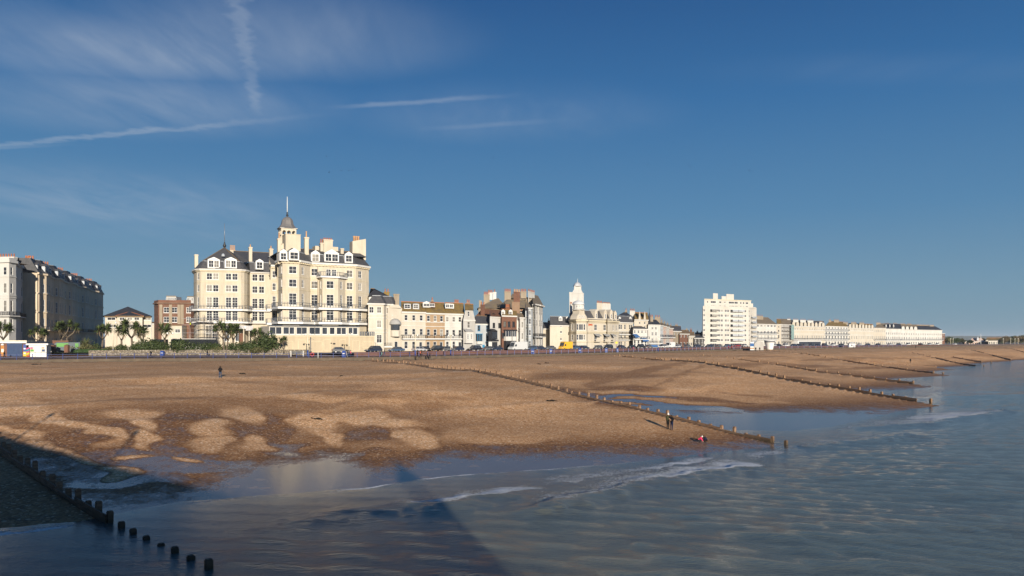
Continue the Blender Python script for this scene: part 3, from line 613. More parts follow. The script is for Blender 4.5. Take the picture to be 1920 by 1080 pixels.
hz = bpy.data.materials.new('sea_air'); hz.use_nodes = True; nt = hz.node_tree; nt.nodes.clear(); o_ = nt.nodes.new('ShaderNodeOutputMaterial'); pv = nt.nodes.new('ShaderNodeVolumePrincipled'); nt.links.new(pv.outputs[0], o_.inputs['Volume'])
pv.inputs['Density'].default_value = HAZE; pv.inputs['Color'].default_value = (.80, .88, 1, 1); M['sea_air'] = hz
mb = MB(); mb.box(-9600, 9600, -1200, 9600, -5, 52, 'sea_air'); o = mb.build('haze'); tag(o, kind='stuff')
# ------------------------------------------------------------------ building kit
WIN = {}
def window_mesh(w, h, style, frame, glass, far):
    """frame stands in the reveal; origin at lower left of the opening, outside is -y"""
    key = (round(w, 2), round(h, 2), style, frame, glass, far)
    if key in WIN: return WIN[key]
    W_, H_ = key[0], key[1]; t = .10 if not far else .13; fr = MB(); y0, y1 = .06, .15
    fr.box(0, t, y0, y1, 0, H_, frame); fr.box(W_-t, W_, y0, y1, 0, H_, frame); fr.box(t, W_-t, y0, y1, 0, t, frame); fr.box(t, W_-t, y0, y1, H_-t, H_, frame)
    b = .055 if not far else .08; ya, yb = y0+.01, y1-.01
    if style in ('sash', 'sash4', 'french', 'pair'):
        fr.box(t, W_-t, ya, yb, H_*.5-b*.6, H_*.5+b*.6, frame)
    if style in ('sash4', 'french', 'pair', 'mull'):
        fr.box(W_/2-b*.5, W_/2+b*.5, ya+.003, yb-.003, t, H_-t, frame)
    if style == 'french':
        fr.box(t, W_-t, ya+.005, yb-.005, H_*.72, H_*.72+b, frame)
    if style == 'bars':
        for i in range(1, 4): fr.box(W_*i/4-b*.5, W_*i/4+b*.5, ya, yb, t, H_-t, frame)
        for i in range(1, 3): fr.box(t, W_-t, ya+.004, yb-.004, H_*i/3-b*.4, H_*i/3+b*.4, frame)
    if style == 'triple':
        for i in (1, 2): fr.box(W_*i/3-b*.6, W_*i/3+b*.6, ya, yb, t, H_-t, frame)
    if not far: fr.box(-.08, W_+.08, -.10, .05, -.10, -.002, frame)
    if far:
        fr.face([(t*.5, .12, t*.5), (W_-t*.5, .12, t*.5), (W_-t*.5, .12, H_-t*.5), (t*.5, .12, H_-t*.5)], glass); WIN[key] = (fr.mesh('window'), None)
    else:
        pn = MB(); pn.face([(t*.5, .12, t*.5), (W_-t*.5, .12, t*.5), (W_-t*.5, .12, H_-t*.5), (t*.5, .12, H_-t*.5)], glass)
        WIN[key] = (fr.mesh('window'), pn.mesh('pane'))
    return WIN[key]
class Bld:
    def __init__(s, name, label, cat, p0, p1, group=None, far=False, dz=0.0, sh=False):
        """p0, p1: (photo column, distance) of the two ends of its street line"""
        s.a = Vector(ray_pt(*p0)); s.b = Vector(ray_pt(*p1)); d = s.b-s.a; s.W = d.length; s.d = d/s.W; s.n = Vector((-s.d.y, s.d.x)); s.zb = zg(*s.a)-.1+dz
        s.rz = math.atan2(s.d.y, s.d.x); s.root = empty(name, (s.a.x, s.a.y, s.zb), s.rz, label, cat, group); s.far = far; s.facs = []; r = s.a.normalized(); s.k = (r.dot(s.d)/r.dot(s.n)) if sh else 0.0   # skewed plan: party walls run back at this slant
    def loc(s, px, D): v = Vector(ray_pt(px, D))-s.a; q = v.dot(s.n); return (v.dot(s.d)-s.k*max(0, q), q)
    def wpt(s, P): return s.a+s.d*(P.x+s.k*max(0, P.y))+s.n*P.y
    def u(s, px, v=0.0):
        """position along the street line seen in photo column px, at depth v behind it"""
        a = az(px); o = s.a+s.n*v; return (a*o.y-o.x)/(s.d.x-a*s.d.y)-s.k*max(0, v)
    def z(s, py, px, v=0.0):
        y = s.a.y+(s.u(px, v)+s.k*max(0, v))*s.d.y+v*s.n.y; return ZC+(HY-py)/F*y-s.zb
    def finish(s):
        if not s.k: return
        seen = set()
        def walk(o, top):
            for ch in o.children:
                if ch.location.length < 1e-9 and ch.data and ch.data.users == 1 and top:
                    n = len(ch.data.vertices); c = np.empty(n*3, np.float32); ch.data.vertices.foreach_get('co', c); c = c.reshape(-1, 3); c[:, 0] += s.k*np.maximum(0, c[:, 1]); ch.data.vertices.foreach_set('co', c.ravel()); ch.data.update(); walk(ch, True)
                elif top: ch.location.x += s.k*max(0, ch.location.y)
        walk(s.root, True)
    def part(s, mb, name): return mb.build(name, s.root)
    def face(s, path, ztop, depth, mat, **k): f = Face(s, path, ztop, depth, mat, **k); s.facs.append(f); return f
    def chimney(s, px0, px1, ytop, ybase, v, mat, pots=3, dv=1.0, potm='terracotta', poth=.9, cap=None, tp=1.0):
        u0, u1 = s.u(px0, v), s.u(px1, v); zt_ = s.z(ytop, (px0+px1)/2, v); zb = s.z(ybase, (px0+px1)/2, v)-.8
        mb = MB(); mb.box(u0, u1, v, v+dv, zb, zt_-.35, mat); mb.box(u0-.12, u1+.12, v-.12, v+dv+.12, zt_-.35, zt_-.12, cap or mat); mb.box(u0-.02, u1+.02, v-.02, v+dv+.02, zt_-.12, zt_, cap or mat)
        if s.far:
            for i in range(pots): mb.cyl((u0+(u1-u0)*(i+.5)/pots, v+dv/2, zt_), .20, poth, potm, 6, .15)
            s.part(mb, 'chimney')
        else:
            c = s.part(mb, 'chimney')
            if pots:
                r = min(.22, (u1-u0)/pots*.42); pm = MB(); pm.lathe((0, 0, 0), [(r, 0), (r*.85, poth*.15), (r*.7, poth*.85), (r*.95, poth*.9), (r*.9, poth)], potm, 8); me = pm.mesh('chimney_pot')
                for i in range(pots): link('chimney_pot', me, c, (u0+(u1-u0)*(i+.5)/pots, v+dv/2, zt_))
        return zt_
    def roof_rect(s, u0, u1, v0, v1, z0, h, mat, hl=0.0, hr=0.0, over=.35, gm=None, flatv=None, name='roof'):
        """ridge runs along the street; hl/hr hip lengths; flatv keeps a flat top"""
        mb = MB(); vm = (v0+v1)/2; u0 -= over*(hl > 0); u1 += over*(hr > 0); a = v0-over; b = v1+over; va, vb = (vm, vm) if flatv is None else (v0+flatv, v1-flatv)
        mb.face([(u0, a, z0), (u1, a, z0), (u1-hr, va, z0+h), (u0+hl, va, z0+h)], mat); mb.face([(u1, b, z0), (u0, b, z0), (u0+hl, vb, z0+h), (u1-hr, vb, z0+h)], mat)
        mb.face([(u0, b, z0), (u0, a, z0), (u0+hl, va, z0+h)]+([(u0+hl, vb, z0+h)] if flatv is not None else []), mat if hl else (gm or mat))
        mb.face([(u1, a, z0), (u1, b, z0)]+([(u1-hr, vb, z0+h)] if flatv is not None else [])+[(u1-hr, va, z0+h)], mat if hr else (gm or mat))
        if flatv is not None: mb.face([(u0+hl, va, z0+h), (u1-hr, va, z0+h), (u1-hr, vb, z0+h), (u0+hl, vb, z0+h)], 'flat_roof')
        mb.bar((u0+hl, va, z0+h), (u1-hr, va, z0+h), .3, .16, 'roof_brown' if mat != 'roof_lichen' else 'terracotta')
        return s.part(mb, name)
    def dormer(s, u, v, z, w, h, mat='frame_white', ped=.6, deep=2.6, n=1, glass='glass', roofm='slate', style='sash4', round_=False):
        mb = MB(); x0, x1 = u-w/2, u+w/2
        mb.box(x0, x1, v, v+deep, z, z+h, mat)
        o = .14
        mb.face([(x0-o, v-o, z+h+.002), (x1+o, v-o, z+h+.002), (u, v-o, z+h+ped)], mat)
        mb.face([(x0-o, v-o, z+h+.002), (u, v-o, z+h+ped), (u, v+deep, z+h+ped), (x0-o, v+deep, z+h+.002)], roofm if ped > .5 else mat); mb.face([(u, v-o, z+h+ped), (x1+o, v-o, z+h+.002), (x1+o, v+deep, z+h+.002), (u, v+deep, z+h+ped)], roofm if ped > .5 else mat)
        dm = s.part(mb, 'dormer'); ww = (w-.36)/n; me, pn = window_mesh(ww-.06, h-.42, style, 'frame_white', glass, s.far)
        for i in range(n):
            o_ = link('window', me, dm, (x0+.18+i*ww+.03, v-.13, z+.25))
            if pn: link('pane', pn, dm, (x0+.18+i*ww+.03, v-.13, z+.25))
    def box(s, px0, px1, yt, yb, v0, v1, mat, name='wall', roofm=None):
        mb = MB(); mb.box(s.u(px0, v0), s.u(px1, v0), v0, v1, s.z(yb, px0, v0), s.z(yt, (px0+px1)/2, v0), mat); return s.part(mb, name)
class Face:
    """a run of wall along path [(u,v)...] with real window openings"""
    def __init__(s, B, path, ztop, depth, mat, zbot=0.0, closed_back=True, name='wall', photo=True):
        s.B = B; s.P = [Vector(B.loc(*p)) if photo else Vector(p) for p in path]; s.zt = ztop; s.depth = depth; s.mat = mat; s.zb = zbot; s.ops = [[] for _ in s.P[:-1]]; s.name = name; s.back = closed_back
    def hit(s, px):
        for i in range(len(s.P)-1):
            A, Bq = s.P[i], s.P[i+1]; d = (Bq-A).normalized(); a = az(px)
            wa = s.B.wpt(A); wb = s.B.wpt(Bq); wd = (wb-wa)/(Bq-A).length
            den = wd.x-a*wd.y
            if den < 1e-4: continue
            t = (a*wa.y-wa.x)/den
            if -1e-3 <= t <= (Bq-A).length+1e-3: return i, t, wa.y+wd.y*t
        return None
    def z(s, py, px): h = s.hit(px); return ZC+(HY-py)/F*h[2]-s.B.zb
    def row(s, pxs, w, yt, yb, ref, style='sash4', frame='frame_white', glass='glass'):
        z0, z1 = s.z(yb, ref), s.z(yt, ref)
        for q in pxs:
            h = s.hit(q)
            if not h: continue
            i, t, D = h; L = (s.P[i+1]-s.P[i]).length; ww = min(w, L-.1); u0 = min(max(t-ww/2, .04), L-ww-.04); s.ops[i].append((u0, u0+ww, z0, z1, style, frame, glass))
    def rown(s, n, w, z0, z1, seg=0, m=.0, style='sash4', frame='frame_white', glass='glass', us=None):
        L = (s.P[seg+1]-s.P[seg]).length
        for i in range(n):
            c = m+(L-2*m)*(i+.5)/n if us is None else us[i]; s.ops[seg].append((c-w/2, c+w/2, z0, z1, style, frame, glass))
    def done(s):
        mb = MB(); B = s.B; inward = .16
        for i, (A, Q) in enumerate(zip(s.P[:-1], s.P[1:])):
            d = (Q-A); L = d.length; d = d/L; n = Vector((-d.y, d.x)); ops = s.ops[i]
            def pt(u, z, k=0.0): p = A+d*u+n*k; return (p.x, p.y, z)
            us = sorted({0.0, L, *[round(v, 3) for o in ops for v in o[:2]]}); zs = sorted({s.zb, s.zt, *[round(v, 3) for o in ops for v in o[2:4]]})
            us = [v for v in us if -1e-6 <= v <= L+1e-6]; zs = [v for v in zs if s.zb-1e-6 <= v <= s.zt+1e-6]
            for a, b in zip(us[:-1], us[1:]):
                z0 = None
                for c, e in zip(zs[:-1], zs[1:]):
                    um, zm = (a+b)/2, (c+e)/2
                    hole = any(o[0] < um < o[1] and o[2] < zm < o[3] for o in ops)
                    if not hole:
                        if z0 is None: z0 = c
                        last = e
                    if hole and z0 is not None: mb.face([pt(a, z0), pt(b, z0), pt(b, last), pt(a, last)], s.mat); z0 = None
                if z0 is not None: mb.face([pt(a, z0), pt(b, z0), pt(b, last), pt(a, last)], s.mat)
            for o in ops:
                a, b, c, e = [round(v, 3) for v in o[:4]]
                mb.face([pt(a, c), pt(b, c), pt(b, c, inward), pt(a, c, inward)], s.mat); mb.face([pt(a, e), pt(a, e, inward), pt(b, e, inward), pt(b, e)], s.mat)
                mb.face([pt(a, c), pt(a, c, inward), pt(a, e, inward), pt(a, e)], s.mat); mb.face([pt(b, c), pt(b, e), pt(b, e, inward), pt(b, c, inward)], s.mat)
                mb.face([pt(a, c, inward), pt(b, c, inward), pt(b, e, inward), pt(a, e, inward)], 'dark_render')
                me, pn = window_mesh(b-a, e-c, o[4], o[5], o[6], B.far); p = A+d*a; r = math.atan2(d.y, d.x)
                wo = link('window', me, B.root, (p.x, p.y, c), r)
                if pn: link('pane', pn, wo, (0, 0, 0))
        A, Q = s.P[0], s.P[-1]
        if s.back:
            d = (Q-A).normalized(); n = Vector((-d.y, d.x))*s.depth; poly = list(s.P)+[Q+n, A+n]; k = len(s.P)
            for i in range(k-1, len(poly)):
                a, b = poly[i], poly[(i+1) % len(poly)]; mb.face([(a.x, a.y, s.zb), (b.x, b.y, s.zb), (b.x, b.y, s.zt), (a.x, a.y, s.zt)], s.mat)
            mb.face([(p.x, p.y, s.zt) for p in poly], 'flat_roof'); s.poly = poly
        return mb.build(s.name, B.root)
    def off(s, d, ext=0.0):
        """miter-offset outline outwards"""
        P = s.P; out = []
        for i, p in enumerate(P):
            ns = []
            if i > 0: e = (P[i]-P[i-1]).normalized(); ns.append(Vector((e.y, -e.x)))
            if i < len(P)-1: e = (P[i+1]-P[i]).normalized(); ns.append(Vector((e.y, -e.x)))
            if len(ns) == 1: q = p+ns[0]*d; e = (P[1]-P[0]).normalized() if i == 0 else (P[-1]-P[-2]).normalized(); q = q+e*(-ext if i == 0 else ext)
            else: m = (ns[0]+ns[1]).normalized(); q = p+m*(d/max(.4, m.dot(ns[0])))
            out.append(q)
        return out
    def ledge(s, z0, z1, out, mat, name='cornice', ext=0.0, inn=.02):
        a = s.off(-inn, ext); b = s.off(out, ext); mb = MB(); n = len(a)
        for i in range(n-1):
            A, Bq, C, D = b[i], b[i+1], a[i+1], a[i]
            mb.face([(A.x, A.y, z0), (Bq.x, Bq.y, z0), (Bq.x, Bq.y, z1), (A.x, A.y, z1)], mat); mb.face([(A.x, A.y, z1), (Bq.x, Bq.y, z1), (C.x, C.y, z1), (D.x, D.y, z1)], mat)
            mb.face([(D.x, D.y, z0), (C.x, C.y, z0), (Bq.x, Bq.y, z0), (A.x, A.y, z0)], mat)
        mb.face([(a[0].x, a[0].y, z0), (b[0].x, b[0].y, z0), (b[0].x, b[0].y, z1), (a[0].x, a[0].y, z1)], mat); mb.face([(b[-1].x, b[-1].y, z0), (a[-1].x, a[-1].y, z0), (a[-1].x, a[-1].y, z1), (b[-1].x, b[-1].y, z1)], mat)
        return mb.build(name, s.B.root)
    def balcony(s, z, out=1.2, th=.35, h=1.05, slab='frame_white', rail='iron_grey', step=.5, ext=.0, k=1.0, brackets=True):
        bl = s.ledge(z-th, z, out, slab, 'balcony', ext); q = s.off(out-.08, ext); mb = MB(); w = .05*k
        pts = [s.off(0, ext)[0]]+q+[s.off(0, ext)[-1]]
        for a, b in zip(pts[:-1], pts[1:]):
            L = (b-a).length
            if L < .05: continue
            for zz_ in (z+h, z+.12): mb.bar((a.x, a.y, zz_), (b.x, b.y, zz_), w, w*1.3, rail)
            m = max(1, int(L/step))
            for i in range(m+1):
                p = a+(b-a)*i/m; g = w*.45 if i % 4 else w*.9; mb.box(p.x-g, p.x+g, p.y-g, p.y+g, z, z+h, rail)
        return mb.build('balcony_railing', s.B.root)
    def mansard(s, z, h, inset, mat, depth=None, cap='lead', eave=.3):
        """steep slope following the outline, closed behind"""
        a = s.off(eave, 0); b = s.off(-inset, -0.0); mb = MB(); n = len(a)
        d = (s.P[-1]-s.P[0]).normalized(); nn = Vector((-d.y, d.x)); dep = depth or s.depth
        b[0] = b[0]+d*inset*.0; lo = a+[s.P[-1]+nn*dep+d*0, s.P[0]+nn*dep]; hi = b+[s.P[-1]+nn*(dep-inset), s.P[0]+nn*(dep-inset)]
        mb.loft(lo, z, hi, z+h, mat); mb.face([(p.x, p.y, z+h) for p in hi], 'flat_roof')
        for i in range(len(b)-1): mb.bar((b[i].x, b[i].y, z+h+.02), (b[i+1].x, b[i+1].y, z+h+.02), .2, .12, cap)
        mb.build('roof', s.B.root); return hi
def text_obj(body, parent, loc, size, mat, sx=1.0, rz=0.0, name='lettering'):
    tx = bpy.data.curves.new('t', 'FONT'); tx.body = body; tx.size = size; tx.extrude = .02; tx.align_x = 'CENTER'; tx.align_y = 'CENTER'
    o = bpy.data.objects.new('t', tx); COL.objects.link(o); dg = bpy.context.evaluated_depsgraph_get(); me = bpy.data.meshes.new_from_object(o.evaluated_get(dg)); bpy.data.objects.remove(o)
    me.materials.clear(); me.materials.append(M[mat]); q = link(name, me, parent, loc); q.rotation_euler = (R(90), 0, rz); q.scale = (sx, 1, 1); return q
# ================================================================== the big cream hotel
def hotel():
    B = Bld('hotel', 'huge cream hotel with slate mansard roofs, belvedere tower and two long balconies', 'hotel', (583, 198), (691, 205.4)); c = 'cream'
    # ---- right block
    base = lambda px: None
    ztop = B.z(494.5, 583)
    def bl(px, dv):   # point on the street line moved dv towards the sea
        u = B.u(px); p = B.a+B.d*u-B.n*dv; return (p.x/p.y*F+960, p.y)
    path = [(507, 204.5), (520.5, 205.5), (520.3, 194.6), (529.5, 190.6), (561, 192.6), (582, 197.9), (667, 203.8), (691.5, 209.5)]
    f = B.face(path, ztop, 22, c)
    bay = [bl(597.5, -.05), (604.5, 196.6), (634, 198.6), bl(648, -.05)]
    fb = B.face(path[:6]+bay+path[6:], ztop, 22, c); g = B.face(bay, B.z(519.6, 600), .3, c)
    rows = [(499, 513, 'sash4'), (523.5, 538, 'sash4'), (549.5, 572, 'french'), (577, 600, 'french')]
    ref = 549
    for yt, yb, st in rows:
        zt1, zb1 = f.z(yt, ref), f.z(yb, ref); top = (yt == 499)
        for q, w in ((514, 1.0), (530.5 if False else 528, 1.15), (549, 2.0), (568, 1.15), (587, 1.9), (655, 1.9), (675, 1.5)): s_row(f, q, w, zb1, zt1, st)
        if top:
            for q in (616, 626.5): s_row(f, q, 1.35, zb1, zt1, 'french')
        else:
            for q, w in ((601.5, 1.0), (619, 2.0), (640, 1.1)): s_row(g, q, w, zb1, zt1, st)
    # bay between the balconies stops one floor lower: the wall there steps back on the top floor
    f.done(); g.done()
    f.ledge(ztop-.15, ztop+.35, .7, 'white_trim'); f.ledge(ztop-.55, ztop-.15, .35, 'cream_trim'); f.ledge(f.z(519.3, ref), f.z(518.4, ref), .09, 'cream_trim', 'string_course'); f.ledge(f.z(543.6, ref), f.z(542.6, ref), .09, 'cream_trim', 'string_course')
    mb = MB()
    for i in range(len(f.P)-1):
        a, b = f.P[i], f.P[i+1]; L = (b-a).length; m = int(L/.9); nn = (b-a).normalized(); o = Vector((nn.y, -nn.x))
        for j in range(m): p = a+(b-a)*(j+.5)/m+o*.25; mb.obox((p.x, p.y, ztop-.35), Vector((nn.x, nn.y, 0)), Vector((o.x, o.y, 0)), Vector((0, 0, 1)), .12, .3, .2, 'cream_trim')
    mb.build('brackets', B.root)
    z1 = f.z(575.6, ref); z2 = f.z(603.4, ref); fb.balcony(z1, 1.5, .55, 1.1, k=1.5, step=.7, ext=1.2); fb.balcony(z2, 1.5, .55, 1.1, k=1.5, step=.7, ext=1.2)
    # small balcony on the head of the second bay
    zb = B.z(519.0, 600); g.balcony(zb, .7, .4, 1.1, k=1.5, step=.6)
    hi = f.mansard(ztop+.35, B.z(476.5, 591, 1.5)-ztop-.35, 1.9, 'slate')
    zh = B.z(476.5, 591, 1.5)
    # shallow upper slopes to a ridge
    mb = MB(); xs = [p.x for p in hi]; u0, u1 = B.u(540, 4)-3, min(xs[len(f.P)-1], B.u(690, 2)); 
    zr = B.z(467.8, 600, 8); ue = B.u(670, 9)
    mb.face([(u0, .3+1.7, zh), (u1, 2.0, zh), (ue, 9, zr), (u0+3, 9, zr)], 'slate'); mb.face([(u1, 2, zh), (u1, 18, zh), (ue, 9, zr)], 'roof_lichen'); mb.face([(u0, 2, zh), (u0+3, 9, zr), (u0, 18, zh)], 'slate'); mb.face([(u1, 18, zh), (u0, 18, zh), (u0+3, 9, zr), (ue, 9, zr)], 'slate')
    # hip over the big bay
    pz = B.z(463, 551, 2); c0 = (B.u(551, 1.5), 3)
    ring = [(p.x, p.y) for p in f.off(-1.9)[2:6]]
    for a, b in zip(ring[:-1], ring[1:]): mb.face([(*a, zh), (*b, zh), (c0[0], c0[1]+1, pz)], 'slate')
    mb.bar((u0+3, 9, zr), (ue, 9, zr), .3, .2, 'roof_brown'); mb.build('roof', B.root)
    for px, yt, yb, w, n, v in ((531.5, 473, 489, 1.9, 1, -5.2), (551.5, 471.5, 488, 2.5, 1, -5.9), (591.5, 475, 492, 2.3, 1, .1), (622, 475, 492, 3.9, 2, .1), (654, 477.5, 493, 2.2, 1, .1)):
        B.dormer(B.u(px, v), v, B.z(yb, px, v), w, B.z(yt, px, v)-B.z(yb, px, v), ped=.85 if n == 1 else 1.1, n=n, deep=4)
    B.chimney(521, 527.5, 447, 489, -3.2, c, 1, 1.2, 'pot_buff', 1.5); B.chimney(571.5, 579, 444.5, 472, 1.5, c, 1, 1.1, 'pot_buff', 1.6); B.chimney(607, 624, 449, 468, 6, c, 5, 1.4, 'terracotta', .5)
    B.chimney(601, 606.5, 455, 466, 5.5, c, 2, 1.2, 'terracotta', 1.1); B.chimney(639, 644.5, 465.5, 472, 5, c, 0); B.box(591, 634, 462, 472, 8.5, 12, c, 'parapet')
    ch = MB(); v = 7; u0, u1 = B.u(661, v), B.u(686, v); za, zb_, zc = B.z(452, 661, v), B.z(448, 686, v), B.z(474, 675, v)-2
    ch.face([(u0, v, zc), (u1, v, zc), (u1, v, zb_), (u0, v, za)], c); ch.face([(u0, v+3, zc), (u0, v, zc), (u0, v, za), (u0, v+3, za)], c); ch.face([(u1, v, zc), (u1, v+3, zc), (u1, v+3, zb_), (u1, v, zb_)], c); ch.face([(u0, v, za), (u1, v, zb_), (u1, v+3, zb_), (u0, v+3, za)], 'terracotta'); ch.face([(u1, v+3, zc), (u0, v+3, zc), (u0, v+3, za), (u1, v+3, zb_)], c)
    o = ch.build('chimney', B.root)
    pm = MB(); pm.lathe((0, 0, 0), [(.3, 0), (.28, 1.2), (.36, 1.3), (.34, 1.5)], 'pot_buff', 8); me = pm.mesh('chimney_pot')
    for i in range(3): link('chimney_pot', me, o, (u0+.8+i*.62, v+1.2, za+.1))
    # belvedere
    v = 5; mb = MB(); u0, u1 = B.u(535.5, v), B.u(563.5, v); mb.box(u0, u1, v, v+6, B.z(472, 550, v), B.z(440, 550, v), c); mb.box(u0-.1, u1+.12, v-.12, v+6.1, B.z(440, 550, v), B.z(439, 550, v), 'cream_trim'); mb.build('tower', B.root)
    v = 7.5; uc = B.u(541.5, v); zt_, zb_ = B.z(427.5, 541, v), B.z(460, 541, v); za = B.z(432, 541, v); zs = B.z(440, 541, v); r = 2.0; mb = MB()
    for x in (-r, -r/3-.12, r/3-.12, r-.28):
        for y in (0, 2*r-.28):
            mb.box(uc+x, uc+x+.28, v+y, v+y+.28, zb_, za, c)
    for y in (r*.66, r*1.33):
        for x in (-r, r-.28): mb.box(uc+x, uc+x+.28, v+y, v+y+.28, zb_, za, c)
    mb.box(uc-r, uc+r, v, v+2*r, zb_-3, zb_+.4, c); mb.box(uc-r-.02, uc+r+.02, v-.02, v+2*r+.02, zs-.25, zs+.02, c)
    for x0_ in (-r+.28, -r/3+.16, r/3+.16):          # arch heads
        wv = 2*r/3-.26
        for k in range(5):
            a0, a1 = math.pi*k/5, math.pi*(k+1)/5; xm = uc+x0_+wv/2
            mb.face([(xm+wv/2*math.cos(a1), v+.01, za-.6+.6*math.sin(a1)), (xm+wv/2*math.cos(a0), v+.01, za-.6+.6*math.sin(a0)), (xm+wv/2*math.cos(a0), v+.01, za+.01), (xm+wv/2*math.cos(a1), v+.01, za+.01)], c)
    mb.box(uc-r, uc+r, v-.01, v+2*r, za, zt_, c); mb.box(uc-r-.3, uc+r+.3, v-.3, v+2*r+.3, zt_-.12, zt_, 'white_trim'); mb.build('belvedere', B.root)
    hd = B.z(404, 541, v)-zt_; mb = MB(); mb.lathe((uc, v+r, zt_), [(r*1.42, 0), (r*1.12, hd*.14), (r*.88, hd*.32), (r*.80, hd*.5), (r*.74, hd*.68), (r*.56, hd*.84), (r*.26, hd*.96), (.12, hd)], 'dome_grey', 8, False, math.pi/8); mb.lathe((uc, v+r, zt_+hd), [(.1, 0), (.35, .2), (.3, .5), (.12, .7), (.28, .9), (.05, 1.4)], 'iron_black', 8); mb.build('dome', B.root)
    fl = MB(); hp = B.z(369, 541, v+2)-zt_-hd-1.2; fl.cyl((uc, v+r, zt_+hd+1.2), .13, hp, 'frame_white', 6, .07); fl.build('flagpole', B.root)
    for q in (521.5, 583.5, 595.5, 649.5, 664.5):
        h = f.hit(q); A = f.P[h[0]]; d = (f.P[h[0]+1]-A).normalized(); p = A+d*h[1]+Vector((d.y, -d.x))*.1; mb = MB(); mb.box(p.x-.07, p.x+.07, p.y-.07, p.y+.07, 3, ztop-.6, 'cream_trim' if q != 595.5 else 'stone_grey'); mb.build('drainpipe', B.root)
    # ---- left block, rounded corners
    zt2 = B.z(506.8, 400, B.loc(400, 219)[1])
    arc = [(363.2, 226), (364.5, 221.5), (369, 218.2), (376, 217.2)]; arc2 = [(452, 219.5), (458, 220.4), (463.5, 222.2), (467.5, 225), (469, 229)]
    L = B.face(arc+arc2, zt2, 18, c); ref = 400
    for yt, yb, st in ((512, 524.5, 'sash4'), (534, 547, 'sash4'), (557, 577, 'french'), (583, 601, 'french')):
        a, b = L.z(yb, ref), L.z(yt, ref)
        for q in (392.5, 404.5, 428.5, 440.5): s_row(L, q, 1.6, a, b, st)
        s_row(L, 371.5, .95, a, b, 'sash4')
    a, b = L.z(640, ref), L.z(610, ref)
    for q in (391, 403): s_row(L, q, 1.6, a, b, 'french')
    for q in (425, 452): s_row(L, q, 1.6, a, b, 'french', glass='glass_dark')
    L.done(); L.ledge(zt2-.1, zt2+.3, .6, 'white_trim'); L.ledge(zt2-.45, zt2-.1, .3, 'cream_trim')
    for y in (528.5, 551.5): L.ledge(L.z(y+.5, ref), L.z(y-.3, ref), .08, 'cream_trim', 'string_course')
    L.balcony(L.z(579.5, ref), 1.3, .5, 1.05, k=1.4, step=.8, ext=1.0); L.balcony(L.z(603.0, ref), 1.3, .5, 1.05, k=1.4, step=.8, ext=1.0)
    hi = L.mansard(zt2+.3, L.z(488.5, ref)-zt2-.3, 1.7, 'slate'); zh = L.z(488.5, ref)+.3
    vv = B.loc(421, 227)[1]; ap = (B.u(421, vv), vv); pz = B.z(464, 421, vv); mb = MB(); hp_ = [(p.x, p.y) for p in hi]
    for i in range(len(hp_)): a, b = hp_[i], hp_[(i+1) % len(hp_)]; mb.face([(*a, zh-.28), (*b, zh-.28), (*ap, pz)], 'slate')
    for i in (2, 5): mb.bar((*hp_[i], zh-.2), (*ap, pz), .25, .15, 'roof_brown')
    mb.lathe((*ap, pz-.2), [(.15, 0), (.45, .5), (.5, .9), (.2, 1.3), (.3, 1.5), (.08, 1.9)], 'iron_black', 8); mb.build('roof', B.root)
    mb = MB(); mb.cyl((*ap, pz+1.6), .10, B.z(419, 421, vv)-pz-1.6, 'steel', 6, .05); mb.build('flagpole', B.root)
    for px in (401, 433): v = B.loc(px, 217.6)[1]; B.dormer(B.u(px, v), v+.15, B.z(503, px, v), 3.3, B.z(487, px, v)-B.z(503, px, v), ped=.8, n=2, deep=4)
    v = B.loc(418, 221)[1]; mb = MB(); mb.lathe((B.u(418.5, v), v, B.z(481, 418, v)), [(.55, 0), (.5, .5), (.3, .8), (.05, .95)], 'lead', 8); mb.build('vent', B.root)
    for px0, px1, yt, yb, D, n in ((365, 371.5, 477, 497, 226, 0), (467, 473, 463, 490, 226, 1), (505.5, 512, 466, 500, 216, 1), (431.5, 441.5, 469, 478, 236, 5)): v = B.loc(px0, D)[1]; B.chimney(px0, px1, yt, yb, v, c, n, 1.2, 'pot_buff', .8 if n != 5 else 1.6)
    # link between the blocks
    K = B.face([(468.5, 224.2), (509, 227)], zt2-.1, 14, c)
    for yt, yb, st in ((514, 527, 'sash4'), (536.5, 549.5, 'sash4'), (559.5, 578.5, 'french'), (584.5, 602, 'french')):
        a, b = K.z(yb, 480), K.z(yt, 480)
        for q in (478, 490.5): s_row(K, q, 1.6, a, b, st)
    s_row(K, 499.5, .9, K.z(624, 500), K.z(613, 500), 'sash4'); K.done(); K.ledge(zt2-.3, zt2, .4, 'white_trim')
    K.balcony(K.z(581, 480), 1.3, .5, 1.05, k=1.4, step=.8); K.ledge(K.z(607, 480), K.z(604, 480), 1.3, 'white_trim', 'balcony')
    hi = K.mansard(zt2, K.z(491, 480)-zt2, 1.4, 'slate'); mb = MB(); p = hi; zh = K.z(491, 480); v = B.loc(470, 236)[1]; zr = B.z(472, 470, v); q0 = (B.u(438, v), v); q1 = (B.u(512, v), v)
    mb.face([(p[0].x, p[0].y, zh), (p[1].x, p[1].y, zh), (*q1, zr), (*q0, zr)], 'slate'); mb.face([(p[1].x, p[1].y, zh), (p[1].x, p[1].y+12, zh), (*q1, zr)], 'slate'); mb.face([(p[0].x-4, p[0].y+6, zh), (p[0].x, p[0].y, zh), (*q0, zr)], 'slate'); mb.bar((*q0, zr), (*q1, zr), .3, .2, 'roof_brown'); mb.build('roof', B.root)
    v = B.loc(487, 223.6)[1]; B.dormer(B.u(487, v), v+.3, B.z(505, 487, v), 2.2, B.z(490, 487, v)-B.z(505, 487, v), ped=.75, deep=4)
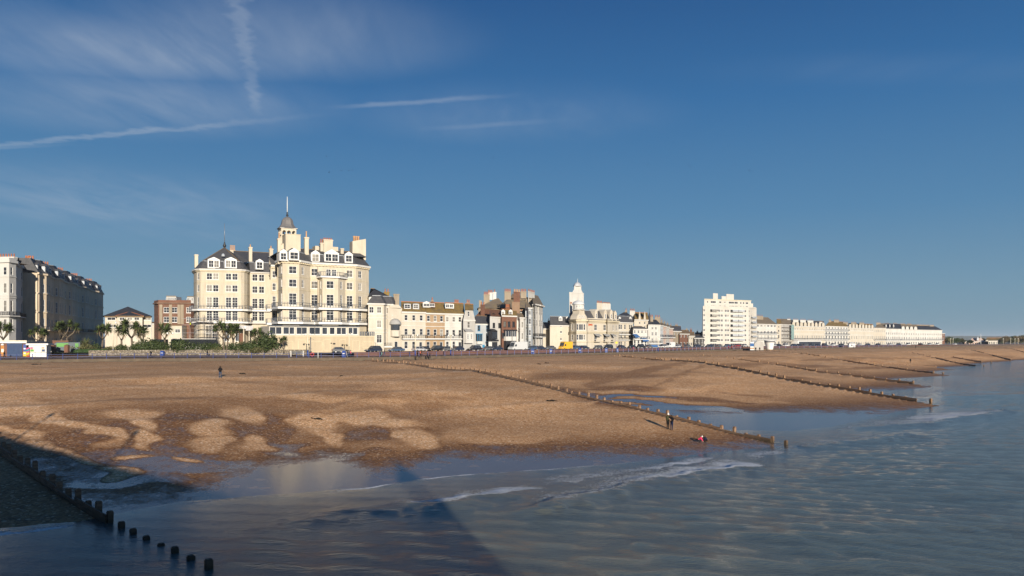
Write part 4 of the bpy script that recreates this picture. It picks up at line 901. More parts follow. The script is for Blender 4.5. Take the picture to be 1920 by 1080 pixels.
    # entrance canopy with the name
    v = B.loc(440, 213)[1]; u0, u1 = B.u(424.5, v), B.u(461, v); z0, z1 = B.z(616.4, 440, v), B.z(610.4, 440, v); mb = MB(); mb.box(u0, u1, v, v+6, z0, z1, 'frame_white'); mb.box(u1+.01, B.u(473, v+2), v+.6, v+6, z0-.5, z1, 'steel'); mb.box(u0+4.6, u0+4.9, v+.5, v+.8, -.2, z0, 'cream'); mb.box(u1+1.0, u1+1.3, v+1.5, v+1.8, -.2, z0, 'cream'); cn = mb.build('canopy', B.root)
    text_obj('QUEENS HOTEL', cn, ((u0+u1)/2, v-.04, (z0+z1)/2), .98, 'text_navy', .70)
    mb = MB(); v = B.loc(452, 219)[1]; mb.box(B.u(448, v), B.u(458, v), v-.4, v, 0, B.z(625, 452, v), 'brick'); mb.build('door', B.root)
    # ---- sea-front podium with the glazed lounge
    P = B.face([(503, 184.5), (702, 200.5)], B.z(629.5, 600, -7), 9, 'podium_cream'); vP = P.P[0].y
    P.zt = P.z(629.5, 600); P.done(); P.ledge(P.zt-.25, P.zt, .14, 'cream_trim', 'coping')
    for a, b, y0, y1 in ((538, 549, 658, 640), (559, 573, 656, 638), (578, 604, 660, 641), (607, 619, 657, 637), (637, 648, 656, 637), (661, 674, 657, 639), (680, 698, 652, 641)):
        za, zb_ = P.z(y0, (a+b)/2), P.z(y1, (a+b)/2); ha, hb = P.hit(a), P.hit(b); A = P.P[0]; d = (P.P[1]-A).normalized(); p = A+d*ha[1]; q = A+d*hb[1]; o = Vector((d.y, -d.x))*.05; p, q = p+o, q+o; mb = MB()
        for s0, s1 in (((p.x, p.y, za), (p.x, p.y, zb_)), ((q.x, q.y, za), (q.x, q.y, zb_)), ((p.x, p.y, zb_), (q.x, q.y, zb_)), ((p.x, p.y, za), (q.x, q.y, za))): mb.bar(s0, s1, .12, .12, 'cream_trim')
        mb.build('panel_moulding', B.root)
    mb = MB()
    for px, py, r in ((621, 643.5, .16), (626.5, 644.5, .24)): h = P.hit(px); A = P.P[0]; d = (P.P[1]-A).normalized(); p = A+d*h[1]+Vector((d.y, -d.x))*.04; mb.obox((p.x, p.y, P.z(py, px)), Vector((d.x, d.y, 0)), Vector((d.y, -d.x, 0)), Vector((0, 0, 1)), r*1.3, .04, r*.8, 'iron_black')
    mb.build('vent_hole', B.root)
    G = B.face([(504.5, 185.1), (674, 198.8)], P.z(612.5, 600), 7, 'cream_pale', zbot=P.zt+.02); G.zt = G.z(612.3, 600)
    for q0, q1 in ((507, 516), (518, 527), (532.5, 541.5), (543, 551), (557, 565), (567, 575), (581, 589.5), (591, 599.5), (605, 613), (619, 627), (632, 639.5), (641, 648.5), (654, 661), (662.5, 670)):
        s_row(G, (q0+q1)/2, (q1-q0)*195/F*1.3, G.z(627, 600), G.z(613.4, 600), 'plain', glass='glass_dark')
    G.done(); G.ledge(G.zt, G.zt+.22, .35, 'iron_grey', 'roof_edge')
    mb = MB(); zz_ = P.zt
    for px in np.arange(676, 702, 3.2): h = P.hit(px); A = P.P[0]; d = (P.P[1]-A).normalized(); p = A+d*h[1]; mb.box(p.x-.12, p.x+.12, p.y+.1, p.y+.3, zz_, zz_+1.1, 'iron_grey')
    a, b = P.hit(676), P.hit(702); A = P.P[0]; d = (P.P[1]-A).normalized(); p = A+d*a[1]; q = A+d*b[1]; mb.bar((p.x, p.y+.2, zz_+1.1), (q.x, q.y+.2, zz_+1.1), .06, .08, 'iron_grey'); mb.build('terrace_railing', B.root)
    return B
def s_row(f, px, w, z0, z1, style, frame='frame_white', glass='glass'):
    h = f.hit(px)
    if not h: print('miss', px); return
    i, t, D = h; L = (f.P[i+1]-f.P[i]).length; ww = min(w, L-.12)
    if ww < .3: return
    u0 = min(max(t-ww/2, .05), L-ww-.05); f.ops[i].append((u0, u0+ww, z0, z1, style, frame, glass))
hotel()
OPEN = []
# ================================================================== the other buildings
def house(name, label, a, b, yeave, cols, rows, wall, roof=None, chim=(), balc=(), far=False, depth=11, group=None, trim='white_trim', frame='frame_white', glass='glass', strings=(), path=None, ref=None, cat='house', dorm=(), zb=0.0, parapet=0.0, cor=.35, mans=None, w=1.1, dz=0.0):
    """a, b = (photo column, distance); yeave etc. are photo rows read at column ref"""
    B = Bld(name, label, cat, a, b, group, far, dz, True); OPEN.append(B); ref = ref or a[0]+1; z = B.z(yeave, ref); f = B.face(path or [a, b], z, depth, wall)
    for r in rows:
        yt, yb = r[0], r[1]; st = r[2] if len(r) > 2 else 'sash'; ww = r[3] if len(r) > 3 else w; cc = r[4] if len(r) > 4 and r[4] else cols; gl = r[5] if len(r) > 5 else glass
        za, zb_ = f.z(yb, ref), f.z(yt, ref)
        if isinstance(cc, int):
            L = (f.P[1]-f.P[0]).length; wd = min(ww, L/cc*.62)
            for i in range(cc): f.ops[0].append((L*(i+.5)/cc-wd/2, L*(i+.5)/cc+wd/2, max(za, .05), zb_, st, frame, gl))
        else:
            for q in cc: s_row(f, q, ww, max(za, .05), zb_, st, frame, gl)
    f.done()
    if cor: f.ledge(z-.3, z+.12, cor, trim)
    for y in strings: f.ledge(f.z(y+.6, ref), f.z(y-.4, ref), .12, trim, 'string_course')
    for y in balc: f.balcony(f.z(y, ref), 1.1, .3, 1.0, 'frame_white' if len(balc) < 9 else trim, 'iron_grey' if far else 'iron_black', .6 if not far else 1.0, k=1.3 if not far else 1.8)
    if parapet: f.ledge(z+.1, z+parapet, .05, wall, 'parapet', inn=.3)
    L = f.P[-1].x
    if mans:
        hi = f.mansard(z+.12, f.z(mans[0], ref)-z, mans[1], mans[2])
    if roof:
        yr, mat = roof[0], roof[1]; hl = roof[2] if len(roof) > 2 else 0; hr = roof[3] if len(roof) > 3 else 0; zz = z+.13; ins = 0
        if mans: zz = f.z(mans[0], ref)+.13; ins = mans[1]
        hh = B.z(yr, ref, depth/2)-zz; B.roof_rect(f.P[0].x, L, ins+f.P[0].y*0, depth-ins, zz, max(.5, hh), mat, hl, hr, .3 if not mans else 0, wall)
    for c in chim:
        px0, px1, yt, yb, v, m, n = c[:7]; B.chimney(px0, px1, yt, yb, v, m, n, 1.0, *(c[7:] or ('terracotta',)))
    for d in dorm:
        px, yt, yb, v, ww, n = d[:6]; B.dormer(B.u(px, v), v, B.z(yb, px, v), ww, B.z(yt, px, v)-B.z(yb, px, v), d[6] if len(d) > 6 else 'frame_white', d[7] if len(d) > 7 else .5, 3.0, n)
    B.f = f; return B
W = 'white_trim'
# ---- far left: white corner building, shaded terrace behind it
B = Bld('corner_house', 'tall white bay fronted building at the far left edge, right side in blue shade', 'building', (-60, 201.6), (52, 199.2)); 
z = B.z(493, 20); f = B.face([(-60, 200.4), (-8, 200.4), (-4, 196.6), (17, 195.8), (30, 198.6), (31.5, 205.2), (52.5, 220.8)], z, 14, 'white')
for yt, yb in ((500.5, 515.5), (530.5, 549.5), (563, 584), (598, 622)):
    a, b = f.z(yb, 9), f.z(yt, 9)
    for q, w_ in ((-30, 1.4), (-45, 1.4), (9, 1.1), (22, .95), (41, 1.6), (50, .9)): s_row(f, q, w_, a, b, 'sash')
f.done(); f.ledge(z-.3, z+.35, .5, W); f.ledge(z+.3, z+1.0, .1, 'white', 'parapet', inn=.3)
for y in (518.5, 554, 558): f.ledge(f.z(y+.7, 9), f.z(y-.7, 9), .18, W, 'string_course')
f.balcony(f.z(591.5, 9), 1.0, .3, 1.0, 'white', 'iron_black', .35, k=1.3)
B.chimney(-20, 26, 481.5, 493, 8, 'white', 9, 1.2, 'terracotta', .9)
B.roof_rect(B.u(-60), B.u(8), 1, 8, z+.3, 1.1, 'roof_brown', 4, 4)
B = Bld('end_house', 'pinkish beige gable end with stepped chimney beside the white corner building', 'house', (53, 223.2), (70, 213.6)); f = B.face([(40, 224.4), (53.5, 223.2), (70, 214.8)], B.z(516, 66), .5, 'beige'); f.done()
f.ledge(B.z(545, 60), B.z(543, 60), .15, 'beige', 'string_course'); mb = MB(); f.ledge(B.z(571, 60), B.z(569.5, 60), .15, 'beige', 'string_course')
zt_ = f.zt; u0, u1 = B.u(38, 1), B.u(66, 1); mb = MB(); zA = B.z(490, 55, 1); mb.prism([(0, 0)]*3, 0, 0, 'beige') if False else None
for v_ in (.1, .5): mb.face([(u0, v_, zt_-.01), (u1, v_, zt_-.01), (B.u(57, 1), v_, zA), (u0, v_, zA)], 'beige')
mb.face([(u1, .1, zt_), (u1, .5, zt_), (B.u(57, 1), .5, zA), (B.u(57, 1), .1, zA)], 'beige'); mb.face([(u0, .1, zA), (B.u(57, 1), .1, zA), (B.u(57, 1), .5, zA), (u0, .5, zA)], 'beige'); mb.build('gable', B.root)
B.chimney(36, 52.5, 488, 495, .6, 'beige', 5, 1.2, 'terracotta', 1.0)
# receding shaded terrace: five houses with canted bays and slate dormers
TL = ['nearest shaded stone coloured terraced house with black balcony, behind the white kiosk', 'second shaded terraced house back from the white corner building', 'third shaded terraced house, behind the spreading palm', 'fourth shaded terraced house, above the bare garden tree', 'last shaded terraced house at the far end of the dim terrace']
tp = [(70, 214.2), (94, 228.6), (119, 246.0), (144, 266.4), (169, 288.6), (193.5, 314.4)]
for i in range(5):
    p, q = tp[i], tp[i+1]; B = Bld('terraced_house', TL[i], 'house', p, q, 'houses of the shaded terrace', dz=0); Wd = B.W; zE = 22.0-.0; zE = B.z(512, 71) if i == 0 else ZE_-(B.zb); ZE_ = zE+B.zb if i == 0 else ZE_
    o = 1.1; f = B.face([(0, 0), (Wd*.28, 0), (Wd*.36, -o), (Wd*.66, -o), (Wd*.74, 0), (Wd, 0)], zE, 12, 'beige', photo=False)
    fl = zE/4.15
    for k in range(4):
        zb_ = .8+k*fl+(.1 if k else -.2); h = fl*.62 if k < 3 else fl*.45
        for sg, n_, w_ in ((0, 1, 1.15), (1, 1, .7), (2, 2, 1.1), (3, 1, .7), (4, 1, 1.15)): f.rown(n_, w_, zb_, zb_+h, sg, glass='glass_dark')
    f.done(); f.ledge(zE-.35, zE+.2, .45, 'beige')
    for k in (1, 2, 3): f.ledge(.55+k*fl-.2, .55+k*fl+.1, .25 if k > 1 else .15, 'beige', 'string_course')
    f.balcony(.85+fl, 1.0, .25, 1.0, 'beige', 'iron_black', .5, k=1.3)
    hi = f.mansard(zE+.2, 4.0, 1.8, 'slate_dark')
    for t in (.14, .38, .51, .64, .88): B.dormer(Wd*t, (-.75 if .3 < t < .7 else .35), zE+.5, 1.5, 1.9, 'lead', .7)
    mb = MB(); mb.box(Wd-1.2, Wd, 4, 6.6, zE, zE+5.3, 'beige'); c = mb.build('chimney', B.root); pm = MB(); pm.cyl((0, 0, 0), .24, 1.0, 'terracotta', 8, .2); me = pm.mesh('chimney_pot')
    for k in range(4): link('chimney_pot', me, c, (Wd-.6, 4.4+k*.6, zE+5.3))
# low hipped block and brick building
B = house('apartment_block', 'low cream block with dark hipped roof beyond the palm gardens', (197, 246), (284, 250), 593, [], [], 'cream_pale', None, cat='building', depth=16, cor=.5, trim='roof_brown', path=[(197, 246), (219, 246.5), (219.5, 244.5), (267, 247), (268, 249.5), (284, 250)])
f = B.f; B.roof_rect(0, B.W, -.5, 15.5, f.zt+.1, B.z(575.5, 240, 8)-f.zt, 'slate_dark', 7.5, 7.5, .5)
mb = MB(); zt_ = f.zt+.12; u0, u1, um = B.u(217, -2.5), B.u(270, -2), B.u(241, -2); zp = B.z(578, 241, 0)-1
mb.face([(u0, -2.6, zt_), (u1, -2.3, zt_), (um, 3.5, zp)], 'slate_dark'); mb.face([(u0, -2.6, zt_), (um, 3.5, zp), (um, 8, zp), (u0, 6, zt_)], 'slate_dark'); mb.face([(u1, -2.3, zt_), (u1, 6, zt_), (um, 8, zp), (um, 3.5, zp)], 'slate_dark'); mb.bar((u0, -2.6, zt_), (um, 3.5, zp), .3, .2, 'terracotta'); mb.bar((u1, -2.3, zt_), (um, 3.5, zp), .3, .2, 'terracotta'); mb.build('roof', B.root)
for q, w_ in ((209, 2.6), (229, 1.6), (243.5, 1.6), (256.5, 1.6), (276, 2.6)):
    for yt, yb in ((595, 600.5), (608, 614)):
        me, pn = window_mesh(w_, (yb-yt)*246/F, 'mull', 'frame_white', 'glass', False); h = f.hit(q); A = f.P[h[0]]; d = (f.P[h[0]+1]-A).normalized(); p = A+d*(h[1]-w_/2); wo = link('window', me, B.root, (p.x+d.y*.16, p.y-d.x*.16, f.z(yb, q)), math.atan2(d.y, d.x)); link('pane', pn, wo, (0, 0, 0))
house('town_house', 'low cream annexe between the hipped block and the brick building', (284.5, 247), (289.5, 247.5), 607, [], [], 'cream_pale', (604, 'roof_brown'), depth=8, cor=.3)
B = house('brick_building', 'red brick building with parapet and pale pilasters beside the big hotel', (289, 236), (358, 238), 568, [312, 327, 349.5], [(576, 586.5, 'sash4', 1.7), (594, 604.5, 'sash4', 1.7)], 'brick', None, cat='building', depth=20, trim='brick_brown', strings=(573, 589.5), path=[(289, 241), (297, 236), (349, 237), (358, 237.5)], parapet=.9, ref=312, cor=.45)
f = B.f; mb = MB()
for q in (302, 320, 336, 342):
    h = f.hit(q); A = f.P[h[0]]; d = (f.P[h[0]+1]-A).normalized(); p = A+d*h[1]; mb = MB(); mb.obox((p.x, p.y-.08, (f.z(590, q)+f.z(570, q))/2-1.6), Vector((d.x, d.y, 0)), Vector((-d.y, d.x, 0)), Vector((0, 0, 1)), .45, .12, (f.z(570, q)-f.z(590, q))/2+1.4, 'stone_grey'); mb.build('pilaster', B.root)
B2 = Bld('annexe', 'flat roofed white annexe in front of the red brick building', 'building', (303, 230), (341, 231)); f = B2.face([(303, 230), (341, 231)], B2.z(610, 310), 5.5, 'ivory'); f.row([333], 1.6, 617, 624, 310, 'sash4'); f.done(); f.ledge(f.zt-.1, f.zt+.15, .25, 'roof_brown')
for q0, q1, yt, lb in ((312, 330, 555.5, 'distant white office block rising behind the red brick building'), (351, 366, 556.5, 'distant pale office block half hidden behind the left end of the big hotel')):
    B = Bld('office_block', lb, 'building', (q0, 520), (q1, 521), None, True); f = B.face([(q0, 520), (q1, 521)], B.z(yt, q0), 14, 'grey_white')
    for k in range(4): f.rown(6, 1.6, f.zt-2.6-k*3.2, f.zt-1.0-k*3.2, 0)
    f.done(); f.ledge(f.zt-.1, f.zt+.4, .4, 'roof_grey_brown')
# scaffolding on the left corner of the big hotel
root = empty('scaffolding', (*ray_pt(344, 214), zg(0, 214)), R(6), 'grey scaffolding with plank decks at the left corner of the big hotel', 'scaffolding'); 
for i in range(7):
    for j in (0, 1.3): mb = MB(); mb.cyl((i*1.9-.3, j, 0), .05, 10.5 if 1 < i < 6 else 7.5, 'steel', 6); mb.build('pole', root)
for k, zz in enumerate((2.4, 4.3, 6.6, 8.4)):
    mb = MB(); mb.box(-.5, 9.5+k*.2 if k < 3 else 8, .1, 1.2, zz, zz+.08, 'plank_scaffold'); mb.build('deck', root)
    for y in (0, 1.3): mb = MB(); mb.bar((-.5, y, zz+1), (10, y, zz+1), .06, .06, 'steel'); mb.build('rail', root)
# ---- houses right of the hotel
B = house('guest_house', 'cream house with canted bay and dark mansard, touching the right end of the big hotel', (690, 207), (737, 211), 570.5, [696.5, 711, 728.5], [(575, 587, 'sash4', 1.3), (600, 614.5, 'sash4', 1.3, [711]), (627.5, 643, 'french', 1.5, [711]), (650, 656, 'plain', .1, [])], 'cream_pale',
    (541, 'slate_dark', 2, 6), mans=(554.5, 1.2, 'slate'), strings=(590, 596, 617, 623), path=[(690, 207), (690.5, 204), (719.5, 205.5), (724.5, 208.2), (737, 209.3)], ref=700, dorm=[(700.5, 557, 568, -1.2, 2.5, 2, 'frame_white', .12)], chim=[(738, 748.5, 551, 572, 3, 'stone_grey', 0), (720, 730, 547, 553, 8, 'roof_lichen', 2)])
f = B.f; f.balcony(f.z(649.5, 700), .1, .2, 1, 'cream_pale', 'iron_black', .6) if False else None
mb = MB(); v = -3.4; u0, u1 = B.u(701.5, v), B.u(735, v); zz = B.z(651.5, 710, v); mb.box(u0, u1, v, 0, zz, zz+.3, 'frame_white'); mb.face([(u0+1.5, v+1, zz-1.8), (u1-1.5, v+1, zz-1.8), (u1, v, zz-.01), (u0, v, zz-.01)], 'stone_grey'); mb.face([(u1-1.5, v+1, zz-1.8), (u1-1.5, 0, zz-1.8), (u1, 0, zz-.01), (u1, v, zz-.01)], 'stone_grey'); tb = mb.build('balcony', B.root)
mb = MB()
for x in np.arange(u0, u1+.01, (u1-u0)/12): mb.box(x-.03, x+.03, v+.02, v+.08, zz+.3, zz+1.25, 'iron_black')
mb.bar((u0, v+.05, zz+1.25), (u1, v+.05, zz+1.25), .07, .07, 'iron_black'); mb.build('balcony_railing', tb)
B = Bld('house', 'cream house end with round grey canopy over an oriel window, beside the guest house', 'house', (724, 209.5), (753, 212), sh=True); OPEN.append(B); z = B.z(589, 752); f = B.face([(727, 208), (754, 211.5)], B.z(578, 752), 8, 'cream_pale')
s_row(f, 743, 1.2, .1, f.z(640, 743), 'plain', glass='glass_dark'); f.done(); v = f.P[0].y
mb = MB(); u0, u1 = B.u(731, v), B.u(751.5, v); um = (u0+u1)/2; zt2 = B.z(571, 740, v); mb.face([(u0, v+.02, f.zt), (B.u(754, v), v+.3, f.zt), (B.u(748, v), v+.3, zt2), (u0, v+.02, zt2)], 'cream_pale'); mb.build('gable', B.root)
r = (u1-u0)/2; z0 = B.z(608.5, 740, v); hh = B.z(597, 740, v)-z0; mb = MB(); mb.lathe((um, v+.3, z0), [(r*1.12, 0), (r*1.05, hh*.3), (r*.85, hh*.62), (r*.5, hh*.9), (.05, hh)], 'canvas_grey', 16); mb.build('canopy', B.root)
mb = MB(); mb.lathe((um, v+.2, B.z(631, 740, v)), [(r*.9, 0), (r*.92, z0-B.z(631, 740, v)-1.6)], 'cream_pale', 10, False); mb.lathe((um, v+.2, z0-1.5), [(r*.8, 0), (r*.8, 1.5)], 'glass_dark', 10, False); mb.build('oriel', B.root)
def tworow(B): pass
house('terraced_house', 'cream stone terraced house with two dormers in a mossy roof, long iron balcony', (752, 211), (798, 216.5), 585, [761.5, 776, 790], [(590, 601, 'sash', 1.1), (616, 628, 'sash', 1.15), (640, 654, 'sash', 1.2, [761.5, 776]), (641, 655, 'plain', 1.1, [789], 'glass_dark')], 'cream_pale',
    (565.5, 'roof_lichen'), balc=(634.5,), strings=(602.5, 611), ref=760, dorm=[(764, 569.5, 580, 1.3, 2.4, 1, 'lead', .1), (780, 569.5, 580.5, 1.3, 2.2, 1, 'lead', .1)], depth=12)
house('terraced_house', 'tan painted terraced house with mossy roof, between the cream and the white one', (798, 216.5), (834, 221), 587.5, [803.5, 816, 828], [(591.5, 602.5, 'sash', 1.1), (617, 629, 'sash', 1.15), (640.5, 653.5, 'sash', 1.2, [803, 815.5]), (641, 655, 'plain', 1.1, [827.5], 'glass_dark')], 'tan',
    (566.5, 'roof_lichen'), balc=(634.5,), strings=(604, 612), ref=803, dorm=[(800, 568, 576.5, 1.6, 2.7, 1), (810.5, 568, 576.5, 1.6, 2.2, 1, 'brick')], chim=[(808, 813, 563, 567, 6, 'stone_grey', 1)], depth=12)
house('terraced_house', 'white terraced house with wide flat dormer and mossy roof, right of the tan house', (834, 221), (870, 226), 588.5, [839, 851, 862.5], [(593.5, 603.5, 'sash', 1.1), (618, 630, 'sash', 1.15), (640, 653, 'sash', 1.1, [839, 851]), (641, 656, 'plain', 1.2, [862.5], 'glass_dark')], 'white',
    (567.5, 'roof_lichen'), balc=(634.5,), strings=(604.5, 613), ref=840, dorm=[(843, 569.5, 578.5, 1.3, 3.3, 2, 'frame_white', .08)], chim=[(852, 860, 567, 570, 7, 'stone_grey', 4)], depth=12)
B = house('house', 'narrow pale grey house with tapered gable and corner oriel, right of the white terrace', (868.5, 223), (891, 227), 600, [879], [(602.5, 615, 'sash', 1.2)], 'grey_white', None, ref=870, depth=11, cor=.15)
f = B.f; u0, u1 = 0, B.W; zA = B.z(581, 878); mb = MB(); k = 1.0
mb.face([(u0, 0, f.zt), (u1, 0, f.zt), (u1-k, 0.6, zA), (u0+k, .6, zA)], 'grey_white'); mb.face([(u1, 0, f.zt), (u1, 10, f.zt), (u1-k, 9, zA), (u1-k, .6, zA)], 'grey_white'); mb.face([(u0, 10, f.zt), (u0, 0, f.zt), (u0+k, .6, zA), (u0+k, 9, zA)], 'grey_white'); mb.build('mansard_wall', B.root)
B.roof_rect(u0+k-.3, u1-k+.3, .3, 9.3, zA, B.z(570, 878, 5)-zA, 'roof_lichen', 0, 0, .2, 'grey_white'); me, pn = window_mesh(.9, 1.5, 'sash', 'frame_white', 'glass', False); wo = link('window', me, B.root, (B.u(877), -.02, B.z(593, 878))); link('pane', pn, wo, (0, 0, 0))
B.chimney(874.5, 881, 567, 575, 6, 'stone_grey', 2); v = -1.2; u0, u1 = B.u(874, v), B.u(887.5, v); mb = MB(); mb.box(u0, u1, v, 0, B.z(643.5, 880, v), B.z(622, 880, v), 'white'); mb.face([(u0-.2, v-.2, B.z(622, 880, v)), (u1+.2, v-.2, B.z(622, 880, v)), (u1, 0, B.z(616.5, 880)), (u0, 0, B.z(616.5, 880))], 'canvas_grey'); orl = mb.build('oriel', B.root)
me, pn = window_mesh(.9, 1.7, 'bars', 'frame_white', 'glass', False)
for q in (877, 883.5): wo = link('window', me, orl, (B.u(q, v)-.45, v-.17, B.z(636.5, 880, v))); link('pane', pn, wo, (0, 0, 0))
# the pub-sized cottages
B = house('house', 'pale blue grey house with slate roof and bright blue window frames', (891, 227.5), (918.5, 232), 607.5, [898, 914], [(610, 620.5, 'sash', 1.15), (629, 640, 'sash', 1.15, [914]), (647, 655, 'sash', 1.15, [914])], 'pale_blue', (592, 'slate'), ref=895, frame='frame_blue', depth=9, cor=.15)
v = -.9; f = B.f; u0, u1 = B.u(895.5, v), B.u(905, v); mb = MB(); mb.box(u0, u1, v, 0, B.z(645, 900, v), B.z(640, 900, v), 'white'); mb.box(u0+.1, u1-.1, v+.1, 0, B.z(640, 900, v), B.z(626.5, 900, v), 'glass'); mb.box(u0-.05, u1+.05, v-.05, 0, B.z(626.5, 900, v), B.z(625.5, 900, v), 'frame_blue')
for t in (0, .33, .66, .97): x = u0+.05+(u1-u0-.15)*t; mb.box(x, x+.1, v+.04, v+.14, B.z(640, 900, v), B.z(626.5, 900, v), 'frame_blue')
mb.build('oriel', B.root); mb = MB(); mb.box(B.u(904.5), B.u(908.5), -.1, 0, 0, B.z(646.5, 906), 'frame_blue'); mb.build('door', B.root)
B = house('house', 'white inn with black bay windows and brown tiled roof, right of the blue windowed house', (918.5, 228.5), (940.5, 235), 594, [926, 936.5], [(605, 614.5, 'bars', 1.5), (647, 657, 'plain', 1.0, [936.5], 'glass_dark')], 'white', (580, 'roof_tile'), ref=921, frame='frame_dark', depth=10, cor=.15, dorm=[(925.5, 589, 594.5, 1.2, 2.0, 1, 'frame_dark', .3)])
B.roof_rect(B.u(890, 10), B.u(934, 10), 8, 17, B.z(598, 900, 10), B.z(578, 905, 12)-B.z(598, 900, 10), 'roof_tile', 5, 2); B.chimney(901, 909, 571, 590, 8.5, 'brick', 2)
v = -1.1; u0, u1 = B.u(922, v), B.u(932.5, v); mb = MB(); mb.box(u0, u1, v, 0, B.z(636.5, 927, v), B.z(621, 927, v), 'frame_dark'); mb.box(u0, u1, v, 0, B.z(656, 927, v), B.z(640, 927, v), 'frame_white'); mb.box(u0-.3, u1+.4, v-.3, 0, B.z(640, 927, v), B.z(637, 927, v), 'frame_dark'); mb.face([(u0-.2, v-.2, B.z(621, 927, v)), (u1+.2, v-.2, B.z(621, 927, v)), (u1, 0, B.z(616.5, 927)), (u0, 0, B.z(616.5, 927))], 'frame_dark'); orl = mb.build('bay', B.root)
me, pn = window_mesh(u1-u0-.3, 2.1, 'bars', 'frame_dark', 'glass_dark', False); wo = link('window', me, orl, (u0+.15, v-.17, B.z(635, 927, v))); link('pane', pn, wo, (0, 0, 0))
me, pn = window_mesh(u1-u0-.3, 2.1, 'bars', 'frame_dark', 'glass_dark', False); wo = link('window', me, orl, (u0+.15, v-.17, B.z(654, 927, v))); link('pane', pn, wo, (0, 0, 0))
B = house('house', 'red brick house with two white bay windows and two dormers', (940.5, 233), (969, 238), 592, [946.5, 954.5, 963], [(602.5, 613, 'bars', 1.15), (624, 634, 'bars', 1.1, [943.5])], 'brick', (579.5, 'roof_lichen'), ref=943, depth=10, frame='frame_dark', cor=.25, dorm=[(943.5, 583, 592, .7, 1.7, 1), (957.5, 583, 592, .7, 1.7, 1)], chim=[(948, 957, 575.5, 580, 6, 'brick', 5), (960, 974.5, 566, 586, 4, 'render_brown', 0), (963, 975, 547, 567, 6.5, 'brick', 4, 'pot_buff')])
for a, b in ((948.5, 959), (961.5, 968.5)):
    v = -.9; u0, u1 = B.u(a, v), B.u(b, v); mb = MB(); zz = [B.z(y, (a+b)/2, v) for y in (656, 639, 631, 620.5, 618)]; mb.box(u0, u1, v, 0, zz[1], zz[2], 'white'); mb.box(u0, u1, v, 0, zz[0], zz[1]-.01, 'frame_dark'); mb.box(u0+.05, u1-.05, v+.05, 0, zz[2], zz[3], 'glass_dark'); mb.box(u0-.2, u1+.2, v-.2, 0, zz[3], zz[4], 'frame_dark')
    for t in (0, .5, .95): x = u0+(u1-u0-.1)*t; mb.box(x, x+.08, v-.01, v+.1, zz[2], zz[3], 'frame_white'); mb.box(x, x+.08, v-.01, v+.1, zz[0], zz[1]-.02, 'frame_white' if a > 960 else 'frame_dark')
    mb.build('bay', B.root)
B = house('house', 'narrow white house with three storey bay, right of the brick house with white bays', (969, 238), (985.5, 243), 596, [973, 980], [(603, 615, 'sash', 1.0), (624, 636, 'sash', 1.0), (645, 654, 'sash', 1.0)], 'white', (583, 'roof_grey_brown'), ref=971, depth=9, path=[(969, 238), (971.5, 238.3), (975, 236.6), (982, 238), (985.5, 241)], chim=[(976, 980, 585, 592, 3, 'white', 1)], strings=(599, 620, 640))
B = house('house', 'tall narrow white house with pale blue bay, below the high brick chimney', (985, 243), (998.5, 246), 578, [989.5, 995], [(597.5, 608, 'sash', 1.0), (618.5, 629, 'sash', 1.0), (639, 649, 'sash', 1.0), (583, 591, 'triple', 1.8, [995])], 'pale_blue', (566, 'roof_grey_brown', 0, 2), ref=987, depth=11, path=[(985, 243), (987, 243.2), (991, 241), (996, 242), (998.5, 245)], strings=(594, 613, 634))
B = house('hotel', 'tall grey white bay fronted hotel on the corner with heavy roof brackets', (998, 247), (1017.5, 262), 571, [1001.5, 1006, 1011.5, 1015.5], [(588.5, 599, 'sash', 1.0), (610.5, 625, 'sash', 1.0), (636, 646.5, 'sash', 1.1)], 'grey_white', (553, 'roof_grey_brown', 0, 5), ref=1000, depth=26, path=[(998, 247), (1000, 248.4), (1003, 247), (1007, 250), (1008, 253), (1010, 253), (1013, 256), (1017.5, 262)], strings=(584, 604, 607, 631), cat='hotel', cor=.8, balc=(631,), chim=[(990, 1002.5, 547, 566, 8, 'white', 5)])
B = Bld('large_house', 'big grey brown building with mossy roofs and tall chimneys behind the small seafront houses', 'building', (897, 262), (1000, 268), sh=True); OPEN.append(B); f = B.face([(897, 262), (1000, 268)], B.z(578, 905), 18, 'stone_grey'); f.done()
B.roof_rect(B.u(896), B.u(950), -.2, 17, f.zt, B.z(559.5, 920, 8)-f.zt, 'roof_grey_brown', 7, 3); B.roof_rect(B.u(932), B.u(1000), -2, 10, f.zt+.2, B.z(563, 960, 4)-f.zt, 'roof_grey_brown', 4, 4); B.box(965, 1000, 560, 578, 8, 17, 'stone_grey', 'wall')
B.roof_rect(B.u(960), B.u(1003), 8, 17, B.z(560, 975, 9), B.z(551, 975, 12)-B.z(560, 975, 9), 'roof_grey_brown', 1, 8)
for c in ((907, 918, 552, 567, 5, 'stone_grey', 5), (915, 923.5, 548.5, 558, 8, 'white', 4), (924.5, 930.5, 547.5, 558, 8, 'white', 1), (946, 958, 546.5, 565, 6, 'stone_grey', 5), (976, 987, 546.5, 567, 8, 'stone_grey', 4)): B.chimney(*c[:7], 1.4, 'terracotta', 1.0)
B.box(898, 903, 563, 578, 4, 8, 'stone_grey', 'stair_turret')
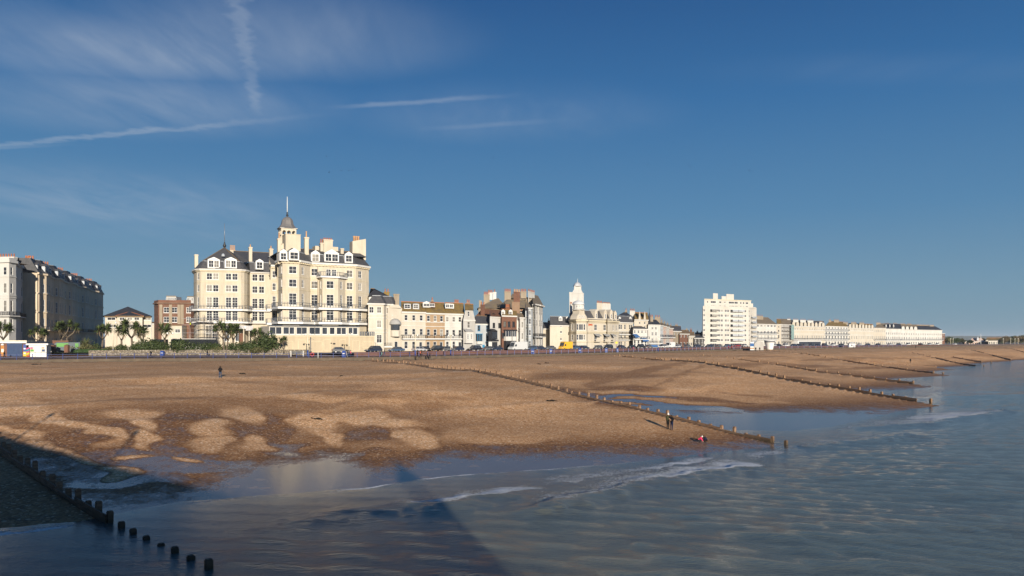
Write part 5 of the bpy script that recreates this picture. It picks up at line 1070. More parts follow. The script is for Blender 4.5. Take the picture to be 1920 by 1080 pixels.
# ---- beyond the side street
house('house', 'small cream house with grey roof, right of the tall grey corner hotel', (1018, 275), (1033, 278), 616.5, [1022], [], 'ivory', (604.5, 'slate'), ref=1020, depth=9, far=True, chim=[(1027, 1031, 601, 606, 5, 'white', 1)])
house('house', 'cream house with steep slate mansard and three small side windows', (1031, 272), (1067, 277), 610.5, [1052], [(610.8, 613.5, 'plain', 1.0), (620.5, 624.5, 'plain', 1.0), (633, 638.5, 'plain', 1.0)], 'ivory', None, ref=1052, depth=12, mans=(593.5, 2.2, 'slate'), dorm=[(1051, 595.5, 601.5, .7, 1.7, 1), (1064, 595.5, 601, .7, 1.4, 1)], cor=.3)
def domed():
    B = Bld('hotel', 'ornate cream hotel with square white tower, pale domes and striped balcony shadows', 'hotel', (1067, 277), (1160, 300), sh=True); OPEN.append(B); z = B.z(601.5, 1080); c = 'ivory'
    path = [(1067, 277), (1071, 274.5), (1077, 273), (1081, 271.5), (1099.5, 274.5), (1102, 278), (1137, 287), (1139, 286), (1143, 288), (1160, 299)]
    f = B.face(path, z, 18, c); ref = 1090
    for yt, yb in ((607.5, 619), (627, 637.5), (647, 652)):
        a, b = f.z(yb, ref), f.z(yt, ref)
        for q, w_, st in ((1083, .9, 'sash'), (1089.5, 2.1, 'triple'), (1096, .9, 'sash'), (1117, 1.7, 'sash4'), (1134, 1.7, 'sash4'), (1150, 1.3, 'sash'), (1156, 1.3, 'sash'), (1072, .8, 'sash')): s_row(f, q, w_, a, b, st)
    f.done(); f.ledge(z-.3, z+.3, .6, 'cream_trim'); f.ledge(z+.3, z+1.0, .1, c, 'parapet', inn=.3)
    for y in (604, 622, 624.5, 641): f.ledge(f.z(y+.5, ref), f.z(y-.5, ref), .3, 'cream_trim', 'string_course')
    for q in (1117, 1134, 1146):
        for y in (640.5, 656.5):
            h = f.hit(q); A = f.P[h[0]]; d = (f.P[h[0]+1]-A).normalized(); p = A+d*h[1]; o = Vector((d.y, -d.x)); zz = f.z(y, q); mb = MB(); X, Y_, Z_ = Vector((d.x, d.y, 0)), Vector((o.x, o.y, 0)), Vector((0, 0, 1)); c0 = Vector((p.x, p.y, zz))
            if y < 650:
                mb.obox(c0+Y_*.9+Z_*2.6, X, (Y_-Z_*.6).normalized(), (Z_+Y_*.6).normalized(), 1.6, 1.1, .06, 'canvas_grey')
            mb.obox(c0+Y_*.7-Z_*.0, X, Y_, Z_, 1.7, .7, .14, c); mb.obox(c0+Y_*1.35+Z_*.5, X, Y_, Z_, 1.7, .05, .4, c); mb.build('balcony', B.root)
    hi = f.mansard(z+.3, B.z(585.5, 1105, 3)-z, 2.2, 'slate')
    # corner gable with the little domed turret
    v = f.P[4].y-.2; mb = MB(); ua, ub = B.u(1081, v), B.u(1101, v); um = B.u(1091, v); zq = B.z(581, 1091, v); z0 = z+.3
    prof = [(ua, z0), (ub, z0), (ub-.4, z0+1.2), (um+1.6, z0+2.2), (um+1.45, zq), (um-1.45, zq), (um-1.6, z0+2.2), (ua+.4, z0+1.2)]
    mb.face([(p, v, q) for p, q in prof], c); mb.face([(p, v+3, q) for p, q in reversed(prof)], c)
    for i in range(len(prof)): (p, q), (r, s_) = prof[i], prof[(i+1) % len(prof)]; mb.face([(p, v, q), (p, v+3, q), (r, v+3, s_), (r, v, s_)], c)
    mb.build('gable', B.root)
    for dx, w_ in ((-1.25, .5), (0, .6), (1.25, .5)): me, pn = window_mesh(w_, .9, 'sash', 'frame_white', 'glass_dark', False); wo = link('window', me, B.root, (um+dx-w_/2, v-.14, B.z(596, 1090, v))); link('pane', pn, wo, (0, 0, 0))
    z1, z2 = B.z(578, 1091, v), B.z(571, 1091, v); mb = MB(); mb.lathe((um, v+1.6, zq), [(2.5, 0), (2.5, .2), (2.0, .35), (1.95, z2-zq)], 'white', 12, False); mb.build('turret', B.root)
    for i in range(-2, 3): a = R(-90+i*34); me, pn = window_mesh(.5, .9, 'plain', 'frame_white', 'glass_dark', False); wo = link('window', me, B.root, (um+2.06*math.cos(a)-.25*math.cos(a+R(90)), v+1.6+2.06*math.sin(a)-.25*math.sin(a+R(90)), z1+.2), a+R(90)); link('pane', pn, wo, (0, 0, 0))
    mb = MB(); hd = B.z(563, 1091, v)-z2; mb.lathe((um, v+1.6, z2), [(2.3, 0), (2.25, .15), (2.1, hd*.35), (1.65, hd*.7), (.8, hd*.93), (.15, hd), (.08, hd+.9)], 'dome_white', 16); mb.build('dome', B.root)
    # the big square tower
    v = 9; u0, u1 = B.u(1067.5, v), B.u(1094.5, v); zt_ = B.z(548.5, 1080, v); mb = MB(); mb.box(u0, u1, v, v+5.4, 6, zt_, 'white'); mb.box(u0-.12, u1+.12, v-.12, v+5.5, zt_-.3, zt_, 'white'); mb.box(u0-.06, u1+.06, v-.06, v+5.46, B.z(552.5, 1080, v), B.z(551.5, 1080, v), 'white'); mb.box(u0+2, u1-2, v-.1, v, B.z(574, 1080, v), B.z(572.5, 1080, v), 'cream_trim')
    uc = B.u(1083, v+2.7); vc = v+2.7; zn = B.z(536, 1083, v); h = zn-zt_
    sq = lambda a, b: [(uc-a, vc-b), (uc+a, vc-b), (uc+a, vc+b), (uc-a, vc+b)]
    mb.loft(sq(3.5, 2.6), zt_, sq(3.0, 2.3), zt_+h*.18, 'white'); mb.loft(sq(3.0, 2.3), zt_+h*.18, sq(2.35, 1.9), zt_+h*.48, 'white'); mb.loft(sq(2.35, 1.9), zt_+h*.48, sq(2.2, 1.8), zn, 'white', True); mb.build('tower', B.root)
    mb = MB(); hd = B.z(527.5, 1083, v)-zn; mb.lathe((uc, vc, zn), [(2.75, 0), (2.75, .2), (2.5, hd*.3), (1.9, hd*.65), (.85, hd*.92), (.2, hd), (.15, hd+.8), (.05, hd+1.6)], 'dome_white', 16); mb.build('dome', B.root)
    for k in range(3): mb = MB(); zz = B.z(561+k*5, 1096, v); mb.box(u1-.02, u1+.06, v+1+.4, v+4.2, zz, zz+.5, 'stone_grey'); mb.build('louvre', B.root)
    ar = MB()
    for i in range(8): a0, a1 = math.pi*i/8, math.pi*(i+1)/8; um_ = (u0+u1)/2-.3; zz = B.z(573, 1080, v); ar.bar((um_+1.4*math.cos(a0), v-.06, zz+1.4*math.sin(a0)), (um_+1.4*math.cos(a1), v-.06, zz+1.4*math.sin(a1)), .12, .18, 'cream_trim')
    ar.build('arch_moulding', B.root)
    # gables, chimneys along the right part
    B.chimney(1068.5, 1073, 569.5, 602, 2.0, 'white', 2, 1.0, 'terracotta', .7)
    B.chimney(1119, 1129, 568, 596, 3.2, c, 4, 1.2, 'terracotta', .9); B.box(1127, 1145, 569.5, 584, 6, 9, 'white', 'parapet'); B.chimney(1130, 1144, 568.5, 575, 6.5, c, 7, 1.1, 'terracotta', .45)
    for q0, q1, yt in ((1115, 1120, 580.5), (1132, 1137.5, 581), (1143, 1148.5, 581), (1150.5, 1156, 583)):
        h = f.hit((q0+q1)/2); v = (f.P[h[0]]+(f.P[h[0]+1]-f.P[h[0]]).normalized()*h[1]).y; u0, u1 = B.u(q0, v), B.u(q1, v); mb = MB(); zz = B.z(yt+4, q0, v); mb.box(u0, u1, v-.1, v+3.5, z, zz, c); mb.face([(u0-.1, v-.12, zz), (u1+.1, v-.12, zz), ((u0+u1)/2, v-.12, zz+1.0)], c); mb.face([(u0-.1, v-.12, zz), ((u0+u1)/2, v-.12, zz+1), ((u0+u1)/2, v+3, zz+1), (u0-.1, v+3, zz)], c); mb.face([((u0+u1)/2, v-.12, zz+1), (u1+.1, v-.12, zz), (u1+.1, v+3, zz), ((u0+u1)/2, v+3, zz+1)], c); g = mb.build('dormer_gable', B.root); me, pn = window_mesh(.7, 1.7, 'sash', 'frame_white', 'glass_dark', False); wo = link('window', me, g, ((u0+u1)/2-.35, v-.26, z+1.1)); link('pane', pn, wo, (0, 0, 0))
    h = f.hit(1107); A = f.P[h[0]]; d = (f.P[h[0]+1]-A).normalized(); p = A+d*h[1]; mb = MB()
    for k in range(7): c0 = Vector((p.x+d.y*.06, p.y-d.x*.06, 0))+Vector((d.x, d.y, 0))*(k*.36-1.1); mb.obox((c0.x, c0.y, f.z(609, 1107)+(.05 if k % 2 else 0)), Vector((d.x, d.y, 0)), Vector((d.y, -d.x, 0)), Vector((0, 0, 1)), .11 if k % 3 else .15, .03, .3 if k else .5, 'text_red')
    mb.build('sign_strip', B.root)
domed()
B = house('house', 'cream house with grey slate mansard and paired bays, right of the domed hotel', (1157, 300), (1187, 309), 604.5, [1161.5, 1165, 1181, 1184.5, 1172], [(608, 617.5, 'sash', 1.1), (625, 634, 'sash', 1.1), (640, 650, 'sash', 1.1)], 'ivory', (585, 'slate_dark', 5, 5), mans=(592.5, 1.2, 'slate'), ref=1160, depth=12, strings=(621, 638), balc=(637, 626.5), chim=[(1172, 1176, 582, 588, 6, 'stone_grey', 1), (1181, 1190.5, 582.5, 604, 3, 'white', 3)], dorm=[(1162, 596, 603, .5, 1.8, 1), (1182, 596, 603, .5, 1.8, 1)])
B = house('house', 'cream gothic house with two steep pointed gables', (1189, 308), (1215, 315), 599.5, [1199.5, 1209], [(603, 607.5, 'plain', 1.0), (611, 615, 'plain', 1.0), (619, 624, 'plain', 1.0), (631, 637, 'sash', 1.3), (642, 648, 'sash', 1.3)], 'ivory', (585.5, 'roof_lichen'), ref=1192, depth=12, strings=(616, 627))
for q in (1199.5, 1209): v = -.1; u = B.u(q, v); zz = B.f.zt; mb = MB(); hh = B.z(584, q, v)-zz; mb.face([(u-.95, v, zz), (u+.95, v, zz), (u+.12, v, zz+hh), (u-.12, v, zz+hh)], 'ivory'); mb.face([(u+.95, v, zz), (u+.95, v+3, zz), (u+.12, v+3, zz+hh), (u+.12, v, zz+hh)], 'ivory'); mb.face([(u-.95, v+3, zz), (u-.95, v, zz), (u-.12, v, zz+hh), (u-.12, v+3, zz+hh)], 'ivory'); mb.build('gable', B.root)
B = house('house', 'low white veranda house with blue awnings in front of the gothic gables', (1187, 303), (1214, 309), 617, 4, [(619, 625, 'sash', 1.0), (638, 650, 'sash', 1.2)], 'white', (611.5, 'slate', 0, 4), ref=1188, depth=4, balc=(636,), far=True)
for q0, q1, y in ((1191, 1199.5, 628.5), (1205.5, 1217, 636)): v = -1.5; u0, u1 = B.u(q0, v), B.u(q1, v); zz = B.z(y, q0, v); mb = MB(); mb.face([(u0, v, zz-.5), (u1, v, zz-.5), (u1, v+1.5, zz+.5), (u0, v+1.5, zz+.5)], 'awning_blue'); mb.face([(u0, v, zz-.9), (u1, v, zz-.9), (u1, v, zz-.5), (u0, v, zz-.5)], 'awning_blue'); mb.build('awning', B.root)
B = house('house', 'plain white corner house with dark slate roof and ground floor blue shopfront', (1215, 313), (1238, 319), 609, [1223.5, 1230], [(613, 618, 'sash4', 1.2), (622.5, 629.5, 'sash4', 1.3, None, 'glass_pale'), (634, 642, 'sash4', 1.3, None, 'glass_pale')], 'white', (599, 'slate_dark', 2, 3), ref=1216, depth=11, chim=[(1219.5, 1224.5, 594, 606, 3, 'stone_grey', 2), (1228, 1238, 594.5, 603, 8, 'stone_grey', 3)], balc=(643.5,), cor=.25)
v = -.5; mb = MB(); mb.box(B.u(1215, v), B.u(1237.5, v), v, 0, B.z(651, 1226, v), B.z(646.5, 1226, v), 'awning_blue'); mb.build('shopfront', B.root)
root = empty('church_spire', (*ray_pt(1217.5, 420), 6.5), 0, 'thin dark church spire behind the gothic gabled house', 'spire'); mb = MB(); hs = ZC+(HY-585)/F*420-6.5; mb.box(-2.2, 2.2, -2.2, 2.2, 0, hs-9, 'stone_grey'); mb.build('tower', root); mb = MB(); mb.lathe((0, 0, hs-9), [(2.6, 0), (1.2, 4.2), (.08, 9)], 'slate_dark', 8, False); mb.build('spire', root); mb = MB(); mb.cyl((0, 0, hs), .08, 2.4, 'iron_black', 5); mb.build('finial', root)
row = [(1238, 319), (1243.5, 323), (1249, 328), (1255, 333), (1262, 339)]
for i, (wl, lb, ye) in enumerate((('pale_blue', 'pale blue bay fronted house, first of four narrow ones after the white corner house', 610.5), ('pink', 'narrow pink house between the pale blue and the white one', 611.5), ('grey_white', 'narrow white house between the two pink ones', 613), ('pink', 'slightly lower pink and white house, last of four narrow ones', 615.5))):
    house('house', lb, row[i], row[i+1], ye, 2, [(616, 620.5, 'sash', 1.1), (625, 631, 'sash', 1.1), (636, 643, 'sash', 1.1)], wl, (605+i*2, 'roof_grey_brown'), ref=row[i][0]+.5, depth=12, far=True, balc=(632.5,), chim=[(row[i][0]+1, row[i][0]+4, 600+i*3, 607+i*2, 6, 'stone_grey', 2)])
for a, b, ye, yr, wl, rf, lb, ch in (((1262, 341), (1277, 350), 621, 611, 'stone_grey', 'slate', 'brown house with grey roof and gable chimney, after the pink houses', [(1266, 1271, 609, 616, 5, 'stone_grey', 2)]), ((1274, 346), (1292, 356), 626, 619, 'brick', 'roof_brown', 'small red brick shop with white panels and brown roof', []), ((1278, 362), (1291, 368), 622, 618.5, 'grey_white', 'slate', 'grey mansard house behind the small brick shop', [(1286, 1289, 616, 622, 4, 'stone_grey', 0)]),
        ((1291, 354), (1302, 360), 630, 622, 'ivory', 'roof_brown', 'small cream shop with brown roof, right of the brick shop', [(1293.5, 1297.5, 618, 625, 4, 'brick', 2)]), ((1301, 358), (1320, 368), 634, 628, 'dark_render', 'slate_dark', 'dark shop front left of the tall white apartment block', []), ((1303, 400), (1322, 408), 631, 623.5, 'brick', 'roof_tile', 'red roofed house peeping out behind the dark shop front', [(1306, 1309, 621, 626, 5, 'brick', 1), (1314, 1317, 622, 626, 5, 'brick', 1)])):
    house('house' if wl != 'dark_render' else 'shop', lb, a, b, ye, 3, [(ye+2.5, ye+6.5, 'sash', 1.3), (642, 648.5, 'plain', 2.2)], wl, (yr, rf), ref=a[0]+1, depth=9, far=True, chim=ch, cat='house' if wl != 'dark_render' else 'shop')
# ---- the tall white apartment block
def apartments():
    B = Bld('apartment_block', 'ten storey white apartment block stepping down on its right side', 'apartment block', (1318, 372), (1418, 394), sh=True); OPEN.append(B); B.far = False; c = 'warm_white'; ref = 1330
    def lv(px0, px1, yt, dv, name='wall'):
        u0, u1 = B.u(px0, dv), B.u(px1, dv); return u0, u1
    f = B.face([(1318, 372), (1404, 386), (1418.5, 396)], B.z(575.5, 1325), 16, c)
    fh = (B.z(575.5, 1325)-0)/8.0; z0 = [B.z(y, 1330) for y in (584.5, 593.7, 603, 612.3, 621.5, 630.8, 640.2, 649)]
    for k, zz in enumerate(z0):
        for q, w_, st in ((1320.5, 1.2, 'sash4'), (1348.5, 1.5, 'sash4'), (1353.5, 1.5, 'sash4'), (1361, 1.4, 'sash4'), (1365.5, 1.4, 'sash4'), (1394.5, 1.5, 'mull'), (1397.5, 1.3, 'mull'), (1404.5, 1.8, 'mull'), (1411, 1.6, 'mull')): s_row(f, q, w_, max(.05, zz), zz+1.25, st)
        for q, w_ in ((1337.5, 4.2), (1375, 4.0), (1385.5, 4.0)): s_row(f, q, w_, max(.05, zz-.35), zz+1.35, 'triple')
    f.done(); f.ledge(f.zt-.1, f.zt+.5, .08, c, 'parapet', inn=.3)
    for k, zz in enumerate(z0[1:] if True else z0):
        for q0, q1 in ((1332, 1343.5), (1370.5, 1381), (1382, 1392.5)):
            hA, hB = f.hit(q0), f.hit(q1); A = f.P[0]; d = (f.P[1]-A).normalized(); p = A+d*hA[1]; q = A+d*hB[1]; o = Vector((d.y, -d.x)); zc = zz+1.9
            mb = MB(); X, Y_, Z_ = Vector((d.x, d.y, 0)), Vector((o.x, o.y, 0)), Vector((0, 0, 1)); m = (p+q)/2; hw = (q-p).length/2; mb.obox(Vector((m.x, m.y, zc+.75))+Y_*.7, X, Y_, Z_, hw, .7, .1, c); bl = mb.build('balcony', B.root)
            mb = MB(); mb.obox(Vector((m.x, m.y, zc+1.3))+Y_*1.38, X, Y_, Z_, hw, .03, .42, 'glass_pale' if q0 == 1332 else 'lead'); mb.obox(Vector((m.x, m.y, zc+1.78))+Y_*1.38, X, Y_, Z_, hw, .05, .05, 'frame_white'); mb.build('balcony_railing', bl)
    for zz in z0[1:]:
        hA, hB = f.hit(1408), f.hit(1418); A = f.P[1]; d = (f.P[2]-A).normalized(); p = A+d*hA[1]; q = A+d*min(hB[1], (f.P[2]-A).length); o = Vector((d.y, -d.x)); X, Y_, Z_ = Vector((d.x, d.y, 0)), Vector((o.x, o.y, 0)), Vector((0, 0, 1)); m = (p+q)/2; hw = (q-p).length/2
        mb = MB(); mb.obox(Vector((m.x, m.y, zz-.5))+Y_*.6, X, Y_, Z_, hw, .6, .1, c); mb.obox(Vector((m.x, m.y, zz+.1))+Y_*1.18, X, Y_, Z_, hw, .04, .4, 'lead'); mb.build('balcony', B.root)
    # upper set-back storeys
    for q0, q1, yt, yb, D0, D1, rows in ((1320.5, 1408, 561, 575.5, 374.5, 391, ((564, 568.5), (571.5, 576))), ):
        g = B.face([(q0, D0), (q1, D1)], B.z(yt, q0, 1), 14, c, zbot=f.zt)
        for a, b in ((564, 568.2), (571.8, 575.4)):
            za, zb_ = g.z(b, 1330), g.z(a, 1330)
            for q, w_, st in ((1327, .8, 'plain'), (1337.5, 3.6, 'triple'), (1351, 1.4, 'mull'), (1359.5, 1.4, 'mull'), (1370, 2.2, 'mull'), (1375, 1.6, 'mull'), (1381, 2.4, 'mull'), (1390, 1.0, 'plain'), (1395, 1.0, 'plain'), (1401, 1.8, 'mull')): s_row(g, q, w_, max(za, f.zt+.6), zb_, st)
        g.done(); g.ledge(g.zt-.1, g.zt+.25, .3, 'roof_lichen' if False else 'cream_trim')
    for q0, q1, yt, yb, v0, v1 in ((1404, 1412, 569, 577, 2, 9), (1410, 1417, 576, 584, 2, 9)): B.box(q0, q1, yt, yb+2, v0, v1, c, 'terrace_wall')
    B.box(1337, 1346, 550, 562, 4, 8, c, 'stair_tower'); B.box(1362, 1376, 551.5, 562, 5, 9, c, 'lift_room'); B.box(1353, 1365, 555.5, 562, 5.2, 9.2, c, 'lift_room')
    mb = MB(); v = -.05
    for k in range(9): x = B.u(1374, v)+k*.34; mb.box(x, x+.2, v, 0, B.z(578, 1378, v), B.z(576.6, 1378, v), 'iron_black')
    mb.build('sign_strip', B.root); return B
apartments()
# ---- terraces beyond it
G4 = 'far white terraces along the seafront'
def gabled(B, f, n, zt_, c):
    L = (f.P[1]-f.P[0]).length
    for i in range(n):
        u = L*(i+.5)/n; w_ = L/n*.36; mb = MB(); mb.box(u-w_, u+w_, -.2, 2.5, zt_, zt_+1.5, c)
        k = 7
        mb.face([(u+w_*math.cos(math.pi*j/k), -.21, zt_+1.5+1.3*math.sin(math.pi*j/k)) for j in range(k+1)], c); mb.face([(u-w_*math.cos(math.pi*j/k), 2.5, zt_+1.5+1.3*math.sin(math.pi*j/k)) for j in range(k+1)], c)
        for j in range(k): a0, a1 = math.pi*j/k, math.pi*(j+1)/k; mb.face([(u+w_*math.cos(a0), -.21, zt_+1.5+1.3*math.sin(a0)), (u+w_*math.cos(a0), 2.5, zt_+1.5+1.3*math.sin(a0)), (u+w_*math.cos(a1), 2.5, zt_+1.5+1.3*math.sin(a1)), (u+w_*math.cos(a1), -.21, zt_+1.5+1.3*math.sin(a1))], c)
        mb.build('gable', B.root)
house('hotel', 'white hotel with long dark veranda roof, just right of the apartment block', (1418, 420), (1456, 437), 607.5, 6, [(608.5, 612.8, 'mull', 2.2), (620, 625, 'sash', 1.8), (628.5, 635, 'sash', 1.4), (640.5, 647.5, 'mull', 2.6)], 'white', (594.5, 'roof_grey_brown', 2, 10), ref=1420, depth=16, far=True, cat='hotel', balc=(626, 636.5), strings=(614.5, 616), chim=[(1419, 1431, 592.5, 601, 5, 'stone_grey', 5)], glass='glass_pale')
house('house', 'narrow cream end house between the veranda hotel and the scaffolded one', (1456, 437), (1464.5, 441), 608, 1, [(611.5, 614.5, 'plain', 1.4), (618, 622.5, 'plain', 1.6), (627.5, 634.5, 'plain', 1.6), (640, 647, 'mull', 1.9)], 'ivory', (598, 'roof_lichen', 0, 0), ref=1457, depth=14, far=True)
B = house('house', 'white house wrapped in scaffolding and green netting on the far seafront', (1464.5, 441), (1484, 450), 608.5, 4, [(618, 622, 'sash', 1.4), (627, 633, 'sash', 1.4), (640, 647, 'mull', 2.2)], 'grey_white', (598, 'roof_grey_brown', 0, 0), ref=1466, depth=14, far=True, chim=[(1476, 1482, 598, 603, 6, 'white', 2)])
mb = MB(); L = B.W; f = B.f
for k in range(6): zz = .5+k*2.1; mb.box(0, L, -1.6, -.5, zz, zz+.12, 'plank_scaffold')
for k in range(9): mb.box(L*k/8-.06, L*k/8+.06, -1.6, -1.48, 0, f.zt, 'steel')
mb.face([(L*.72, -1.65, 4), (L, -1.65, 4), (L, -1.65, f.zt), (L*.72, -1.65, f.zt)], 'mesh_green'); mb.build('scaffold', B.root)
B = house('hotel', 'long cream hotel with a row of small round gables', (1484, 450), (1546.5, 484), 611.5, 14, [(615, 619.5, 'sash', 1.2), (628.5, 635.5, 'sash', 1.3)], 'ivory', (600, 'slate', 0, 0), ref=1486, depth=15, far=True, cat='hotel', balc=(637,), strings=(618.5, 626), glass='glass_pale', chim=[(1487, 1497, 599.5, 607, 3, 'white', 5), (1500.5, 1511, 600, 607, 3, 'white', 5), (1514, 1525, 601, 607.5, 3, 'white', 5), (1536.5, 1542, 603.5, 612, 2, 'white', 3)])
gabled(B, B.f, 9, B.f.zt, 'ivory'); mb = MB(); mb.box(1, B.W*.72, -3.5, 0, 0, 3.2, 'frame_white'); mb.build('lounge', B.root); mb = MB(); mb.box(2.5, B.W*.7, -3.56, -3.4, .7, 2.6, 'glass_dark'); mb.build('lounge_window', B.root)
house('hotel', 'white hotel with three tiers of open verandas and mossy brown roof', (1546.5, 484), (1590.5, 512), 611.5, 8, [(613, 616.5, 'plain', 1.8), (622, 626.5, 'sash', 2.2), (629.5, 635, 'sash', 2.2), (640, 646.5, 'mull', 2.6)], 'white', (602, 'roof_lichen', 8, 8), ref=1548, depth=15, far=True, cat='hotel', balc=(620, 628, 637.5), chim=[(1554, 1558, 600, 606, 6, 'stone_grey', 2), (1563.5, 1573, 600, 607, 6, 'stone_grey', 5)])
B = house('hotel', 'second long cream hotel with round gables, right of the tiered verandas', (1590.5, 512), (1638, 545), 615, 11, [(617, 621, 'sash', 1.2), (629.5, 636, 'sash', 1.3), (641, 646.5, 'mull', 2.2)], 'cream_pale', (606, 'roof_lichen', 0, 0), ref=1592, depth=15, far=True, cat='hotel', strings=(620, 628), glass='glass_pale', chim=[(1580.5, 1589.5, 604.5, 610, 5, 'stone_grey', 4), (1596, 1605.5, 604.5, 611, 5, 'stone_grey', 4), (1611.5, 1620.5, 605, 611.5, 5, 'stone_grey', 4)])
gabled(B, B.f, 8, B.f.zt, 'cream_pale')
B = house('guest_house', 'cream flat fronted guest house before the white terrace on the far seafront', (1638, 545), (1660.5, 560), 615, 6, [(618.5, 623, 'sash', 1.2), (630, 636, 'sash', 1.3), (641, 646.5, 'mull', 2)], 'ivory', (606, 'roof_grey_brown', 12, 0), ref=1639, depth=15, far=True, balc=(638,), glass='glass_pale', chim=[(1643, 1651, 605, 609, 6, 'stone_grey', 3)])
house('guest_house', 'white guest house with three white dormers in a dark roof', (1660.5, 560), (1689, 578), 616.5, 8, [(623, 627.5, 'sash', 1.3), (631, 636.5, 'sash', 1.3), (641, 645.5, 'mull', 2)], 'white', (606.5, 'slate_dark', 0, 0), ref=1662, depth=15, far=True, balc=(638.5,), chim=[(1658, 1667, 606.5, 610, 8, 'stone_grey', 4), (1675, 1682, 606.5, 611, 8, 'stone_grey', 4)], dorm=[(1661.5, 609.5, 613.5, 1.5, 1.9, 1), (1668.5, 609.5, 613.5, 1.5, 1.9, 1), (1675.5, 609.5, 613.5, 1.5, 1.9, 1)])
B = house('guest_house', 'white guest house with four tiny gables and a brown grey roof', (1689, 578), (1720, 597), 618, 7, [(624.5, 628, 'sash', 1.3), (631.5, 636.5, 'sash', 1.3), (641, 645.5, 'mull', 2)], 'white', (608, 'roof_grey_brown', 0, 0), ref=1691, depth=15, far=True, balc=(638,), chim=[(1688, 1697, 607, 611, 8, 'stone_grey', 4), (1701, 1709, 607.5, 612, 8, 'stone_grey', 4)])
gabled(B, B.f, 4, B.f.zt-.2, 'white')
house('guest_house', 'last white house of the far terrace with dark hipped roof', (1720, 597), (1766.5, 626), 618.5, 11, [(625, 628.5, 'sash', 1.3), (632, 636.5, 'sash', 1.3), (641, 645, 'mull', 2)], 'white', (610.5, 'slate_dark', 0, 14), ref=1722, depth=16, far=True, balc=(638,), chim=[(1716, 1732, 609, 613, 8, 'stone_grey', 6), (1731, 1742, 609.5, 613, 8, 'stone_grey', 5), (1743, 1751, 609.5, 613.5, 7, 'stone_grey', 4)])
house('house', 'sliver of a red brick house at the end of the far white terrace', (1766.5, 640), (1771.5, 644), 625, 1, [(627, 630, 'sash', 1.6), (633, 637, 'sash', 1.6)], 'brick', None, ref=1767, depth=9, far=True)
B = house('pavilion', 'low pink pavilion with flat roof and striped front on the far seafront', (1809, 640), (1853, 664), 640.8, 10, [(642.8, 646.3, 'plain', 2.4)], 'pink', None, ref=1812, depth=14, far=True, cat='pavilion', cor=.8); B.roof_rect(B.u(1818), B.u(1846), 3, 12, B.f.zt, 3.2, 'pink', 5, 5)
mb = MB(); mb.lathe((B.u(1833, 4), 4, B.f.zt+1), [(2.6, 0), (2.4, 1.4), (1.5, 2.6), (.1, 3.4)], 'dome_white', 10); mb.build('dome', B.root)
B = house('restaurant', 'cream restaurant with low brown pitched roof, right of the pink pavilion', (1853, 640), (1870.5, 650), 639.2, 4, [(641, 645, 'plain', 2.6)], 'cream_pale', (634.8, 'roof_lichen', 3, 3), ref=1854, depth=16, far=True, cat='restaurant')
house('house', 'long low building with mossy brown roof behind the pavilion and restaurant', (1848, 705), (1883, 722), 638, 5, [], 'stone_grey', (632.8, 'roof_lichen', 3, 0), ref=1850, depth=18, far=True)

for B_ in OPEN: B_.finish()
# ------------------------------------------------------------------ plants
def blade_fan(mb, c, n, L, w, mat, rnd, up=.2, droop=.5, az0=0, azr=2*math.pi, zlo=-.5):
    """sword leaves radiating from a point"""
    for i in range(n):
        a = az0+rnd.random()*azr; e = math.asin(max(-1, min(1, zlo+rnd.random()*(1-zlo)))); l = L*rnd.uniform(.75, 1.1); d = Vector((math.cos(a)*math.cos(e), math.sin(a)*math.cos(e), math.sin(e)+up*.3)); s_ = d.cross(Vector((0, 0, 1))).normalized()*w
        p0 = Vector(c); p1 = p0+d*l*.55; p2 = p0+d*l+Vector((0, 0, -droop*l*.4))
        mb.face([p0-s_*.5, p0+s_*.5, p1+s_, p1-s_], mat); mb.face([p1-s_, p1+s_, p2], mat)
def cabbage_palm(seed, h, heads, spread=1.2, name='palm_tree', trunks=1):
    """cordyline: bare forked stems with round tufts of sword leaves"""
    rnd = random.Random(seed); root = empty(name); tr = MB(); cr = MB()
    for t in range(trunks):
        bx = rnd.uniform(-.3, .3)*(trunks > 1); base = Vector((bx, 0, -.2)); fork = Vector((bx+rnd.uniform(-.3, .3), rnd.uniform(-.2, .2), h*rnd.uniform(.42, .58))); tr.tube([base, base*.5+fork*.5, fork], [.20, .15, .13], 'bark', 6)
        for k in range(max(1, heads//trunks)):
            a = 2*math.pi*k/max(1, heads//trunks)+rnd.random(); top = fork+Vector((math.cos(a)*spread*rnd.uniform(.5, 1), math.sin(a)*spread*rnd.uniform(.5, 1), h*rnd.uniform(.34, .52)*1.0)); tr.tube([fork, fork*.5+top*.5+Vector((math.cos(a)*.2, math.sin(a)*.2, -.1)), top], [.12, .09, .07], 'bark', 5)
            blade_fan(cr, top, 120, 1.15, .065, 'leaf_palm', rnd); blade_fan(cr, top-Vector((0, 0, .15)), 22, .9, .05, 'leaf_dead', rnd, up=-1, zlo=-.95)
    tr.build('trunk', root); cr.build('crown', root); return root
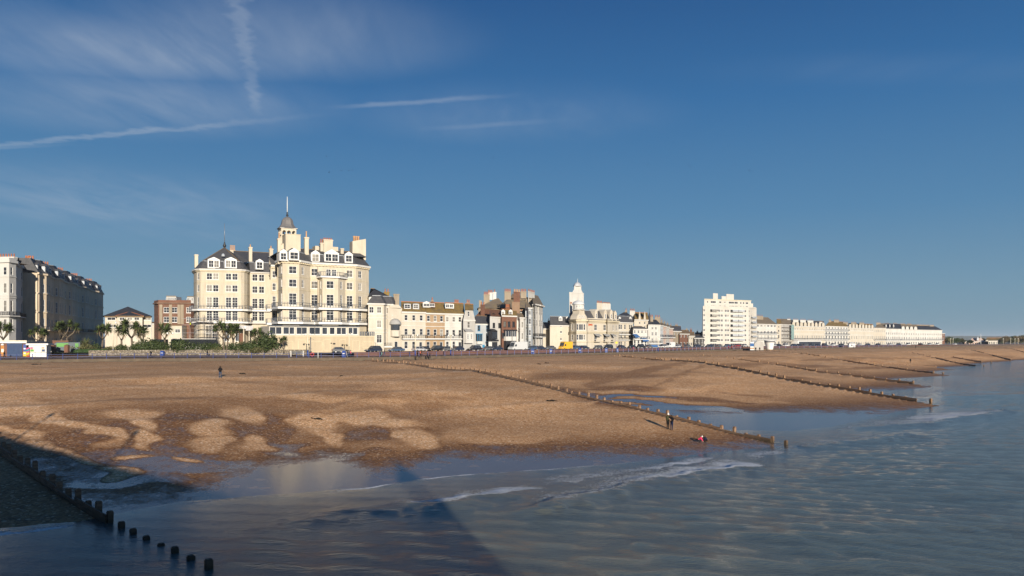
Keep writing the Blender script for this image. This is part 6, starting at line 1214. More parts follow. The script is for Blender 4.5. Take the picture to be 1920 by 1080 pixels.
def feather_palm(seed, h, L=2.4, name='palm_tree'):
    """date palm: short thick trunk, arching feathered fronds"""
    rnd = random.Random(seed); root = empty(name); tr = MB(); tr.lathe((0, 0, -.2), [(.42, 0), (.48, h*.3), (.40, h*.6), (.46, h*.9), (.25, h+.3)], 'bark', 9); tr.build('trunk', root); cr = MB()
    for i in range(26):
        a = i*2.4+rnd.uniform(-.2, .2); e = R(rnd.uniform(8, 78)); l = L*rnd.uniform(.8, 1.1); pts = []
        for k in range(7): t = k/6; r = l*t*math.cos(e)*(1-.15*t); z = h+.15+l*t*math.sin(e)-l*.62*t*t*math.cos(e); pts.append(Vector((math.cos(a)*r, math.sin(a)*r, z)))
        cr.tube(pts, [.04, .035, .03, .025, .02, .015, .01], 'leaf_olive', 4)
        sd = Vector((-math.sin(a), math.cos(a), 0))
        for k in range(1, 20):
            t = k/20; j = min(5, int(t*6)); p = pts[j].lerp(pts[j+1], t*6-j); w_ = .42*math.sin(math.pi*min(1, t*1.15+.08)); fw = (pts[j+1]-pts[j]).normalized()*.22
            for sgn in (-1, 1): q = p+sd*(sgn*w_)+fw+Vector((0, 0, -.10)); cr.face([p-fw*.12, p+fw*.12, q], 'leaf_palm')
    cr.build('crown', root); return root
def bush(seed, w, h, mat='leaf_bush', n=900, name='shrub', leaf=.16):
    rnd = random.Random(seed); root = empty(name); mb = MB(); lobes = [(rnd.uniform(-.45, .45)*w, rnd.uniform(-.35, .35)*w, rnd.uniform(.25, .62)*h, rnd.uniform(.28, .48)) for _ in range(7)]
    for i in range(n):
        lx, ly, lz, lr = rnd.choice(lobes); d = Vector((rnd.gauss(0, 1), rnd.gauss(0, 1), rnd.gauss(0, .8))).normalized(); rr = rnd.uniform(.55, 1.08); p = Vector((lx+d.x*lr*w*rr, ly+d.y*lr*w*rr, max(.04, lz+d.z*lr*h*rr)))
        a = Vector((rnd.gauss(0, 1), rnd.gauss(0, 1), rnd.gauss(0, 1))).normalized(); b = a.cross(d+Vector((.01, 0, 0))).normalized(); s_ = leaf*rnd.uniform(.6, 1.5); mb.face([p-a*s_, p+b*s_*.5, p+a*s_, p-b*s_*.5], mat)
    mb.build('foliage', root); st = MB()
    for lx, ly, lz, lr in lobes[:4]: st.tube([(0, 0, -.1), (lx*.4, ly*.4, lz*.5), (lx, ly, lz)], [.06, .045, .02], 'bark', 5)
    st.build('stem', root); return root
def tree(seed, h, w, mat='leaf_bush', n=1500, bare=False, leaf=.25):
    rnd = random.Random(seed); root = empty('tree'); tr = MB(); tips = []
    def grow(p, d, L, r, k):
        q = p+d*L; m = (p+q)/2+Vector((rnd.uniform(-.1, .1), rnd.uniform(-.1, .1), 0))*L; tr.tube([p, m, q], [r, r*.85, r*.62], 'bark', 5)
        if k == 0: tips.append(q); return
        for i in range(3 if k > 1 else 2+bare*2):
            a = rnd.random()*2*math.pi; e = rnd.uniform(.35, .95); nd = (d+Vector((math.cos(a)*e*w/h*1.5, math.sin(a)*e*w/h*1.5, rnd.uniform(-.1, .3)))).normalized(); grow(q, nd, L*rnd.uniform(.55, .8), r*.55, k-1)
        tips.append(q)
    grow(Vector((0, 0, -.2)), Vector((0, 0, 1)), h*.32, h*.03, 4 if bare else 3); tr.build('trunk', root)
    if not bare:
        mb = MB()
        for i in range(n):
            p = rnd.choice(tips)+Vector((rnd.gauss(0, .09*w), rnd.gauss(0, .09*w), rnd.gauss(0, .07*h))); a = Vector((rnd.gauss(0, 1), rnd.gauss(0, 1), rnd.gauss(0, 1))).normalized(); b = a.orthogonal().normalized(); s_ = leaf*rnd.uniform(.6, 1.4); mb.face([p-a*s_, p+b*s_*.5, p+a*s_, p-b*s_*.5], mat)
        mb.build('crown', root)
    return root
def put(o, px, D, z, label, cat, group=None, s=1.0, rz=None):
    x, y = ray_pt(px, D); o.location = (x, y, z); o.scale = (s,)*3; o.rotation_euler = (0, 0, rz if rz is not None else random.uniform(0, 6.28)); o['label'] = label; o['category'] = cat
    if group: o['group'] = group
    return o
GP = 'palms in the seafront garden'
protoA = cabbage_palm(1, 4.2, 4); protoB = cabbage_palm(2, 4.6, 6, 1.6, trunks=2); protoC = cabbage_palm(3, 3.4, 3, .9); protoF = feather_palm(4, 1.5)
uses = {}
def inst(proto):
    if id(proto) not in uses: uses[id(proto)] = 1; return proto
    return copy_tree(proto)
ZGD = 7.5
for proto, px, D, s, lb in ((protoA, 7, 181, 1.25, 'leftmost cabbage palm, in front of the white corner building'), (protoB, 74, 186, .95, 'cabbage palm right of the white kiosk roof, by the white corner building'), (protoB, 123, 190, 1.25, 'big spreading cabbage palm in front of the shaded terrace'), (protoA, 190, 192, 1.2, 'tall cabbage palm at the far end of the shaded terrace'),
        (protoC, 228, 183, 1.25, 'leaning cabbage palm before the left end of the low hipped block'), (protoA, 249, 186, 1.35, 'tall cabbage palm in front of the hipped roof block'), (protoC, 266, 188, 1.2, 'smaller cabbage palm at the right end of the hipped block'), (protoC, 309, 190, 1.35, 'cabbage palm in front of the red brick building'),
        (protoB, 421, 181, 1.15, 'tall cabbage palm left of the hotel entrance sign'), (protoC, 437, 183, 1.3, 'dark cabbage palm under the hotel entrance sign'), (protoA, 478, 181, .98, 'slim cabbage palm right of the hotel entrance'), (protoC, 532, 181, .72, 'small cabbage palm against the hotel podium wall')):
    put(inst(proto), px, D, ZGD, lb, 'palm', GP, s*1.28)
for px, s, lb in ((161, 1.2, 'arching date palm in front of the shaded terrace end'), (513, .78, 'arching date palm against the hotel podium wall'), (41, .9, 'low date palm behind the white kiosk')):
    put(inst(protoF), px, 183, ZGD-.2, lb, 'palm', GP, s)
BU = [bush(11, 2.6, 2.6), bush(12, 3.2, 2.0, 'leaf_olive'), bush(13, 2.2, 3.0, 'leaf_bush'), bush(14, 3.4, 2.4, 'leaf_bush', 1300)]
for k, px, D, s, lb in ((3, 88, 187, 1.0, 'leafy shrub behind the brick gate pillars'), (1, 150, 181, 1.15, 'olive green shrub just above the clipped hedge'), (3, 140, 183, 1.1, 'round shrub left of the arching date palm'), (0, 176, 186, .9, 'dark shrub under the date palm by the terrace end'), (1, 206, 182, .8, 'low olive shrub at the left end of the flint wall'), (0, 268, 181, 1.2, 'dense green shrub right of the tall palm by the hipped block'), (2, 282, 182, 1.1, 'tall dark shrub before the gap left of the brick building'),
        (3, 296, 181, 1.2, 'wide green shrub on the flint wall before the brick building'), (1, 327, 180, .75, 'low olive shrub under the front of the black windowed coach'), (3, 346, 180, 1.3, 'big bright green shrub covering the left half of the coach'), (2, 364, 181, .8, 'small shrub below the middle of the coach'), (0, 385, 180, .95, 'dark shrub below the right end of the coach'), (3, 402, 181, .95, 'green shrub right of the coach'), (1, 413, 181, .8, 'olive shrub at the foot of the tall palm left of the sign'), (0, 448, 181, 1.05, 'dark shrub under the hotel entrance'), (3, 462, 181, 1.05, 'green shrub below the hotel entrance columns'), (2, 492, 182, 1.5, 'tall dark shrub at the left end of the hotel podium'), (2, 501, 183, 1.6, 'dark tall shrub touching the corner of the hotel podium'), (1, 486, 180, .7, 'pale low shrub beside the podium corner'),
        (3, 236, 181, .8, 'green shrub right of the leaning palm'), (0, 254, 182, .75, 'small dark shrub left of the dense one'), (2, 312, 183, .75, 'narrow shrub under the palm by the brick building'), (0, 430, 182, .9, 'dark shrub between the two palms left of the entrance'), (0, 471, 182, .95, 'dark shrub at the foot of the slim palm')):
    put(inst(BU[k]), px, D, ZGD-.1, lb, 'shrub', 'shrubs in the seafront garden', s*1.12)
t = tree(31, 4.6, 5.5, bare=True); put(t, 158, 192, ZGD, 'bare leafless tree in front of the shaded terrace', 'tree', None, 1.0)
# clipped hedge at the left end of the flint wall
def hedge():
    rnd = random.Random(5); root = empty('hedge'); mb = MB(); x0, y0 = ray_pt(137, 174.3); x1, y1 = ray_pt(205, 175.5); d = Vector((x1-x0, y1-y0, 0)); L = d.length; d /= L; n = Vector((-d.y, d.x, 0)); put(root, 137, 174.3, 6.6, 'clipped dark green hedge beside the left end of the flint wall', 'hedge', None, 1, 0)
    mb.obox(d*L/2+n*.6+Vector((0, 0, .7)), d, n, Vector((0, 0, 1)), L/2-.2, .55, .75, 'leaf_hedge')
    for i in range(2600):
        u = rnd.random()*L; v = rnd.random()*1.3-.05; z = rnd.random()*1.55
        if rnd.random() < .6: v = rnd.uniform(-.12, .1)
        else: z = rnd.uniform(1.4, 1.65)
        if u < .6 or u > L-.6: z *= .85
        p = d*u+n*v+Vector((0, 0, z)); a = Vector((rnd.gauss(0, 1), rnd.gauss(0, 1), rnd.gauss(0, 1))).normalized(); b = a.orthogonal().normalized(); mb.face([p-a*.1, p+b*.07, p+a*.1, p-b*.07], 'leaf_hedge')
    mb.build('foliage', root)
hedge()
# far right trees
FT = [tree(41, 7, 8, 'leaf_bush', 1700, leaf=.5), tree(42, 6, 7, 'leaf_olive', 1500, leaf=.5), tree(43, 6.5, 6.5, 'leaf_dead', 1100, leaf=.4)]
far_ = [(1776, 650, 1, 1.2), (1784, 655, 0, 1.15), (1792, 662, 0, 1.0), (1800, 668, 2, .95), (1806, 650, 1, .85), (1820, 640, 0, .7), (1838, 720, 1, 1.2), (1876, 690, 0, 1.0), (1884, 680, 2, 1.2), (1890, 700, 2, 1.3), (1897, 690, 1, 1.25), (1903, 700, 0, 1.35), (1909, 690, 2, 1.3), (1915, 700, 0, 1.45), (1921, 690, 2, 1.4), (1927, 700, 1, 1.4)]
names = ['first low tree after the red brick sliver of the far terrace', 'dark rounded tree second after the far terrace', 'dark tree third after the far terrace', 'brownish thin tree midway between terrace and pavilion', 'small tree at the left end of the pink pavilion', 'dark bush like tree standing before the pink pavilion', 'tree top behind the pink pavilion dome', 'dark tree just right of the cream restaurant', 'brown winter tree second right of the restaurant', 'brown winter tree third right of the restaurant', 'olive tree fourth right of the restaurant', 'dark tree fifth right of the restaurant', 'brown tree near the right edge of the view, left of two taller ones', 'taller dark tree near the right edge', 'tall brown tree at the very right edge', 'olive tree cut by the right edge']
for (px, D, k, s), nm in zip(far_, names): put(inst(FT[k]), px, D, 6.0, nm, 'tree', 'far trees around the pavilion', s)
for i, px in enumerate((1782.5, 1787, 1895, 1903, 1909, 1881)):
    r_ = empty('lamp_post', (*ray_pt(px, 625), 6), 0, ['pale far lamp post, first right of the white terrace', 'pale far lamp post, second right of the white terrace', 'far lamp post among the brown trees, middle of three', 'far lamp post near the right edge, right of the middle one', 'rightmost far lamp post by the edge trees', 'far lamp post just right of the restaurant'][i], 'lamp post', 'far lamp posts'); mb = MB(); mb.cyl((0, 0, 0), .16, 4.6, 'cream_paint', 6, .1); mb.build('pole', r_); mb = MB(); mb.lathe((0, 0, 4.6), [(.1, 0), (.35, .2), (.3, .5), (.05, .7)], 'frame_white', 8); mb.build('lamp', r_)
for px, h, lb in ((1839, 8.5, 'tall white pole rising beside the pink pavilion dome'), (1834, 7.0, 'thinner grey mast left of the tall white pole')): r_ = empty('flagpole', (*ray_pt(px, 632), 6), 0, lb, 'flagpole'); mb = MB(); mb.cyl((0, 0, 0), .25 if px == 1839 else .1, h+.9, 'frame_white', 6, .12 if px == 1839 else .06); mb.build('pole', r_); mb = MB(); mb.lathe((0, 0, h+.9), [(.05, 0), (.18, .1), (.05, .3)], 'steel', 6); mb.build('finial', r_)

# ------------------------------------------------------------------ vehicles
PAINT = {}
def paint(c):
    if c not in PAINT: simple('paint_%d' % len(PAINT), c, c, 1, .28, .6); PAINT[c] = 'paint_%d' % (len(PAINT))
    return PAINT[c]
def car(col, kind='hatch'):
    """side profile lofted across the width; nose towards -x"""
    L = {'hatch': 4.1, 'suv': 4.6, 'saloon': 4.5}[kind]; H = {'hatch': 1.48, 'suv': 1.75, 'saloon': 1.42}[kind]; W_ = .88; p = paint(col)
    root = empty('parked_car'); x = lambda t: -L/2+L*t
    tail = {'hatch': .93, 'suv': .96, 'saloon': .84}[kind]
    low = [(x(0), .38), (x(0), .62), (x(.03), .74), (x(.25), .90), (x(.97), .95), (x(1), .80), (x(1), .38)]
    mb = MB()
    ring = lambda k, y, dz=0: [(a*(1-k), y, z-dz*(z > .7)) for a, z in low]
    secs = [ring(.03, -W_, .06), ring(0, -W_*.9), ring(0, W_*.9), ring(.03, W_, .06)]; n = len(low)
    for s0, s1 in zip(secs[:-1], secs[1:]):
        for i in range(n): mb.face([s0[i], s0[(i+1) % n], s1[(i+1) % n], s1[i]], p, True)
    mb.face(list(reversed(secs[0])), p); mb.face(secs[-1], p); mb.build('body', root)
    z0 = .90; roofz = H; gl = MB(); b0 = [(x(.24), z0), (x(tail+.03), z0+.02)]; t0 = [(x(.42), roofz-.06), (x(tail-.10), roofz-.06)]; wb, wt = W_*.94, W_*.74
    lo = [(b0[0][0], -wb), (b0[1][0], -wb), (b0[1][0], wb), (b0[0][0], wb)]; hi = [(t0[0][0], -wt), (t0[1][0], -wt), (t0[1][0], wt), (t0[0][0], wt)]
    gl.loft(lo, z0-.02, hi, roofz-.06, 'glass_dark'); gl.build('window', root)
    rf = MB(); rf.loft([(a*1.01, b*1.02) for a, b in hi], roofz-.06, [(a*.9, b*.86) for a, b in hi], roofz, p, True)
    for sx in (-1, 1):
        for tt in (0, .5, 1): 
            xb = b0[0][0]+(b0[1][0]-b0[0][0])*(.02+.96*tt); xt = t0[0][0]+(t0[1][0]-t0[0][0])*tt; rf.bar((xb, sx*wb*1.005, z0), (xt, sx*wt*1.01, roofz-.05), .07, .05, p)
    rf.build('roof', root)
    wm = MB(); 
    def wheel():
        m = MB(); seg = 14; R_ = .32
        for y0, y1 in ((-.1, .1),):
            ring0 = [(R_*math.cos(2*math.pi*i/seg), y0, R_*math.sin(2*math.pi*i/seg)) for i in range(seg)]; ring1 = [(a, y1, c) for a, _, c in ring0]
            for i in range(seg): m.face([ring0[i], ring0[(i+1) % seg], ring1[(i+1) % seg], ring1[i]], 'rubber')
            m.face(ring1, 'rubber'); m.face(list(reversed(ring0)), 'rubber')
            m.face([(a*.6, y0-.01, c*.6) for a, _, c in reversed(ring0)], 'steel'); m.face([(a*.6, y1+.01, c*.6) for a, _, c in ring0], 'steel')
        return m.mesh('wheel')
    wmesh = WHEEL.setdefault('w', None) or wheel(); WHEEL['w'] = wmesh
    for xx in (x(.19), x(.81)):
        for yy in (-W_+.06, W_-.06): link('wheel', wmesh, root, (xx, yy, .32))
    hm = MB(); hm.box(-.03, .03, -.16, .16, -.07, .07, 'frame_white'); hme = hm.mesh('headlight'); tm = MB(); tm.box(-.03, .03, -.14, .14, -.09, .09, 'red_paint'); tme = tm.mesh('tail_light')
    for yy in (-W_*.72, W_*.72): link('headlight', hme, root, (x(0)+.0, yy, .66)); link('tail_light', tme, root, (x(1), yy, .76))
    return root
WHEEL = {}
CAR = {}
def road_pt(px, off_):
    P = offset(PROM, off_); q = P[:, 0]/P[:, 1]*F+960; i = max(0, min(len(P)-2, int(np.searchsorted(q, px))-1)); t = (px-q[i])/(q[i+1]-q[i]); p = P[i]+(P[i+1]-P[i])*t; d = P[i+1]-P[i]; return p, math.atan2(d[1], d[0])
def place_car(px, off_, col, kind, label, flip=False, z=None):
    key = (col, kind)
    if key not in CAR: CAR[key] = o = car(col, kind)
    else: o = copy_tree(CAR[key])
    p, a = road_pt(px, off_); o.location = (p[0], p[1], zg(*p) if z is None else z); o.rotation_euler = (0, 0, a+(math.pi if flip else 0)); tag(o, label, 'car', 'cars parked along the seafront road')
NAVY, BLACK, SILV, GREY, WHT, BLU, RED_ = (.02, .03, .06), (.015, .015, .018), (.45, .46, .47), (.12, .125, .13), (.70, .70, .68), (.05, .09, .16), (.30, .03, .03)
cars = [(638, -15, GREY, 'hatch', 'grey car half hidden behind the group of walkers by the hotel podium'), (700, -15.5, NAVY, 'suv', 'dark navy car in front of the cream guest house balcony'), (743, -15.5, BLU, 'saloon', 'blue car parked below the round grey canopy'), (786, -14.5, SILV, 'hatch', 'silver car in front of the cream stone terraced house'), (793, -18.5, BLACK, 'hatch', 'black car in the outer lane before the cream terraced house'), (817, -15, BLACK, 'suv', 'black car parked before the tan terraced house'), (839, -14.5, GREY, 'hatch', 'dark grey car before the left half of the white terraced house'), (857, -15, NAVY, 'hatch', 'navy car before the right half of the white terraced house'),
  (889, -14.5, BLACK, 'suv', 'big black car in front of the narrow pale grey house'), (917, -16, GREY, 'saloon', 'low dark car between the blue windowed house and the white inn'), (930, -15, NAVY, 'saloon', 'navy car before the black bay windowed inn'), (996, -15, BLU, 'hatch', 'blue grey car right of the white van'), (1013, -15, NAVY, 'saloon', 'navy car under the tall grey corner hotel'), (1031, -15.5, GREY, 'saloon', 'dark car before the small cream house'), (1077, -15.5, BLU, 'hatch', 'bluish car just right of the yellow van'), (1095, -15.5, NAVY, 'saloon', 'low navy car below the domed corner turret'), (1121, -15.5, GREY, 'hatch', 'grey car below the first striped balcony of the domed hotel'), (1140, -15.5, BLACK, 'suv', 'black car below the last striped balcony of the domed hotel'), (1165, -16, NAVY, 'saloon', 'navy car in front of the house with paired bays'), (1184, -16, BLACK, 'saloon', 'black car left of the blue awnings'), (1200, -16, BLACK, 'suv', 'black car under the gothic gabled house'), (1216, -16, GREY, 'hatch', 'grey car before the plain white corner house'), (1242, -16, WHT, 'suv', 'white car before the pale blue bay fronted house'), (1270, -16, SILV, 'hatch', 'silver car before the brown house with grey roof'), (1289, -16, GREY, 'hatch', 'grey car before the small brick shop'), (1306, -16, NAVY, 'hatch', 'navy car beside the dark shop front'),
  (1329, -18, NAVY, 'hatch', 'navy car at the left corner of the apartment block'), (1348, -18, GREY, 'hatch', 'grey car second along the foot of the apartment block'), (1363, -18, BLU, 'hatch', 'blue car in the middle of the apartment block front'), (1381, -18, RED_, 'hatch', 'dark red car along the right half of the apartment block'), (1396, -18, SILV, 'hatch', 'silver car near the right corner of the apartment block'), (1449, -18, SILV, 'hatch', 'silver car right of the white cone kiosk'), (1458, -18, BLACK, 'hatch', 'black car before the narrow cream end house'), (1473, -18, WHT, 'suv', 'white car before the scaffolded house'), (1487, -18, NAVY, 'hatch', 'navy car at the left end of the gabled hotel'), (1497, -18, BLACK, 'hatch', 'black car second along the gabled hotel'), (1509, -18, GREY, 'hatch', 'grey car third along the gabled hotel'), (1520, -18, BLACK, 'suv', 'black car fourth along the gabled hotel'), (1532, -18, NAVY, 'hatch', 'navy car fifth along the gabled hotel'), (1546, -18, BLACK, 'suv', 'black car where the verandas begin'), (1561, -18, WHT, 'suv', 'white car before the tiered verandas'), (1576, -18, BLACK, 'hatch', 'black car right part of the tiered verandas'), (1612, -18, SILV, 'hatch', 'silver car right of the small white hut'), (1626, -18, NAVY, 'hatch', 'navy car before the second gabled hotel'), (1645, -18, BLACK, 'hatch', 'black car before the flat fronted guest house'), (1668, -18, SILV, 'hatch', 'silver car before the guest house with three dormers'), (1684, -18, NAVY, 'hatch', 'navy car right of the silver one by the three dormers'), (1702, -18, WHT, 'suv', 'white car before the four tiny gables'), (1726, -18, BLACK, 'hatch', 'black car at the left of the last white house'), (1742, -18, SILV, 'hatch', 'silver car in the middle of the last white house'), (1757, -18, WHT, 'hatch', 'white car at the right of the last white house'), (1790, -18, SILV, 'hatch', 'lone far silver car near the first trees')]
for i, (px, of_, c, k, lb) in enumerate(cars): place_car(px, of_, c, k, lb, i % 3 == 0)
def van(px, off_, col, label, L=5.6, H=2.5, z=None, flip=False, stripe=None):
    p = paint(col); root = empty('van'); mb = MB(); x0, x1 = -L/2, L/2
    prof = [(x0, .4), (x0, .95), (x0+.75, 1.25), (x0+1.35, H-.15), (x0+1.7, H), (x1-.05, H), (x1, H-.2), (x1, .4)]; W_ = .98; n = len(prof)
    secs = [[(a, -W_, b-.06*(b > 2)) for a, b in prof], [(a, -W_*.9, b) for a, b in prof], [(a, W_*.9, b) for a, b in prof], [(a, W_, b-.06*(b > 2)) for a, b in prof]]
    for s0, s1 in zip(secs[:-1], secs[1:]):
        for i in range(n): mb.face([s0[i], s0[(i+1) % n], s1[(i+1) % n], s1[i]], p)
    mb.face(list(reversed(secs[0])), p); mb.face(secs[-1], p); mb.build('body', root)
    g = MB(); g.face([(x0+.70, -W_*.85, 1.28), (x0+.70, W_*.85, 1.28), (x0+1.25, W_*.8, H-.3), (x0+1.25, -W_*.8, H-.3)][::-1], 'glass_dark'); g.v = [(a-.03, b, c+.02) for a, b, c in g.v]; g.build('windscreen', root)
    for sy in (-1, 1): g = MB(); g.face([(x0+.95, sy*(W_+.01), 1.3), (x0+1.95, sy*(W_+.01), 1.3), (x0+1.95, sy*(W_+.01), 1.95), (x0+1.35, sy*(W_+.01), 1.95)], 'glass_dark'); g.build('side_window', root)
    for xx in (x0+.95, x1-1.0):
        for yy in (-W_+.08, W_-.08): link('wheel', WHEEL['w'], root, (xx, yy, .34))
    hm = MB(); hm.box(-.03, .03, -.16, .16, -.1, .1, 'frame_white'); hme = hm.mesh('headlight')
    for yy in (-.7, .7): link('headlight', hme, root, (x0-.01, yy, .8))
    q, a = road_pt(px, off_); root.location = (q[0], q[1], zg(*q) if z is None else z); root.rotation_euler = (0, 0, a+(math.pi if flip else 0)); tag(root, label, 'van'); return root
van(971, -15, (.55, .56, .56), 'long silver white van in front of the brick house with white bays', 7.0, 2.75); van(1060, -15.5, (.75, .42, .03), 'yellow high roofed van left of the domed hotel', 5.6, 2.75, flip=False)
van(1256, -17, (.66, .67, .66), 'white van parked before the narrow pink houses', 5.6, 2.5)
# coach behind the garden shrubs
def coach():
    root = empty('coach', (*ray_pt(303, 200), 7.15), 0, 'long coach with black glazed sides and white skirt behind the garden shrubs', 'coach'); x1, y1 = ray_pt(408, 203.5); x0, y0 = ray_pt(320, 201); L = math.hypot(x1-x0, y1-y0); root.location = (x0, y0, 7.25); root.rotation_euler = (0, 0, math.atan2(y1-y0, x1-x0)); simple('coach_black', (.012, .014, .018), None, 1, .15, .6)
    mb = MB(); mb.box(0, L, 0, 2.5, .35, 1.55, 'white'); mb.box(L-.01, L+.5, .1, 2.4, .35, 1.7, 'white'); mb.build('body', root)
    mb = MB(); prof = [(0, 1.56), (L+.45, 1.56), (L-.1, 3.35), (.1, 3.35)]
    for y in (-.01, 2.51): mb.face([(a, y, b) for a, b in (prof if y < 0 else prof[::-1])], 'coach_black')
    for i in range(4): a, b = prof[i], prof[(i+1) % 4]; mb.face([(a[0], -.01, a[1]), (a[0], 2.51, a[1]), (b[0], 2.51, b[1]), (b[0], -.01, b[1])], 'coach_black')
    mb.build('window_band', root); mb = MB(); mb.box(.4, L-.5, .1, 2.4, 3.36, 3.5, 'white'); mb.build('roof', root)
    for xx in (2.0, L-4, L-2.7): link('wheel', WHEEL['w'], root, (xx, .1, .42))
coach()
def coach2():
    root = empty('coach', (0, 0, 0), 0, 'dark coach front showing left of the brick building behind the shrubs', 'coach'); x0, y0 = ray_pt(281, 212); root.location = (x0, y0, 7.25); root.rotation_euler = (0, 0, R(8))
    mb = MB(); mb.box(0, 4.2, 0, 2.5, .35, 1.7, 'white'); mb.build('body', root); mb = MB(); mb.loft([(-.5, 0), (4.2, 0), (4.2, 2.5), (-.5, 2.5)], 1.71, [(.6, .1), (4.2, .1), (4.2, 2.4), (.6, 2.4)], 3.3, 'coach_black', True); mb.build('window_band', root)
    for xx in (.9, 3.4): link('wheel', WHEEL['w'], root, (xx, .1, .42))
coach2()
root = van(121, -22, (.015, .04, .06), 'dark van with lime green panels parked behind the gate pillars', 6.5, 2.6, z=7.3); mb = MB(); mb.box(-1.6, .8, -1.03, -1.0, 1.5, 2.35, 'green_paint'); mb.box(2.2, 2.9, -1.03, -1.0, 1.3, 2.3, 'green_paint'); mb.build('livery_panel', root)

# ------------------------------------------------------------------ people
def body_mesh(pose, h, jacket, legs, skin='skin', shoes='shoe', hair='hair', bulk=1.0, hat=None, girl=False):
    """one continuous skinned figure; joints in metres for a 1.75 m adult facing -y, then scaled"""
    P = POSES[pose]; J = dict(P); bm = bmesh.new(); V = {}
    rad = dict(pelvis=.155, belly=.15, chest=.165, shoulder=.10, neck=.055, head=.098, crown=.075, lsh=.075, rsh=.075, lel=.048, rel=.048, lwr=.036, rwr=.036, lhd=.040, rhd=.040, lhip=.10, rhip=.10, lkn=.062, rkn=.062, lan=.045, ran=.045, lto=.040, rto=.040, chin=.045)
    E = [('pelvis', 'belly'), ('belly', 'chest'), ('chest', 'neck'), ('neck', 'head'), ('head', 'crown'), ('chest', 'lsh'), ('lsh', 'lel'), ('lel', 'lwr'), ('lwr', 'lhd'), ('chest', 'rsh'), ('rsh', 'rel'), ('rel', 'rwr'), ('rwr', 'rhd'), ('pelvis', 'lhip'), ('lhip', 'lkn'), ('lkn', 'lan'), ('lan', 'lto'), ('pelvis', 'rhip'), ('rhip', 'rkn'), ('rkn', 'ran'), ('ran', 'rto')]
    names = list(J)
    for sd in 'lr':      # five unequal fingers leaving the palm, slightly curled
        w_, hd = Vector(J[sd+'wr']), Vector(J[sd+'hd']); d = (hd-w_).normalized(); s_ = d.cross(Vector((0, 1, 0)));
        s_ = s_.normalized() if s_.length > .1 else Vector((1, 0, 0)); c = d.cross(s_).normalized()
        for k, (o_, l_) in enumerate(((-.030, .060), (-.010, .072), (.010, .068), (.030, .052))):
            a, b = sd+'f%da' % k, sd+'f%db' % k; J[a] = hd+s_*o_+d*l_*.55; J[b] = hd+s_*o_+d*l_+c*.02; rad[a] = .010; rad[b] = .008; E += [(sd+'hd', a), (a, b)]
        J[sd+'tha'] = hd-s_*.045-d*.015; J[sd+'thb'] = hd-s_*.055+d*.03; rad[sd+'tha'] = .012; rad[sd+'thb'] = .009; E += [(sd+'hd', sd+'tha'), (sd+'tha', sd+'thb')]
    names = list(J)
    for n_ in names: V[n_] = bm.verts.new(J[n_])
    for a, b in E: bm.edges.new((V[a], V[b]))
    me = bpy.data.meshes.new('person'); bm.to_mesh(me); bm.free(); o = bpy.data.objects.new('tmp', me); COL.objects.link(o)
    sk = o.modifiers.new('s', 'SKIN'); sk.use_smooth_shade = True; o.modifiers.new('u', 'SUBSURF').levels = 1
    lay = me.skin_vertices[0].data if me.skin_vertices else None
    if lay is None: 
        bpy.context.view_layer.objects.active = o; lay = me.skin_vertices[0].data
    for i, n_ in enumerate(names):
        r = rad[n_]*(bulk if n_ in ('pelvis', 'belly', 'chest', 'lsh', 'rsh', 'lel', 'rel', 'lhip', 'rhip') else 1); lay[i].radius = (r*(1.15 if n_ in ('chest', 'pelvis', 'belly') else 1), r*(.85 if n_ in ('chest', 'belly') else 1)); lay[i].use_root = (n_ == 'pelvis')
    dg = bpy.context.evaluated_depsgraph_get(); out = bpy.data.meshes.new_from_object(o.evaluated_get(dg)); bpy.data.objects.remove(o); 
    seg = [(Vector(J[a]), Vector(J[b]), a, b) for a, b in E]; out.materials.clear(); mats = [skin, jacket, legs, shoes]
    for m in mats: out.materials.append(M[m])
    def region(a, b):
        if a in ('lan', 'ran') : return 3
        if a in ('lhip', 'rhip', 'lkn', 'rkn', 'pelvis') and b not in ('belly',): return 2
        if a in ('neck', 'head') or 'hd' in a or 'th' in a or a[1:2] == 'f' or b in ('lhd', 'rhd'): return 0
        return 1
    for p in out.polygons:
        c = p.center; best = 1e9; bi = 0
        for a, b, na, nb in seg:
            ab = b-a; t = max(0, min(1, (c-a).dot(ab)/ab.length_squared)); d_ = (c-(a+ab*t)).length/(rad[na]*.5+rad[nb]*.5)
            if d_ < best: best = d_; bi = region(na, nb)
        p.material_index = bi; p.use_smooth = True
    # face: nose, eye sockets and chin pushed from the head surface
    hc = Vector(J['head']); up = (Vector(J['crown'])-hc).normalized(); fw = Vector(FACE.get(pose, (0, -1, 0))).normalized(); fw = (fw-up*fw.dot(up)).normalized()
    for v in out.vertices:
        d = v.co-hc
        if d.length < .16:
            f = d.normalized().dot(fw)
            if f > .86: v.co += fw*.018
            elif f > .5 and d.dot(up) < -.03: v.co += fw*.012
    s = h/1.75
    for v in out.vertices: v.co *= s
    return out, hc*s, up, fw, s
base = dict(pelvis=(0, 0, .95), belly=(0, 0, 1.10), chest=(0, 0, 1.34), neck=(0, -.01, 1.50), head=(0, -.02, 1.61), crown=(0, -.01, 1.69), lsh=(.19, 0, 1.40), rsh=(-.19, 0, 1.40), lel=(.25, .02, 1.13), rel=(-.25, .02, 1.13), lwr=(.26, -.05, .90), rwr=(-.26, -.05, .90), lhd=(.26, -.08, .82), rhd=(-.26, -.08, .82), lhip=(.10, 0, .90), rhip=(-.10, 0, .90), lkn=(.11, -.02, .50), rkn=(-.11, -.02, .50), lan=(.11, .02, .09), ran=(-.11, .02, .09), lto=(.12, -.12, .045), rto=(-.12, -.12, .045))
def P_(**k): d = dict(base); d.update(k); return d
